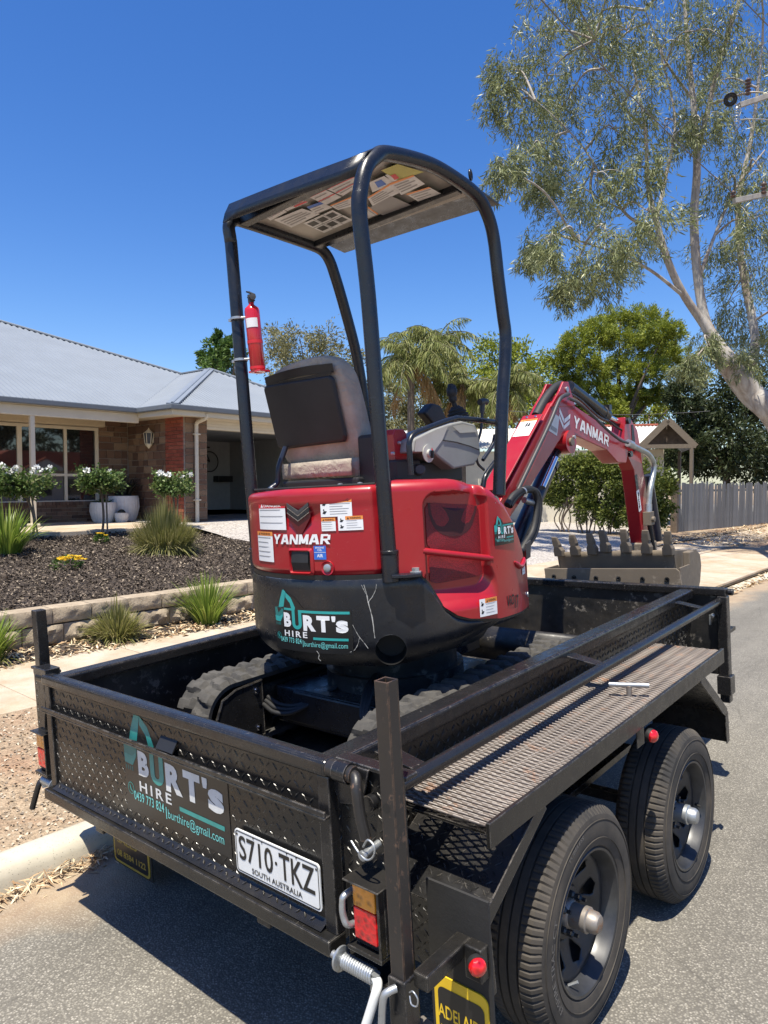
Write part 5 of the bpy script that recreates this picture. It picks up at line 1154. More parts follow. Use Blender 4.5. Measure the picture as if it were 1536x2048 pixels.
# small features on the cover
lg = logo(cover, cmap(82.6, .918, .655), .150, .088, fine=False)
sticker(cover, cmap(73.2, .640, .6575), .098, .072, 'orange_print', bars=4, pict=.30, seed=8)
sticker(cover, cmap(103.5, .765, .652), .05, .055, 'orange_print', bars=3, seed=9)
lettering('lettering', 'ViO', 'plastic_black', cover, cmap(88.6, .655, .6525), 0, .062, 0, .045, .02, .2); lettering('lettering', '17', 'plastic_black', cover, cmap(94.2, .635, .6525), 0, .040, 0, .055, .03, .2)
c = cyl(84.5, 1.095, .643); d = cyl(84.5, .0, 1)-cyl(84.5, 0, 0)
b = MB(); b.lathe([(.030, .002), (.024, -.002), (.010, -.006), (0, -.006)], c+d*.006, d, 20); b.lathe([(.012, .0), (.010, .008), (0, .010)], c, d, 14); ep(b, 'cover_bolt', 'galv', cover, smooth=40)
b = MB(); b.tube([cyl(96+12*k/8, .835-.03*math.sin(math.pi*k/8), .652) for k in range(9)], [.004]+[.012]*7+[.004], 8); ep(b, 'finger_grip', 'red_paint', cover, smooth=60)
for th in (110.5,): b = MB(); b.lathe([(.012, 0), (.012, .008), (0, .010)], cyl(th, .665, .648), cyl(th, 0, 1)-cyl(th, 0, 0), 12); ep(b, 'cover_bolt', 'galv', cover)
shape('cover_vent', [[(0, 0), (.022, 0), (.022, .15), (0, .15)]], 'mesh_dark', cover, cmap(45.8, .90, .6515), .0006)
sbk = LX(1042, 1110, 1.34); b = MB(); b.bx(1.30, 1.35, sbk.y-.03, sbk.y+.03, sbk.z-.05, sbk.z+.03); ep(b, 'step_block', 'plastic_black', bevel=.008)
b = MB(); b.prism([(0, 0), (.05, .02), (.06, .12), (.02, .10)], sbk+Vector((0, .02, -.03)), (.3, .6, 0), (0, 0, .8), (.008, 0, 0)); ep(b, 'deflector', 'plastic_dark')
# front lower skirt left of the boom
b = MB(); b.grid(lambda i, j: cyl(118+60*i, .57+.30*j*(1-i*.6), .648), 30, 4); ep(b, 'front_panel', 'red_paint', smooth=60)
b = MB(); b.grid(lambda i, j: cyl(-160+110*i, .52+.30*j, .648), 40, 4); ep(b, 'left_panel', 'red_paint', smooth=60)
# ---- canopy (ROPS): two tube hoops and a roof
RX, LXX = 1.268, .400
rh = [(1.268, .812, .835), (1.266, .795, 1.3), (1.266, .775, 1.9)]+[tuple(LX(u, v, RX)) for u, v in [(719, 430), (721, 380), (731, 338), (748, 316), (774, 307), (853, 326), (910, 357), (953, 391), (974, 427), (987, 475), (997, 560), (1006, 630), (1011, 670), (1010, 720), (1005, 800), (1000, 930), (998, 990)]]
lh = [(.433, .835, .80), (.428, .822, 1.5)]+[tuple(LX(u, v, LXX)) for u, v in [(465, 520), (461, 480), (458, 452), (470, 440), (496, 446), (555, 466), (612, 486), (642, 499), (658, 519), (671, 555), (690, 620), (712, 705), (725, 780), (735, 860), (738, 940)]]
b = MB(); b.tube(spline(rh, 6), .0300, 24); hoopr = ep(b, 'canopy_hoop', 'rops_black', smooth=60)
b = MB(); b.tube(spline(lh, 6), .0290, 24); hoopl = ep(b, 'canopy_hoop', 'rops_black', smooth=60)
for x, y, z, hp in ((1.268, .812, .84, hoopr), (.433, .835, .83, hoopl)):
    b = MB(); b.tube([(x, y, z-.02), (x-.002, y, z+.085)], .0345, 24); b.lathe([(.0335, .085), (.036, .09), (.036, .1), (.031, .104)], (x, y, z), (0, 0, 1), 24); ep(b, 'post_socket', 'rops_black', hp, smooth=40)
b = MB(); b.prism([(-.01, -.045), (.05, -.050), (.105, -.03), (.11, .03), (.05, .05), (-.01, .045)], (1.285, .815, .836), (.80, .6, 0), (-.6, .8, 0), (0, 0, .014)); fl = ep(b, 'post_flange', 'rops_black', hoopr, bevel=.003)
b = MB(); b.lathe([(.024, 0), (.024, .004), (.016, .005), (.016, .018), (0, .019)], (1.345, .872, .850), (0, 0, 1), 6); ep(b, 'flange_bolt', 'galv', fl)
for z in (1.0,):
    b = MB(); b.tube([(1.298, .80, .93), (1.292, .80, .965)], .006, 6); ep(b, 'cable_tie', 'black_print', hoopr)
# roof sheet lofted between the two hoops, with a deep skirt at the rear
def up(p, dz): p = Vector(p); return p+Vector((0, 0, dz))
ra = [LY(714, 352, .770), LY(722, 330, .775), LY(736, 305, .80), up(LX(760, 300, RX), .012), up(LX(800, 305, RX), .012), up(LX(853, 318, RX), .012), up(LX(910, 349, RX), .012), up(LX(953, 380, RX), .012), LX(998, 409, RX)]
la = [LY(447, 446, .775), LY(451, 428, .780), LY(459, 410, .80), up(LX(480, 436, LXX), .005), up(LX(510, 444, LXX), .01), up(LX(560, 461, LXX), .01), up(LX(612, 479, LXX), .01), up(LX(645, 490, LXX), .012), LX(689, 506, LXX)]
b = MB(); nx = 8; n = len(ra); V = []
for i in range(nx+1):
    t = i/nx
    for k in range(n): V.append(la[k].lerp(ra[k], t)+Vector((0, 0, .012*math.sin(math.pi*t)*(1 if 2 < k < n-1 else .3))))
b.add(V, [(i*n+j, i*n+j+1, (i+1)*n+j+1, (i+1)*n+j) for i in range(nx) for j in range(n-1)]); roof = ep(b, 'canopy_roof', 'rops_black', smooth=14)
md = roof.modifiers.new('s', 'SOLIDIFY'); md.thickness = .005; md.offset = 1
# lining under the roof and its stickers
def under(s, t, dz=0.):   # s across 0..1 left to right, t front to back along the hoops
    k = min(n-2.001, 2.4+t*(n-3.4)); i0 = int(k); f = k-i0; P = la[i0].lerp(la[i0+1], f).lerp(ra[i0].lerp(ra[i0+1], f), s); return P+Vector((0, 0, -.022+dz))
b = MB(); b.grid(lambda i, j: under(.03+.94*i, .10+.60*j), 6, 6); lining = ep(b, 'roof_lining', 'clear_deck', roof, smooth=60)
b = MB(); b.grid(lambda i, j: under(.03+.94*i, .75+.24*j), 6, 4); ep(b, 'front_visor', 'clear_deck', roof, smooth=60)
for t in (.72, .10): b = MB(); b.beam(under(.03, t, -.012), under(.97, t, -.012), .05, .035); ep(b, 'roof_brace', 'rops_black', roof, bevel=.004)
pA, pB, pC = under(.05, .3), under(.95, .3), under(.5, .65); NR = (pB-pA).cross(pC-pA).normalized(); NR = NR if NR.z > 0 else -NR; CU = pA.dot(NR)-.012
def deck_quads(quads, mat, name, dz=0.):
    for q in quads:
        b = MB(); P = [LP(u, v, NR, CU-dz) for u, v in q]; b.add(P, [(0, 1, 2, 3)]); ep(b, name, mat, lining, fixn=False)
def sub(q, a0, a1, c0, c1):
    f = lambda s, t: tuple((q[0][k]*(1-s)+q[1][k]*s)*(1-t)+(q[3][k]*(1-s)+q[2][k]*s)*t for k in (0, 1)); return [f(a0, c0), f(a1, c0), f(a1, c1), f(a0, c1)]
decals = [((524, 430), (559, 414), (574, 424), (541, 441), None, 2), ((556, 413), (592, 399), (617, 404), (575, 422), 'red', 2), ((547, 440), (604, 417), (640, 428), (583, 455), None, 4), ((613, 414), (640, 404), (665, 415), (632, 428), 'blue', 3), ((606, 447), (665, 420), (706, 440), (648, 466), 'pict', 0),
          ((617, 394), (650, 379), (683, 394), (652, 410), 'redline', 2), ((652, 378), (708, 353), (712, 375), (686, 392), 'redline', 3), ((660, 411), (706, 392), (706, 412), (676, 420), 'orange', 3), ((735, 395), (778, 368), (800, 385), (745, 412), 'orange', 4), ((738, 365), (768, 352), (790, 366), (745, 385), 'ring', 0), ((770, 350), (795, 343), (808, 356), (786, 366), 'ring2', 0), ((778, 367), (826, 350), (850, 368), (803, 390), 'orange', 4), ((812, 388), (858, 374), (882, 387), (836, 403), 'orange', 3), ((736, 413), (757, 428), (738, 436), (734, 436), 'orange', 1)]
for q in decals:
    quad = list(q[:4]); deck_quads([quad], 'white_faded', 'safety_sticker')
    deck_quads([sub(quad, .08, random.uniform(.6, .92), .25+.7*k/max(1, q[5]), .25+.7*k/max(1, q[5])+.07) for k in range(q[5])], 'grey_print', 'print_lines', .001)
    if q[4] == 'orange': deck_quads([sub(quad, 0, 1, 0, .14)], 'orange_print', 'sticker_head', .001)
    if q[4] == 'blue': deck_quads([sub(quad, 0, 1, 0, .3)], 'blue_print', 'sticker_head', .001)
    if q[4] == 'red': deck_quads([sub(quad, .4, 1, .35, .6), sub(quad, .4, 1, .72, .95)], 'red_print', 'sticker_head', .001)
    if q[4] == 'redline': deck_quads([sub(quad, 0, 1, 0, .08), sub(quad, 0, 1, .55, .62)], 'red_print', 'sticker_head', .001)
    if q[4] == 'pict': deck_quads([sub(quad, .05+.32*i, .28+.32*i, .12+.46*j, .40+.46*j) for i in range(3) for j in range(2)], 'black_print', 'pictogram', .001); deck_quads([sub(quad, 0, 1, .49, .51), sub(quad, .33, .34, 0, 1), sub(quad, .66, .67, 0, 1)], 'black_print', 'print_lines', .001)
    if q[4] in ('ring', 'ring2'): deck_quads([sub(quad, .3, .7, .2, .8)], 'blue_print' if q[4] == 'ring' else 'red_print', 'pictogram', .001)
deck_quads([[(762, 341), (795, 328), (848, 344), (796, 361)]], 'olive_print', 'safety_sticker')
deck_quads([[(734, 418), (782, 392), (822, 410), (770, 432)]], 'grey_print', 'safety_sticker', .0)
# lifting eye on the right hoop
b = MB(); b.lathe([(.020+.0065*math.cos(a), .0065*math.sin(a)) for a in [i*math.pi/4 for i in range(8)]], LX(941, 350, RX), (.93, .35, 0), 24, closed=True); b.tube([LX(939, 366, RX), LX(936, 382, RX)], .013, 8); ep(b, 'lifting_eye', 'rops_black', hoopr, smooth=50)
# ---- seat
def seatpt(x, t, d): return Vector((x, 1.075-.205*t+d, 1.275+.978*t))
so = [(.395, 0.), (.372, .10), (.366, .40), (.385, .465), (.44, .505), (.60, .530), (.76, .535), (.845, .515), (.885, .46), (.90, .40), (.915, .10), (.905, .0)]
b = MB(); K = len(so); V = []; lay_ = [(.93, .0), (1., .03), (1., .10), (.95, .135), (.80, .145)]
for s, d in lay_: V += [seatpt(.645+(x-.645)*s, .26+(t-.26)*s, d) for x, t in so]
F = [(k*K+i, k*K+(i+1) % K, (k+1)*K+(i+1) % K, (k+1)*K+i) for k in range(len(lay_)-1) for i in range(K)]+[tuple(range(K-1, -1, -1)), tuple((len(lay_)-1)*K+i for i in range(K))]
b.add(V, F); seat = ep(b, 'backrest', 'seat_fabric', smooth=70); md = seat.modifiers.new('s', 'SUBSURF'); md.levels = 2; md.render_levels = 2
b = MB(); po = [(.394, .14), (.386, .42), (.40, .435), (.84, .425), (.855, .41), (.862, .15), (.85, .125), (.41, .12)]
b.add([seatpt(x, t, -.004) for x, t in po]+[seatpt(x+(.62-x)*.03, t+(.28-t)*.03, -.020) for x, t in po], [(i, (i+1) % 8, 8+(i+1) % 8, 8+i) for i in range(8)]+[tuple(range(8, 16))]); ep(b, 'back_shell', 'plastic_black', seat, bevel=.008, seg=3)
b = MB(); b.grid(lambda i, j: seatpt(.40+.46*i, .435+.04*j+.012*math.sin(math.pi*i), -.003), 8, 2); b.grid(lambda i, j: seatpt(.41+.44*i, .428+.012*j, -.010), 8, 2); ep(b, 'shell_slot', 'black_print', seat)
b = MB(); b.bx(.40, .90, 1.06, 1.52, 1.215, 1.33); ep(b, 'seat_cushion', 'seat_fabric', bevel=.04, seg=4)
b = MB(); b.grid(lambda i, j: Vector((.40+.50*i, 1.03+.02*math.cos(i*3), 1.245+.075*j)), 10, 3); ep(b, 'seat_skirt', 'seat_fabric', smooth=60, solid=.01)
b = MB(); b.bx(.43, .93, 1.02, 1.45, 1.15, 1.235); ep(b, 'seat_base', 'plastic_black', bevel=.01)
b = MB(); b.lathe([(0, -.03), (.05, -.03), (.056, -.015), (.056, .03), (.045, .04), (0, .04)], (.955, 1.13, 1.36), (1, -.4, 0), 24); ep(b, 'belt_reel', 'plastic_dark', smooth=40)
b = MB(); b.bx(.90, 1.0, 1.06, 1.16, 1.19, 1.42); ep(b, 'seat_hinge', 'plastic_black', bevel=.015)
# left grab rail
b = MB(); b.tube(spline([(.47, 1.02, 1.40), (.455, .98, 1.30), (.45, .97, 1.23), (.44, .93, 1.20), (.43, .90, 1.14)], 5), .013, 10); ep(b, 'grab_rail', 'cyl_blue', smooth=50)
# red battery switch box
b = MB(); q = LX(792, 893, 1.05); b.prism([(-.045, -.075), (.05, -.075), (.05, .055), (.03, .075), (-.03, .075), (-.045, .05)], q+Vector((-.05, 0, 0)), (0, 1, 0), (0, 0, 1), (.075, 0, 0)); rb = ep(b, 'switch_box', 'red_paint', bevel=.004)
for u, v in ((797, 886), (784, 907)): c = LX(u, v, 1.076); b = MB(); b.lathe([(.009, 0), (.007, .012), (0, .014)], c, (1, 0, 0), 8); ep(b, 'bolt', 'galv', rb)
b = MB(); b.bx(.98, 1.10, 1.08, 1.26, 1.19, 1.30); ep(b, 'switch_base', 'plastic_black', bevel=.01)
# right console with the key
cx_ = 1.15; cp = [(826, 905), (829, 878), (870, 858), (905, 846), (925, 842), (950, 848), (957, 862), (962, 908), (950, 930), (908, 938), (878, 915), (868, 905)]
P = [LX(u, v, cx_) for u, v in cp]; b = MB(); n = len(P); b.add(P+[p+Vector((-.16, 0, 0)) for p in P], [tuple(range(n)), tuple(range(2*n-1, n-1, -1))]+[(i, (i+1) % n, n+(i+1) % n, n+i) for i in range(n)]); cons = ep(b, 'console', 'console_grey', bevel=.010, seg=3)
P = [LX(u, v, cx_+.003) for u, v in [(829, 903), (832, 879), (870, 861), (897, 850), (885, 880), (868, 903)]]; b = MB(); b.add(P, [tuple(range(6))]); ep(b, 'console_face', 'console_light', cons, fixn=False)
c = LX(856, 907, cx_+.004); b = MB(); b.lathe([(.040, 0), (.040, .004), (.018, .005), (.017, .016), (0, .018)], c, (1, 0, 0), 24); ky = ep(b, 'key_switch', 'console_light', cons, smooth=40)
b = MB(); b.bx(c.x+.016, c.x+.03, c.y-.004, c.y+.004, c.z-.022, c.z+.012); ep(b, 'key', 'black_print', ky); b = MB(); b.lathe([(.016, .017), (.0, .019)], c, (1, 0, 0), 16); ep(b, 'key_ring', 'galv', ky)
b = MB(); b.add([c+Vector((.005, math.cos(a)*.036, math.sin(a)*.036)) for a in [.2, .5, .8]]+[c+Vector((.005, math.cos(a)*.024, math.sin(a)*.024)) for a in [.8, .5, .2]], [(0, 1, 2, 3, 4, 5)]); ep(b, 'dial_mark', 'red_print', ky, fixn=False)
P = [LX(u, v, cx_+.0035) for u, v in [(905, 852), (926, 848), (948, 853), (954, 864), (920, 866)]]; b = MB(); b.add(P, [tuple(range(5))]); ep(b, 'console_trim', 'console_light', cons, fixn=False)
b = MB(); b.tube([LX(u, v, cx_+.002) for u, v in [(886, 880), (912, 884), (940, 892), (960, 900)]], .0025, 6); ep(b, 'console_seam', 'plastic_dark', cons)
b = MB(); q0 = LX(836, 943, 1.08); b.bx(1.0, 1.08, 1.12, 1.62, 1.19, 1.285); ep(b, 'console_base', 'plastic_black', bevel=.01)
b = MB(); b.lathe([(.026, -.03), (.026, .02), (.02, .026), (0, .026)], LX(838, 940, 1.10), (.7, -.6, .1), 16); ep(b, 'knob', 'plastic_dark', smooth=40)
c = LX(917, 838, 1.03); b = MB(); b.lathe([(.060, .0), (.052, .008), (.058, .016), (.046, .024), (.050, .032), (.038, .040), (.041, .048), (.026, .058), (.022, .066)], c, (-.15, -.2, 1), 20); jy = ep(b, 'joystick_boot', 'rubber', smooth=50)
b = MB(); q = c+Vector((-.008, -.012, .06)); b.tube(spline([q, q+Vector((-.004, -.008, .03)), q+Vector((-.006, -.012, .062)), q+Vector((-.008, -.01, .095)), q+Vector((-.008, -.004, .108))], 4), [.012]*4+[.020]*4+[.027]*4+[.022]*4+[.006], 14); ep(b, 'joystick_grip', 'plastic_black', jy, smooth=60)
c = LX(872, 838, .80); b = MB(); b.prism([(-.10, .03), (-.02, .085), (.05, .075), (.11, .0), (.06, -.05), (.02, -.06), (-.03, -.02)], c, (0, 1, 0), (0, 0, 1), (-.06, 0, 0)); ll = ep(b, 'control_lever', 'plastic_black', bevel=.012, seg=3)
b = MB(); b.tube([c+Vector((-.03, .06, -.03)), c+Vector((-.03, .12, -.25))], .02, 10); ep(b, 'lever_stem', 'plastic_black', ll)
c = LX(966, 807, 1.06); b = MB(); b.tube(spline([c+Vector((.0, -.03, .005)), c+Vector((0, .01, .012)), c+Vector((.0, .045, .008))], 4), [.016]*8+[.010], 12); b.tube([c+Vector((0, -.005, .0)), c+Vector((0, -.012, -.05))], [.015, .010], 12); tk = ep(b, 'lever_knob', 'plastic_dark', smooth=60)
b = MB(); b.tube(spline([c+Vector((0, -.012, -.05)), LX(962, 860, 1.06), LX(953, 895, 1.06), LX(955, 925, 1.06), LX(968, 940, 1.06)], 5), .007, 8); ep(b, 'lever_rod', 'plastic_dark', tk, smooth=60)
# pipe guard beside the console
gx = 1.2; b = MB(); b.tube(spline([LX(u, v, gx) for u, v in [(822, 950), (819, 905), (819, 884), (828, 868), (850, 858), (905, 838), (925, 837), (975, 842), (992, 846), (1000, 862), (1001, 900), (996, 916), (972, 950), (966, 975)]], 4), .0125, 12); ep(b, 'side_guard', 'rops_black', smooth=60)
b = MB(); b.tube(spline([LX(u, v, 1.12) for u, v in [(966, 920), (985, 890), (990, 870)]], 4), .010, 8); ep(b, 'guard_strut', 'cyl_blue', smooth=60)
# ---- boom
XB = .91; BW = .062; FX = XB+BW
def poly_x(px, x): return [LX(u, v, x) for u, v in px]
def slab_x(px, x1, x0, name, mat, parent=None, **k):
    P = poly_x(px, x1); n = len(P); b = MB(); b.add(P+[Vector((x0, p.y, p.z)) for p in P], [tuple(range(n)), tuple(range(2*n-1, n-1, -1))]+[(i, (i+1) % n, n+(i+1) % n, n+i) for i in range(n)]); return ep(b, name, mat, parent, **k)
boom = slab_x([(1000, 1004), (1060, 890), (1104, 806), (1118, 799), (1137, 803), (1200, 846), (1248, 878), (1257, 903), (1253, 926), (1236, 925), (1214, 900), (1155, 873), (1139, 866), (1126, 872), (1116, 886), (1068, 962), (1020, 1036), (985, 1070), (975, 1040)], FX, XB-BW, 'boom', 'red_paint', bevel=.006)
for x1, x0 in ((FX+.004, FX-.012), (XB-BW+.012, XB-BW-.004)):
    P = poly_x([(1100, 814), (1118, 782), (1126, 763), (1136, 764), (1144, 792), (1150, 812)], FX); b = MB(); n = len(P); b.add([Vector((x1, p.y, p.z)) for p in P]+[Vector((x0, p.y, p.z)) for p in P], [tuple(range(n)), tuple(range(2*n-1, n-1, -1))]+[(i, (i+1) % n, n+(i+1) % n, n+i) for i in range(n)]); ep(b, 'pin_ear', 'red_paint', boom, bevel=.004)
P = LX(1132, 779, FX); b = MB(); b.tube([(FX+.012, P.y, P.z), (XB-BW-.012, P.y, P.z)], .018, 14); ep(b, 'pin', 'galv', boom, smooth=40)
# pin boss at the elbow
P = LX(1137, 884, FX); b = MB(); b.tube([(FX+.02, P.y, P.z), (XB-BW-.02, P.y, P.z)], .075, 28); bo = ep(b, 'pin_boss', 'red_paint', boom, smooth=40)
b = MB(); b.tube([(FX+.034, P.y-.01, P.z), (FX+.02, P.y-.01, P.z)], .026, 16); ep(b, 'grease_pin', 'bucket_steel', bo, smooth=40)
b = MB(); b.tube([(FX+.034, P.y+.03, P.z+.03), (FX+.02, P.y+.03, P.z+.03)], .012, 10); ep(b, 'bolt', 'galv', bo)
# cover plate on the upper side of the lower boom, with its sticker
a = LX(1004, 985, FX); e_ = LX(1086, 833, FX); dv = (e_-a).normalized(); nrm = Vector((0, -dv.z, dv.y))
b = MB(); b.beam(a+nrm*.016+Vector((-BW, 0, 0)), e_+nrm*.016+Vector((-BW, 0, 0)), BW*2+.012, .010, nrm); cpl = ep(b, 'boom_cover', 'red_paint', boom, bevel=.003)
cpm = plane_map(e_+nrm*.0215+Vector((-2*BW+.004, 0, 0))-dv*.205, (1, 0, 0), dv); sticker(cpl, cpm, BW*2-.012, .16, 'orange_print', bars=4, pict=0, seed=11, hh=.12)
shape('pictogram', [[(.05, .09), (.06, .085), (.062, .12), (.05, .125)], [(.066, .085), (.08, .09), (.078, .125), (.066, .12)]], 'black_print', cpl, cpm, .0016)
for dx in (.03, .09):
    c = e_+nrm*.021+Vector((-2*BW+dx, 0, 0))-dv*.022; b = MB(); b.lathe([(.009, 0), (.007, .006), (0, .007)], c, nrm, 10); ep(b, 'bolt', 'chrome', cpl)
# lettering on the boom side
bm0 = LX(1146, 864, FX+.001); bm1 = LX(1216, 903, FX+.001); uy_ = (bm1-bm0).normalized(); vz = Vector((0, -uy_.z, uy_.y)); bmap = plane_map(bm0, uy_, vz); Lb = (bm1-bm0).length
block_word('lettering', 'YANMAR', 'white_print', boom, bmap, .0, Lb, .035, .112, .22, .0)
cm = plane_map(LX(1119, 815, FX+.001), uy_, vz)
shape('boom_emblem', [[(.0, -.03), (.07, -.085), (.07, -.055), (.0, .0)], [(.075, -.085), (.15, -.03), (.15, -.0), (.075, -.055)], [(.0, -.065), (.07, -.125), (.07, -.098), (.0, -.04)], [(.075, -.125), (.15, -.07), (.15, -.043), (.075, -.098)]], 'white_print', boom, cm)
P = poly_x([(1097, 861), (1114, 872), (1119, 834), (1108, 826)], FX+.002); b = MB(); b.add(P, [(0, 1, 2, 3)]); ep(b, 'safety_sticker', 'white_faded', boom, fixn=False)
P = poly_x([(1101, 858), (1113, 866), (1114.5, 858), (1103, 850)], FX+.003); b = MB(); b.add(P, [(0, 1, 2, 3)]); ep(b, 'print_lines', 'grey_print', boom, fixn=False)
# boom lift cylinder
p0 = LX(1018, 1115, XB); p1 = LX(1102, 925, XB); p2 = LX(1126, 880, XB)
b = MB(); b.tube([p0, p1], .050, 24); b.tube([p1-(p1-p0).normalized()*.05, p1], .056, 24); bc = ep(b, 'lift_cylinder', 'cyl_blue', boom, smooth=40)
b = MB(); b.tube([p1, p2], .030, 16); ep(b, 'lift_rod', 'black_steel', bc, smooth=40)
b = MB(); sft = Vector((.045, -.05, .0)); b.tube([p1+sft-(p1-p0)*.28, p1+sft+(p1-p0)*.05], .018, 12); ep(b, 'cylinder_pipe', 'chrome', bc, smooth=40)
P = LX(1046, 1003, FX); b = MB(); b.tube([LX(1048, 1000, FX+.03), LX(1078, 1010, FX+.03)], .018, 10); ep(b, 'hose_clamp', 'galv', bc, smooth=40)
# arm (dipper) cylinder on top of the boom
p0 = LX(1137, 774, XB); p1 = LX(1210, 830, XB); p2 = LX(1250, 852, XB)
b = MB(); b.tube([p0, p1], .044, 24); b.tube([p1-(p1-p0).normalized()*.05, p1+(p1-p0).normalized()*.01], .050, 24); ac = ep(b, 'arm_cylinder', 'black_steel', boom, smooth=40)
b = MB(); b.tube([p1, p2], .022, 14); ep(b, 'arm_rod', 'chrome', ac, smooth=40)
b = MB(); b.tube(spline([LX(u, v, XB+.03) for u, v in [(1136, 785), (1160, 800), (1195, 832), (1215, 842)]], 5), .010, 8); b.bx(p1.x-.05, p1.x+.05, p1.y-.03, p1.y+.01, p1.z+.03, p1.z+.07); ep(b, 'cylinder_pipe', 'black_steel', ac, smooth=40)
# hydraulic lines
b = MB(); b.tube(spline([LX(u, v, FX+.022) for u, v in [(1137, 788), (1124, 794), (1116, 806), (1098, 850), (1060, 930), (1024, 1005)]], 5), .0125, 10); ep(b, 'steel_line', 'plastic_dark', boom, smooth=60)
b = MB(); b.tube(spline([LX(u, v, FX+.04) for u, v in [(1139, 797), (1165, 812), (1215, 860), (1240, 880), (1256, 886)]], 5), .010, 8); ep(b, 'hose', 'plastic_dark', boom, smooth=60)
b = MB(); b.tube(spline([LX(u, v, XB) for u, v in [(1072, 832), (1090, 800), (1108, 778), (1122, 770)]], 5), .030, 10); ep(b, 'hose', 'hose_black', boom, smooth=60)
for k in range(2): b = MB(); b.tube(spline([LX(u+5*k, v+2*k, FX+.05) for u, v in [(1014, 1010), (1028, 990), (1050, 978), (1068, 982), (1074, 1010), (1066, 1060), (1048, 1092), (1036, 1118)]], 5), .019, 8); ep(b, 'hose', 'hose_black', boom, smooth=60)
for k in range(3): b = MB(); b.tube(spline([LX(u, v, XB+.03-.03*k) for u, v in [(1120-2*k, 778), (1150, 786-4*k), (1185, 812-5*k), (1222, 846-5*k), (1246, 862-3*k)]], 5), .008, 8); ep(b, 'hose', 'hose_black', boom, smooth=60)
b = MB(); q = LX(1046, 983, FX+.06); b.lathe([(.024, -.006), (.024, .006)], q, (0, .8, .2), 14); ep(b, 'hose_clamp', 'galv', boom, smooth=40)
b = MB(); b.bx(XB-.10, XB+.12, 1.93, 2.16, .40, .85); ep(b, 'swing_bracket', 'cw_black', boom, bevel=.02)
# arm
AW = .052; AX = XB+AW
arm = slab_x([(1250, 834), (1262, 838), (1275, 860), (1282, 900), (1284, 922), (1313, 1108), (1290, 1112), (1268, 940), (1254, 910), (1248, 880)], AX, XB-AW, 'arm', 'red_paint', bevel=.006)
P = LX(1266, 876, AX); b = MB(); b.prism([(-.018, -.10), (.018, -.10), (.03, 0), (.018, .10), (-.018, .10), (-.028, 0)], (AX+.001, P.y, P.z), (0, 1, 0), (0, -.1, 1), (.002, 0, 0)); ep(b, 'arm_slot', 'black_print', arm)
for u, v in ((1254, 842), (1258, 908)): P = LX(u, v, AX); b = MB(); b.tube([(AX+.022, P.y, P.z), (XB-AW-.022, P.y, P.z)], .024, 14); ep(b, 'pin', 'black_steel', arm, smooth=40)
am0 = LX(1283, 1020, AX+.001); am1 = LX(1274, 948, AX+.001); uu = (am1-am0).normalized(); vv_ = Vector((0, uu.z, -uu.y)); vv_ = Vector((1, 0, 0)).cross(uu)
amap = plane_map(am0, uu, vv_); La = (am1-am0).length
shape('load_plate', [[(0, .0), (La*.58, .0), (La*.58, .055), (0, .055)]], 'white_print', arm, amap); lettering('lettering', '40kg', 'black_print', arm, amap, La*.05, La*.52, .012, .046, .03, off=.002)
shape('load_plate', [[(La*.60, .0), (La*1.0, .0), (La*1.0, .05), (La*.60, .05)]], 'black_print', arm, amap)
P = LX(1316, 1000, XB); b = MB(); b.tube([LX(1296, 950, XB-.01), LX(1316, 1080, XB-.01)], .036, 18); ep(b, 'bucket_cylinder', 'cyl_blue', arm, smooth=40)
hx = AX+.035; b = MB(); b.tube(spline([LX(u, v, hx) for u, v in [(1256, 886), (1266, 892), (1280, 899), (1296, 908), (1306, 924), (1307, 945), (1300, 980), (1297, 1015)]], 6), .0215, 14); ep(b, 'steel_hose', 'hose_steel', arm, smooth=60)
b = MB(); q = LX(1297, 1036, hx); b.bx(q.x-.03, q.x+.03, q.y-.04, q.y+.045, q.z-.055, q.z+.05); b.lathe([(.022, 0), (.022, .02), (0, .022)], (q.x+.03, q.y, q.z-.01), (1, 0, 0), 12); vb = ep(b, 'valve_block', 'bucket_steel', arm, bevel=.003)
b = MB(); b.tube([LX(1256, 886, hx), LX(1264, 890, hx)], .028, 12); b.tube([LX(1297, 1008, hx), LX(1297, 1024, hx)], .027, 12); ep(b, 'hose_fitting', 'galv', arm, smooth=40)
b = MB(); b.tube(spline([LX(u, v, hx) for u, v in [(1299, 1050), (1303, 1075), (1308, 1105)]], 4), .018, 10); ep(b, 'hose', 'hose_black', arm, smooth=60)
# bucket curled up in front of the headboard
YB = 3.80; e0 = LY(1115, 1105, YB); e1 = LY(1345, 1101, YB); bxl, bxr = e0.x, e1.x; bz = lambda x: e0.z+(e1.z-e0.z)*(x-bxl)/(bxr-bxl)
pf = [(0, 0), (.03, -.12), (.07, -.26), (.16, -.40), (.30, -.46), (.46, -.42), (.56, -.30), (.60, -.18), (.58, -.10), (.50, -.05)]
b = MB(); b.grid(lambda i, j: (lambda x, k, f: Vector((x, YB+pf[k][0]*(1-f)+pf[min(k+1, 9)][0]*f, bz(x)+pf[k][1]*(1-f)+pf[min(k+1, 9)][1]*f)))(bxl+(bxr-bxl)*i, min(9, int(j*9)), j*9-min(9, int(j*9))), 14, 27); bk_ = ep(b, 'bucket', 'bucket_steel', smooth=40, solid=.014)
for x in (bxl, bxr): 
    b = MB(); b.prism([(p[0], p[1]) for p in pf], (x-.006, YB, bz(x)), (0, 1, 0), (0, 0, 1), (.014, 0, 0)); ep(b, 'side_plate', 'bucket_steel', bk_)
b = MB(); q = LY(1376, 1130, YB+.12); b.bx(q.x-.02, q.x+.03, q.y-.05, q.y+.05, q.z-.10, q.z+.10); ep(b, 'side_cutter', 'bucket_steel', bk_, bevel=.008)
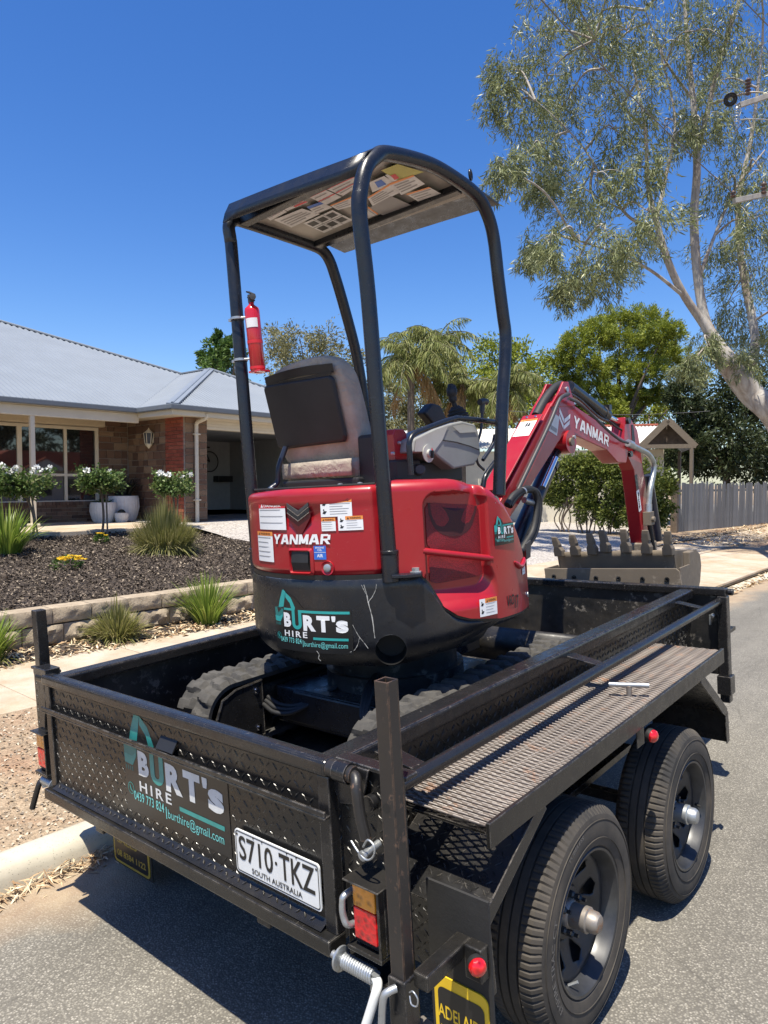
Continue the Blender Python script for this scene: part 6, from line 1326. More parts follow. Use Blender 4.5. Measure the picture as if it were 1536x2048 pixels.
tx_ = [(1108, 1074), (1143, 1069), (1178, 1066), (1203, 1060), (1246, 1058), (1290, 1060), (1335, 1062)]; bx_ = [(1120, 1105), (1152, 1103), (1186, 1101), (1212, 1096), (1253, 1097), (1294, 1099), (1337, 1102)]
for k in range(7):
    tp_ = LY(*tx_[k], YB-.055); bs = LY(*bx_[k], YB-.004); bs.y = YB-.004; w = .040; b = MB(); d = (tp_-bs)
    secs = [(bs-Vector((0, 0, .03)), .036, .028), (bs+d*.15, .036, .032), (bs+d*.35, .023, .028), (bs+d*.5, .028, .024), (bs+d*.8, .025, .016), (tp_, .023, .009)]
    V = []
    for c, hw, hd in secs: V += [c+Vector((-hw, -hd, 0)), c+Vector((hw, -hd, 0)), c+Vector((hw, hd, 0)), c+Vector((-hw, hd, 0))]
    F = [(i*4+q, i*4+(q+1) % 4, i*4+4+(q+1) % 4, i*4+4+q) for i in range(5) for q in range(4)]+[(3, 2, 1, 0), (20, 21, 22, 23)]
    b.add(V, F); ep(b, 'tooth', 'bucket_steel', bk_, bevel=.006)
for k in range(8):
    x = bxl+.02+(bxr-bxl-.04)*k/7; 
b = MB(); P = LX(1300, 1112, XB); b.bx(XB-.09, XB+.09, YB+.40, YB+.62, bz(XB)-.1, bz(XB)+.02); ep(b, 'bucket_ear', 'bucket_steel', bk_, bevel=.01)

# ---- spare mud bucket on the drawbar: only its bolted edge looks over the headboard
YM = 3.50; m0 = LY(1088, 1137, YM); m1 = LY(1358, 1137, YM); zM = lambda x: m0.z+(m1.z-m0.z)*(x-m0.x)/(m1.x-m0.x)
MBk = root('mud_bucket', 'wide tan steel bucket edge with six bolts behind the headboard', 'bucket', ((m0.x+m1.x)/2, YM+.1, .012), TM)
pm = [(0, 0), (.0, -.13), (.03, -.24), (.08, -.36), (.14, -.44), (.20, -.47)]
b = MB(); b.grid(lambda i, j: (lambda x, k, f: Vector((x, YM+.012+pm[k][0]*(1-f)+pm[min(k+1, 5)][0]*f, max(.02, zM(x)-.02+pm[k][1]*(1-f)+pm[min(k+1, 5)][1]*f))))(m0.x+(m1.x-m0.x)*i, min(5, int(j*5)), j*5-min(5, int(j*5))), 6, 15); b.build('shell', 'bucket_steel', MBk, smooth=40, solid=.012)
b = MB(); b.add([Vector((x, YM+d, zM(x)+dz)) for x, dz in ((m0.x, 0), (m1.x-.02, .0), (m1.x, -.018), (m1.x+.02, -.15), (m0.x+.015, -.15)) for d in (0, .014)], [(0, 2, 4, 6, 8), (9, 7, 5, 3, 1), (0, 1, 3, 2), (2, 3, 5, 4), (4, 5, 7, 6), (6, 7, 9, 8), (8, 9, 1, 0)]); ed = b.build('bolted_edge', 'bucket_steel', MBk, bevel=.003)
for u, v in ((1108, 1153), (1148, 1155), (1192, 1156), (1237, 1157), (1285, 1158), (1334, 1159)):
    c = LY(u, v, YM-.001); b = MB(); b.lathe([(.017, 0), (.016, .006), (.010, .007), (.009, .002), (0, .002)], c, (0, -1, 0), 16); b.build('edge_bolt', 'black_plate', ed, smooth=40)
b = MB(); b.prism([(0, 0), (.02, -.15), (.14, -.46), (.30, -.47), (.38, -.30), (.2, .0)], (m1.x-.01, YM+.014, zM(m1.x)), (0, 1, 0), (0, 0, 1), (.012, 0, 0)); b.build('side_plate', 'bucket_steel', MBk)
b = MB(); b.prism([(0, 0), (.02, -.15), (.14, -.46), (.30, -.47), (.38, -.30), (.2, .0)], (m0.x+.01, YM+.014, zM(m0.x)), (0, 1, 0), (0, 0, 1), (-.012, 0, 0)); b.build('side_plate', 'bucket_steel', MBk)

# ---- fire extinguisher strapped to the left rear canopy post
fx = LX(510, 690, .50); 
FE = root('fire_extinguisher', 'small red fire extinguisher strapped to the left canopy post', 'extinguisher', LX(516, 745, .50), TM)
top = LX(503, 612, .50); bot = LX(516, 742, .50); ax = (top-bot).normalized(); Lx = (top-bot).length; rr = .034
b = MB(); b.lathe([(0, 0), (rr*.9, 0), (rr, .006), (rr, Lx*.92), (rr*.9, Lx*.965), (rr*.55, Lx), (.012, Lx*1.02), (.012, Lx*1.06)], bot, ax, 28); fb = b.build('cylinder', 'ext_red', FE, smooth=50)
b = MB(); b.lathe([(rr+.0015, Lx*.42), (rr+.0015, Lx*.47)], bot, ax, 28); b.lathe([(rr+.0015, Lx*.03), (rr+.0015, Lx*.07)], bot, ax, 28); b.build('strap', 'red_print', fb, smooth=50)
def fmap(u, v, off=0.): a = 5.35+u/rr; x = ax.cross(Vector((0, 0, 1))).normalized(); y = ax.cross(x); xx = Vector((1, 0, 0)); xx = (xx-ax*xx.dot(ax)).normalized(); yy = ax.cross(xx); return bot+ax*v+xx*((rr+.001+off)*math.cos(a))+yy*((rr+.001+off)*math.sin(a))
panel('label', -.028, .028, Lx*.66, Lx*.80, 'white_print', fb, fmap, .0005)
b = MB(); q = bot+ax*(Lx*1.05); b.tube([q, q+ax*.035], .014, 12); b.tube([q+ax*.02, q+ax*.02+Vector((.03, -.015, 0))], .012, 10); b.lathe([(.014, 0), (.014, .01), (0, .011)], q+ax*.018+Vector((.028, -.012, 0)), (.8, -.5, 0), 14); b.build('valve', 'plastic_dark', FE, smooth=40)
b = MB(); b.beam(q+ax*.045+Vector((-.03, .01, .012)), q+ax*.04+Vector((.035, -.01, -.012)), .016, .006); b.beam(q+ax*.03+Vector((-.025, .01, .0)), q+ax*.022+Vector((.03, -.01, -.02)), .016, .005); b.build('lever', 'plastic_black', FE)
b = MB(); b.beam(bot-ax*.01, top, .04, .006, (1, 0, 0)); b.bx(bot.x-.03, bot.x+.05, bot.y-.03, bot.y+.03, bot.z-.008, bot.z); b.build('bracket', 'ext_red', FE)
for v, nm in ((638, 'a'), (720, 'b')):
    pz = LX(478, v, .428); t = (pz.z-.80)/1.4; c = Vector((.4325-.006*t, .832-.022*t, pz.z)); b = MB(); b.lathe([(.0305, -.006), (.0325, -.005), (.0325, .005), (.0305, .006)], c, (0, 0, 1), 24); b.bx(c.x-.05, c.x-.028, c.y-.014, c.y+.0, c.z-.006, c.z+.006); b.tube([c+Vector((.0, -.02, 0)), Vector((top.x, top.y, c.z))], .005, 6); b.build('clamp', 'galv', FE, smooth=40)
# ================================================================== BACKGROUND
def px2m(px, dep): return px/1420*dep
def sprays(clusters, n_spray, n_leaf, L0, L1, wr, hang, seed, jit=.25, twig=.5):
    """clusters: (centre Vector, radii (3)); returns leaf mesh arrays and spray centres"""
    g = np.random.default_rng(seed); P = []; D = []; cen = []
    for c, r in clusters:
        c = np.array(c); r = np.array(r); vol = float(r[0]*r[1]*r[2])**(1/3)
        for s in range(n_spray):
            v = g.normal(0, 1, 3); v /= np.linalg.norm(v); q = g.uniform(.25, 1.08); sc = c+v*r*q; cen.append((sc, v))
            dirn = v*(1-hang)+np.array([0, 0, -hang])+g.normal(0, .25, 3); dirn /= np.linalg.norm(dirn)
            t = g.uniform(0, 1, n_leaf)[:, None]; pts = sc+dirn*t*twig*vol+g.normal(0, jit*vol*.35, (n_leaf, 3)); P.append(pts); D.append(np.repeat(dirn[None], n_leaf, 0))
    P = np.concatenate(P); D = np.concatenate(D); V, Q = leafcloud(P, L0, L1, wr, D, .55, seed); return V, Q, cen
def limb(b, pts, n=6):
    P = spline([p for p, r in pts], n); rs = [r for p, r in pts]; R2 = []
    for i in range(len(rs)-1): R2 += [rs[i]+(rs[i+1]-rs[i])*k/n for k in range(n)]
    b.tube(P, R2+[rs[-1]], 12)
def nearest(skel, p):
    return min(skel, key=lambda s: (s-p).length)
# ---- the big gum tree
GD = 18.
gum = root('gum_tree', 'tall gum tree with pale peeling limbs and drooping grey green leaves', 'tree', at_plane(1620, 1075, .15))
def gp_(u, v, d, r): return (at_depth(u, v, d), r*(.70 if r > .2 else .70))
tr = MB(); base = Vector(gum.location)
limbs = [[(base+Vector((.1, .1, -.2)), .75), (base+Vector((0, 0, 1.2)), .56), gp_(1560, 850, 18.4, .46), gp_(1500, 785, 18.2, .44), gp_(1452, 722, 18, .38), gp_(1430, 690, 18, .28)],
         [gp_(1452, 722, 18, .26), gp_(1408, 650, 18, .15), gp_(1365, 585, 17.8, .135), gp_(1335, 520, 17.6, .125), gp_(1312, 440, 17.5, .105), gp_(1296, 370, 17.4, .08), gp_(1290, 260, 17.3, .055), gp_(1265, 120, 17.2, .03)],
         [gp_(1440, 700, 18, .27), gp_(1412, 645, 18.2, .18), gp_(1396, 560, 18.3, .165), gp_(1388, 440, 18.4, .155), gp_(1394, 330, 18.5, .14), gp_(1386, 200, 18.6, .11), gp_(1375, 90, 18.7, .09), gp_(1366, -60, 18.8, .06)],
         [gp_(1393, 310, 18.5, .12), gp_(1412, 235, 18.3, .095), gp_(1440, 120, 18.1, .085), gp_(1482, -10, 17.9, .06)],
         [gp_(1330, 505, 17.6, .08), gp_(1290, 455, 17.2, .06), gp_(1245, 420, 17.0, .05), gp_(1170, 300, 16.9, .032), gp_(1110, 235, 16.9, .018), gp_(1070, 200, 17, .007)],
         [gp_(1312, 440, 17.5, .08), gp_(1330, 360, 17.7, .06), gp_(1350, 240, 17.9, .045), gp_(1320, 100, 18, .025)],
         [gp_(1365, 590, 17.8, .07), gp_(1300, 540, 17.2, .05), gp_(1230, 505, 16.9, .035), gp_(1150, 480, 16.6, .02)],
         [gp_(1245, 420, 16.8, .035), gp_(1180, 385, 16.8, .022), gp_(1100, 320, 17, .008)],
         [gp_(1490, 775, 18.2, .22), gp_(1510, 680, 18.8, .16), gp_(1482, 520, 19.2, .13), gp_(1478, 400, 19.4, .10), gp_(1505, 260, 19.6, .07), gp_(1525, 90, 19.8, .04)],
         [gp_(1396, 560, 18.3, .08), gp_(1430, 470, 18.6, .06), gp_(1470, 380, 18.9, .045), gp_(1530, 300, 19, .03)],
         [gp_(1290, 260, 17.3, .04), gp_(1230, 190, 17, .03), gp_(1190, 80, 16.8, .015)], [gp_(1386, 200, 18.6, .06), gp_(1330, 120, 18.4, .04), gp_(1290, 20, 18.2, .025)]]
skel = []
for lb in limbs:
    limb(tr, lb); skel += spline([p for p, r in lb], 4)
tr.build('trunk', 'gum_bark', gum, smooth=60)
cl = [(1080, 70, 66, 48), (1030, 140, 55, 48), (1000, 190, 38, 45), (1095, 150, 60, 55), (1045, 215, 62, 45), (1125, 215, 62, 55), (1005, 335, 38, 42), (1062, 300, 62, 42), (1115, 330, 55, 45), (1085, 375, 40, 28), (1145, 405, 68, 48), (1100, 480, 48, 40), (1065, 500, 28, 32), (1160, 520, 66, 45), (1130, 570, 36, 32), (1198, 555, 52, 32), (1215, 470, 60, 52), (1195, 345, 66, 55), (1230, 260, 66, 55), (1185, 130, 60, 66), (1170, 50, 55, 40), (1255, 60, 66, 58), (1325, 95, 66, 66), (1285, 180, 58, 55), (1330, 255, 55, 58), (1280, 335, 58, 55), (1300, 425, 52, 55), (1262, 500, 45, 36), (1400, 60, 62, 58), (1460, 40, 58, 48), (1505, 120, 58, 58), (1440, 160, 52, 55), (1400, 240, 45, 52), (1470, 265, 55, 55), (1520, 340, 48, 58), (1445, 370, 45, 52), (1500, 440, 52, 55), (1440, 490, 45, 52), (1500, 560, 55, 55), (1450, 615, 52, 42), (1505, 660, 50, 48), (1415, 690, 34, 32), (1478, 715, 40, 28), (1380, 730, 25, 25), (1120, -40, 60, 50), (1240, -50, 70, 50), (1380, -50, 80, 50), (1500, -50, 70, 50), (1580, 200, 60, 90), (1590, 420, 60, 90), (1580, 640, 50, 70)]
clm = []; tw = MB(); g0 = random.Random(5)
for u, v, ru, rv in cl:
    d = 17.6+(u-1250)*.004+g0.uniform(-1.9, 1.9); c = at_depth(u, v, d); clm.append((c, (px2m(ru, d), px2m(ru, d)*1.1, px2m(rv, d))))
V, Q, cen = sprays(clm, 22, 70, .11, .21, .15, .74, 3, .34, .95)
npmesh('crown', V, Q, 'gum_leaf', gum)
for c, r in clm:
    s = nearest(skel, c); mid = (s+c)*.5+Vector((g0.uniform(-.2, .2), g0.uniform(-.2, .2), .25)); tw.tube(spline([s, mid, c], 4), [.035, .032, .03, .027, .024, .02, .016, .012, .009], 6)
for i, (c, v) in enumerate(cen):
    if i % 4: continue
    k = clm[i//22]; c = Vector(c); tw.tube(spline([k[0], (k[0]+c)*.5+Vector((0, 0, .08)), c], 3), [.014, .012, .011, .009, .008, .006, .005], 4)
tw.build('twigs', 'gum_bark', gum, smooth=60, kind='stuff')

# ---- other trees
def tree(name, label, base, clusters, dep, mat, ns, nl, L, wr, hang, seed, twig=.5, jit=.5, limbmat='bark_brown', group=None, flat=1.):
    t = root(name, label, 'tree', base, group=group); g = random.Random(seed); cm = []
    for u, v, ru, rv in clusters:
        d = dep+g.uniform(-1.6, 1.6); cm.append((at_depth(u, v, d), (px2m(ru, d), px2m(ru, d)*flat, px2m(rv, d))))
    V, Q, cen = sprays(cm, ns, nl, L[0], L[1], wr, hang, seed, jit, twig); npmesh('crown', V, Q, mat, t)
    b = MB(); base = Vector(base); cc = sum((c for c, r in cm), Vector())/len(cm); fork = Vector((base.x*.6+cc.x*.4, base.y*.6+cc.y*.4, base.z+(cc.z-base.z)*.55))
    b.tube(spline([base-Vector((0, 0, .3)), base*.5+fork*.5, fork], 4), [.30, .28, .26, .24, .22, .2, .19, .18, .17], 10)
    for c, r in cm: b.tube(spline([fork, (fork+c)*.5+Vector((g.uniform(-.4, .4), g.uniform(-.4, .4), -.15)), c], 4), [.12, .11, .10, .085, .07, .06, .05, .035, .02], 6)
    b.build('trunk', limbmat, t, smooth=60); return t
def gnd(u, dep, z=.2): p = at_depth(u, 968, dep); return Vector((p.x, p.y, z))
pine_cl = [(1240, 640, 46, 22), (1290, 642, 42, 22), (1195, 664, 42, 22), (1152, 690, 40, 24), (1328, 668, 38, 22), (1240, 682, 54, 24), (1300, 692, 45, 24), (1120, 728, 32, 24), (1172, 736, 46, 24), (1232, 738, 50, 24), (1292, 746, 45, 22), (1342, 716, 34, 24), (1130, 768, 32, 20), (1190, 782, 42, 20), (1250, 790, 36, 16), (1305, 792, 36, 18), (1218, 822, 36, 16), (1160, 818, 28, 16), (1110, 800, 24, 20)]
tree('pine_tree', 'rounded bright green pine tree behind the neighbouring carport', gnd(1255, 40), pine_cl, 40, 'pine_leaf', 90, 70, (.10, .20), .28, -.55, 6, .16, .28)
tree('broadleaf_tree', 'small dark green tree rising behind the garage roof', gnd(440, 34, .9), [(440, 700, 24, 24), (425, 735, 26, 22), (456, 735, 26, 26), (470, 700, 14, 18), (443, 683, 12, 14), (410, 715, 10, 12)], 33, 'green_leaf', 20, 60, (.12, .24), .5, .1, 7)
tree('broadleaf_tree', 'olive brown feathery gum seen behind the seat', gnd(620, 42, .6), [(600, 678, 58, 24), (553, 692, 36, 26), (655, 690, 45, 32), (625, 720, 60, 30), (560, 735, 40, 35), (690, 725, 34, 36), (725, 755, 30, 40), (640, 770, 60, 35), (580, 780, 50, 35), (760, 800, 26, 50), (700, 800, 40, 40), (790, 830, 30, 45)], 42, 'olive_leaf', 22, 60, (.14, .30), .3, .3, 8)
tree('broadleaf_tree', 'deep green tree between the palms and the pine', gnd(1040, 40), [(985, 705, 38, 28), (1035, 715, 42, 32), (1065, 755, 34, 34), (1010, 760, 50, 36), (1060, 810, 40, 34), (975, 800, 46, 40), (1095, 820, 30, 26), (940, 760, 40, 40)], 38, 'pine_leaf', 24, 60, (.12, .26), .45, .15, 9)
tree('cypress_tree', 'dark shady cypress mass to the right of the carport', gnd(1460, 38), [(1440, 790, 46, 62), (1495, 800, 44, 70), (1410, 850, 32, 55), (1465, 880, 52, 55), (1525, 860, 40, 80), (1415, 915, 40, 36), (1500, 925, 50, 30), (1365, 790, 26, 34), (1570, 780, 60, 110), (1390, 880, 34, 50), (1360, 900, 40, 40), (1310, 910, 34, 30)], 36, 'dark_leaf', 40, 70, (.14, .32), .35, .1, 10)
tree('broadleaf_tree', 'low bright shrubbery behind the neighbouring shed roof', gnd(1330, 37), [(1345, 805, 30, 22), (1300, 820, 34, 18), (1120, 838, 40, 16), (1240, 830, 34, 14)], 44, 'pine_leaf', 30, 50, (.14, .28), .45, .1, 12)
tree('broadleaf_tree', 'dense green trees in the gap right of the rear canopy post', gnd(850, 44), [(850, 820, 60, 34), (910, 810, 50, 40), (800, 790, 40, 50), (940, 840, 50, 26), (820, 850, 40, 22), (980, 850, 50, 20), (880, 770, 50, 40)], 44, 'olive_leaf', 26, 60, (.14, .30), .4, .15, 13)
# palms with arching fronds
def palm(label, u, v, dep, L, nf, seed, dry=2, spear=True):
    c = at_depth(u, v, dep); base = Vector((c.x, c.y, .3)); t = root('palm_tree', label, 'palm tree', base, group='palms behind the fence'); g = np.random.default_rng(seed)
    b = MB(); b.tube(spline([base, (base+c)*.5, c], 5), [.20, .19, .18, .17, .165, .16, .155, .15, .15, .16, .18], 12); b.build('trunk', 'bark_brown', t, smooth=60)
    for isdry in (0, 1):
        V = []; Q = []; rb = MB()
        for f in range(dry if isdry else nf):
            a = g.uniform(0, 2*math.pi); el = g.uniform(-.9, -.4) if isdry else g.uniform(-.15, 1.35); Lf = L*g.uniform(.8, 1.1); dr = np.array([math.cos(a), math.sin(a), 0]); pts = []; S = 16
            for k in range(S+1):
                s = k/S; ang = el-(1.75 if not isdry else .8)*s**1.3; 
                if k == 0: p = np.array(c)
                else: p = pts[-1]+(dr*math.cos(ang)+np.array([0, 0, math.sin(ang)]))*Lf/S
                pts.append(p)
            rb.tube([tuple(p) for p in pts], [.03*(1-k/(S+2))+.006 for k in range(S+1)], 5, cap=False)
            sd = np.array([-math.sin(a), math.cos(a), 0])
            for k in range(2, S*4):
                s = k/(S*4); i = min(S-1, int(s*S)); q = pts[i]+(pts[i+1]-pts[i])*(s*S-i); ll = L*.26*math.sin(math.pi*min(1, .12+s*.86))*g.uniform(.8, 1.15)
                for sg in (1, -1):
                    d = sd*sg*.55+(pts[i+1]-pts[i])/np.linalg.norm(pts[i+1]-pts[i])*.35+np.array([0, 0, -.45 if not isdry else -.9])+g.normal(0, .18, 3); d /= np.linalg.norm(d); e = q+d*ll; e[2] -= ll*.35; w = np.cross(d, g.normal(0, 1, 3)); w = w/np.linalg.norm(w)*.022; mid = q+d*ll*.55; n0 = len(V); V += [q, mid+w, e, mid-w]; Q.append((n0, n0+1, n0+2, n0+3))
        npmesh('dry_fronds' if isdry else 'crown', V, Q, 'palm_dry' if isdry else 'palm_leaf', t); rb.build('stalks', 'palm_dry' if isdry else 'olive_leaf', t)
palm('tall palm left of the other palms, with a brown dead frond', 822, 722, 30, 2.5, 34, 51, 3)
palm('palm with the highest dark green tuft, second from left', 872, 690, 32, 2.2, 26, 52, 2)
palm('shorter palm beside the right canopy post with dry hanging fronds', 1010, 775, 30, 2.1, 28, 53, 6)
palm('low palm in front of the deep green tree', 925, 770, 31, 2.0, 24, 54, 4)

# ---- neighbour's long tin roofed shed
SH = root('shed', 'long low cream shed with pale tin roof behind the hedge', 'shed', gnd(1100, 31))
a = at_depth(760, 893, 33); c = at_depth(1330, 893, 29.5); hd = Vector((c.x-a.x, c.y-a.y, 0)).normalized(); bk2 = Vector((-hd.y, hd.x, 0)); bk2 = bk2 if bk2.dot(Vector((a.x-CAM.x, a.y-CAM.y, 0))) > 0 else -bk2
Ls = Vector((c.x-a.x, c.y-a.y, 0)).length; a.z = 3.45
corrugated('roof', [a, a+hd*Ls, a+hd*Ls+bk2*3.6+Vector((0, 0, 1.15)), a+bk2*3.6+Vector((0, 0, 1.15))], hd, SH, 'tin_light', .16, .02)
b = MB(); p = a+bk2*.5; b.beam(Vector((p.x, p.y, 1.75)), Vector(((p+hd*Ls).x, (p+hd*Ls).y, 1.75)), .15, 3.2); b.build('wall', 'cream_wall', SH)
b = MB(); p = a+bk2*3.6+Vector((0, 0, 1.18)); b.beam(p+hd*(Ls*.55), p+hd*Ls, .3, .08); b.build('ridge_tiles', 'tile_red', SH)
# carport with open gable
CP = root('carport', 'open gabled carport with cream barge boards beside the shed', 'carport', gnd(1340, 28))
ax_ = at_depth(1338, 840, 28); l_ = at_depth(1280, 895, 28.3); r_ = at_depth(1392, 893, 27.7); wdir = (r_-l_); wdir.z = 0; wdir.normalize(); bdir = Vector((-wdir.y, wdir.x, 0)); bdir = bdir if bdir.dot(ray(1338, 840)) > 0 else -bdir
ax_ = Vector(((l_.x+r_.x)/2, (l_.y+r_.y)/2, ax_.z)); r_.z = l_.z
for e, nm in ((l_, 'barge_board'), (r_, 'barge_board')): b = MB(); b.beam(e, ax_, .05, .24); b.build(nm, 'barge_brown', CP)
for e in (l_, r_): corrugated('roof', [e, ax_, ax_+bdir*5, e+bdir*5], bdir, CP, 'roof_grey', .16, .02)
b = MB(); b.beam(l_+Vector((0, 0, .03)), r_+Vector((0, 0, .03)), .1, .16); b.build('tie_beam', 'barge_brown', CP)
for e in (l_+wdir*.15, r_-wdir*.15, l_+wdir*.15+bdir*4.5, r_-wdir*.15+bdir*4.5): b = MB(); b.bx(e.x-.06, e.x+.06, e.y-.06, e.y+.06, .2, e.z); b.build('post', 'barge_brown', CP)
b = MB(); q = ax_+bdir*.6; b.add([l_+bdir*.6, r_+bdir*.6, q], [(0, 1, 2)]); b.build('gable_lining', 'bark_brown', CP)
# ---- paling fence
PF = root('paling_fence', 'weathered grey timber paling fence along the far verge', 'fence', (-5.4, 24.1, .19))
pa = Vector((-5.45, 24.1, .19)); pb = Vector((-3.3, 39, .19)); dirv = (pb-pa).normalized(); n = 118; u0 = None
bo = MB(); bo.bx(-.06, .06, -.012, .012, 0, 1.72); 
for i in range(n):
    p = pa+dirv*(.128*i); rz = math.atan2(dirv.y, dirv.x); M = Matrix.Translation(p-PF.location+Vector((0, 0, random.uniform(-.03, .03)))) @ Euler((random.uniform(-.02, .02), random.uniform(-.02, .02), rz+random.uniform(-.04, .04))).to_matrix().to_4x4() @ Matrix.Diagonal((random.uniform(.9, 1.06), 1, random.uniform(.97, 1.03), 1))
    if u0 is None: OFF[PF.name] = Vector((0, 0, 0)); u0 = bo.build('paling', 'old_timber', PF); u0.matrix_local = M
    else: share(u0, 'paling', PF, M)
OFF[PF.name] = Vector(PF.location)
side = Vector((dirv.y, -dirv.x, 0))
for z in (.5, 1.45): b = MB(); b.beam(pa-side*.05+Vector((0, 0, z)), pa+dirv*15-side*.05+Vector((0, 0, z)), .05, .08); b.build('rail', 'old_timber', PF)
b = MB(); e = pa+side*.14+Vector((-.1, -.15, 0)); b.bx(e.x-.11, e.x+.11, e.y-.11, e.y+.11, .15, 2.0); pz_ = b.build('gate_post', 'bark_brown', None, bevel=.02, label='peeling brown timber post at the left end of the paling fence', cat='post')
# ---- fibro fence with hedge
HF = root('panel_fence', 'pale ribbed panel fence partly covered by the hedge', 'fence', (-9, 26, .2))
fa = Vector((-13.2, 28.4, .2)); fb_ = Vector((-5.75, 24.15, .2)); fd = (fb_-fa).normalized(); 
corrugated('panel', [fa, fb_, fb_+Vector((0, 0, 1.55)), fa+Vector((0, 0, 1.55))], fd, HF, 'cream_wall', .2, .03)
hc = [(1125, 950, 36, 26), (1170, 945, 42, 30), (1215, 952, 42, 32), (1262, 958, 38, 32), (1300, 965, 30, 32), (1322, 985, 18, 32), (1105, 985, 22, 18), (1150, 990, 34, 22), (1205, 992, 36, 24), (1255, 1000, 32, 24), (1200, 930, 40, 14), (1240, 932, 40, 14), (1150, 930, 36, 12), (1180, 1015, 26, 20), (1225, 1022, 26, 20), (1275, 1020, 26, 22), (1310, 1020, 20, 24)]
HG = root('hedge', 'leafy green hedge spilling over the ribbed panel fence', 'hedge', (-8, 25, .2)); cm = []
for u, v, ru, rv in hc:
    f = (u-1085)/(1330-1085); d = 27.2-3.6*f; dep = 26.6-2.6*f; cm.append((at_depth(u, v, dep-1.2), (px2m(ru, dep), .45, px2m(rv, dep))))
V, Q, cen = sprays(cm, 34, 60, .07, .14, .55, .1, 61, .6, .5); npmesh('foliage', V, Q, 'hedge_leaf', HG)
b = MB(); g1 = random.Random(4)
for k in range(26): u = g1.uniform(1120, 1310); f = (u-1085)/245; dep = 25.3-2.6*f; p = at_depth(u, 1050+10*f, dep); p.z = .2; b.tube(spline([p, p+Vector((g1.uniform(-.2, .2), g1.uniform(-.2, .2), .5)), p+Vector((g1.uniform(-.5, .5), g1.uniform(-.2, .2), 1.2))], 4), .022, 5)
b.build('stems', 'bark_brown', HG, smooth=60)
# ---- power pole, cross arms, insulators, wires
PP = root('power_pole', 'pale power pole with two cross arms at the right edge', 'power pole', (lambda p: (p.x, p.y, .15))(at_depth(1566, 968, 16)))
pc = at_depth(1566, 968, 16); b = MB(); b.tube([(pc.x, pc.y, 0), (pc.x, pc.y, 12.5)], [.17, .12], 14); b.build('pole', 'pole_timber', PP, smooth=60)
def arm_(p, q, nm='cross_arm'): b = MB(); b.beam(p, q, .09, .11); return b.build(nm, 'pole_timber', PP, bevel=.008)
A1 = at_depth(1478, 211, 15.6); A1b = at_depth(1640, 158, 16.4); arm_(A1, A1b); A2 = at_depth(1468, 402, 15.6); A2b = at_depth(1640, 366, 16.4); arm_(A2, A2b)
def insul(p, h=.28, n=4, nm='insulator'):
    b = MB(); pr2 = []
    for k in range(n): z = h*k/n; pr2 += [(.035, z), (.07, z+h/n*.35), (.035, z+h/n*.7)]
    b.lathe([(0, 0)]+pr2+[(.03, h), (0, h+.02)], p, (0, 0, 1), 16); return b.build(nm, 'porcelain', PP, smooth=50)
insul(at_depth(1496, 190, 15.7), .36, 5); insul(at_depth(1527, 388, 15.8), .26, 3); insul(at_depth(1466, 395, 15.6), .14, 2)
b = MB(); c = at_depth(1461, 199, 15.55)
for r in (.06, .085, .11, .13): b.lathe([(r+.012*math.cos(a), .012*math.sin(a)) for a in [i*math.pi/3 for i in range(6)]], c, ray(1461, 199), 20, closed=True)
b.build('line_coil', 'black_print', PP, smooth=60)
b = MB(); b.tube(spline([at_depth(u, v, 15.5) for u, v in [(1470, 208), (1482, 220), (1478, 238), (1500, 238), (1536, 240), (1560, 250)]], 5), .012, 6); N = 60; p0 = at_depth(1474, 212, 15.5); b.tube([p0+Vector((.05*math.cos(k*.7), .05*math.sin(k*.7), -.4*k/N)) for k in range(N)], .008, 5); b.build('jumper_wire', 'galv', PP, smooth=60)
def wire(p, q, sag, label):
    b = MB(); b.tube([p+(q-p)*t-Vector((0, 0, sag*4*t*(1-t))) for t in [i/24 for i in range(25)]], .011, 6); w = b.build('overhead_wire', 'wire_metal', None, smooth=60, label=label, cat='wire')
wire(A2+Vector((0, 0, .15)), at_depth(1020, -70, 9.5), .12, 'thin overhead wire slanting up left from the lower cross arm')
wire(at_depth(1640, 150, 16.3), at_depth(1440, -50, 12.5), .05, 'short overhead wire at the top right corner')
wire(at_depth(1020, 822, 27), at_depth(1420, 822, 30), .15, 'pale service wire above the shed roof')

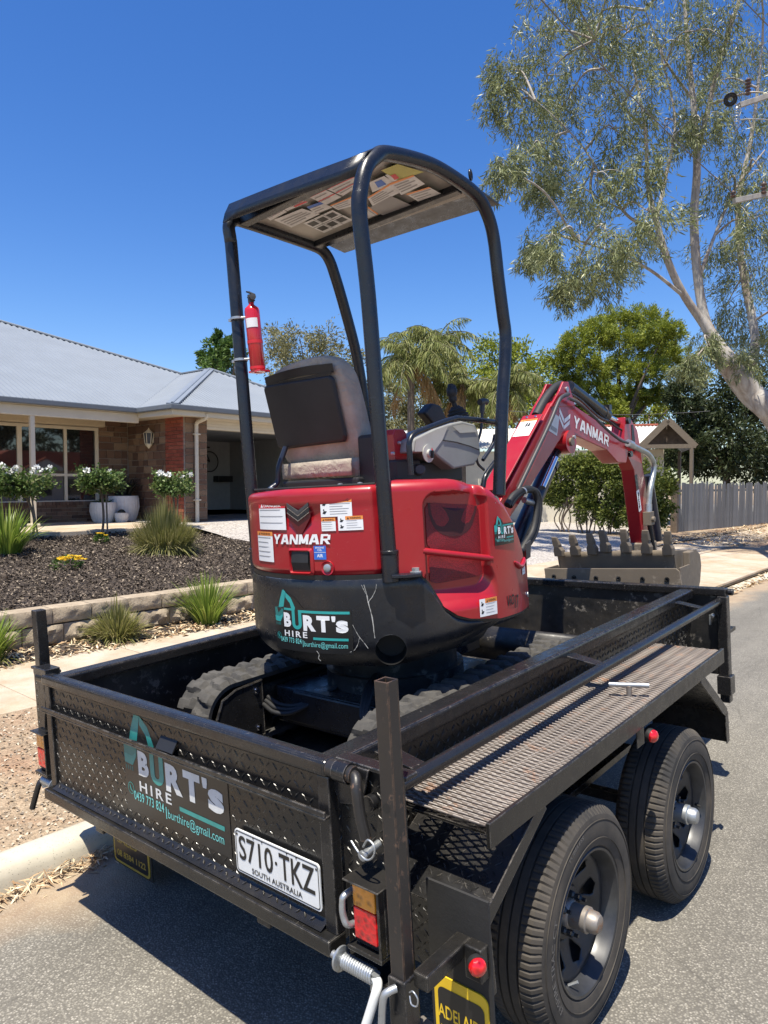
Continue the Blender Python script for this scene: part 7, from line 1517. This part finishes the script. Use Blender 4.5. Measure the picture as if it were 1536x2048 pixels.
# ---- the house across the road, seen in the window glass
OH = root('house', 'white house with red gabled roof across the road, mirrored in the window', 'house', (27, 28, .1))
b = MB(); b.bx(26, 34, 18, 38, .1, 2.9); b.build('wall', 'white_wall', OH)
for y in (23, 28):
    b = MB(); b.prism([(-2.0, 0), (2.0, 0), (0, 1.05)], (25.2, y, 2.9), (0, 1, 0), (0, 0, 1), (4, 0, 0)); b.build('gable', 'tile_red', OH)
    b = MB(); b.prism([(-1.7, 0), (1.7, 0), (0, .85)], (25.15, y, 2.9), (0, 1, 0), (0, 0, 1), (.04, 0, 0)); b.build('gable_face', 'white_wall', OH)
b = MB(); b.prism([(-10.5, 0), (10.5, 0), (7.5, 1.5), (-7.5, 1.5)], (25.6, 28, 2.9), (0, 1, 0), (0, 0, 1), (9, 0, 0)); b.build('roof', 'tile_red', OH)
for y in (20, 23, 25.5, 28, 32): b = MB(); b.bx(25.93, 25.98, y-.7, y+.7, 1.0, 2.3); b.build('window', 'glass_dark', OH)

# street trees behind that house, also only seen mirrored
for k, (x, y, z, r, lab) in enumerate(((40, 22, 7, 4.5, 'left'), (42, 33, 8.5, 5.5, 'middle'), (39, 45, 7.5, 5, 'right'))):
    t = root('broadleaf_tree', 'street tree behind the red roofed house, %s of three in the reflection' % lab, 'tree', (x, y, .1)); g = np.random.default_rng(70+k); cm = [((x+g.normal(0, r*.4), y+g.normal(0, r*.5), z+g.normal(0, r*.3)), (r*.5, r*.5, r*.4)) for _ in range(7)]
    V, Q, cen = sprays(cm, 20, 40, .3, .6, .5, .1, 70+k); npmesh('crown', V, Q, 'dark_leaf', t); b = MB(); b.tube([(x, y, 0), (x, y, z)], [.35, .2], 10); b.build('trunk', 'bark_brown', t)
# rolled strap and a loose plate on the trailer floor in front of the tracks
ST = root('rolled_strap', 'rolled tan load strap lying at the front of the trailer tray', 'strap', (1.06, 2.72, .0), TM)
for k in range(3): b = MB(); b.lathe([(.012, -.03), (.055-.008*k, -.03), (.057-.008*k, .03), (.012, .03)], (.98+.10*k, 2.78-.05*k, .06-.008*k), (1, .5, .15), 20); b.build('strap_roll', 'cream', ST, smooth=40)
b = MB(); b.grid(lambda i, j: Vector((1.20+.28*i, 2.62+.16*j, .14+.05*math.sin(2.2*i)+.04*j)), 8, 3); b.build('loose_plate', 'galv', None, smooth=60, solid=.004, label='thin bent metal plate lying beside the strap in the tray', cat='plate').matrix_world = TM
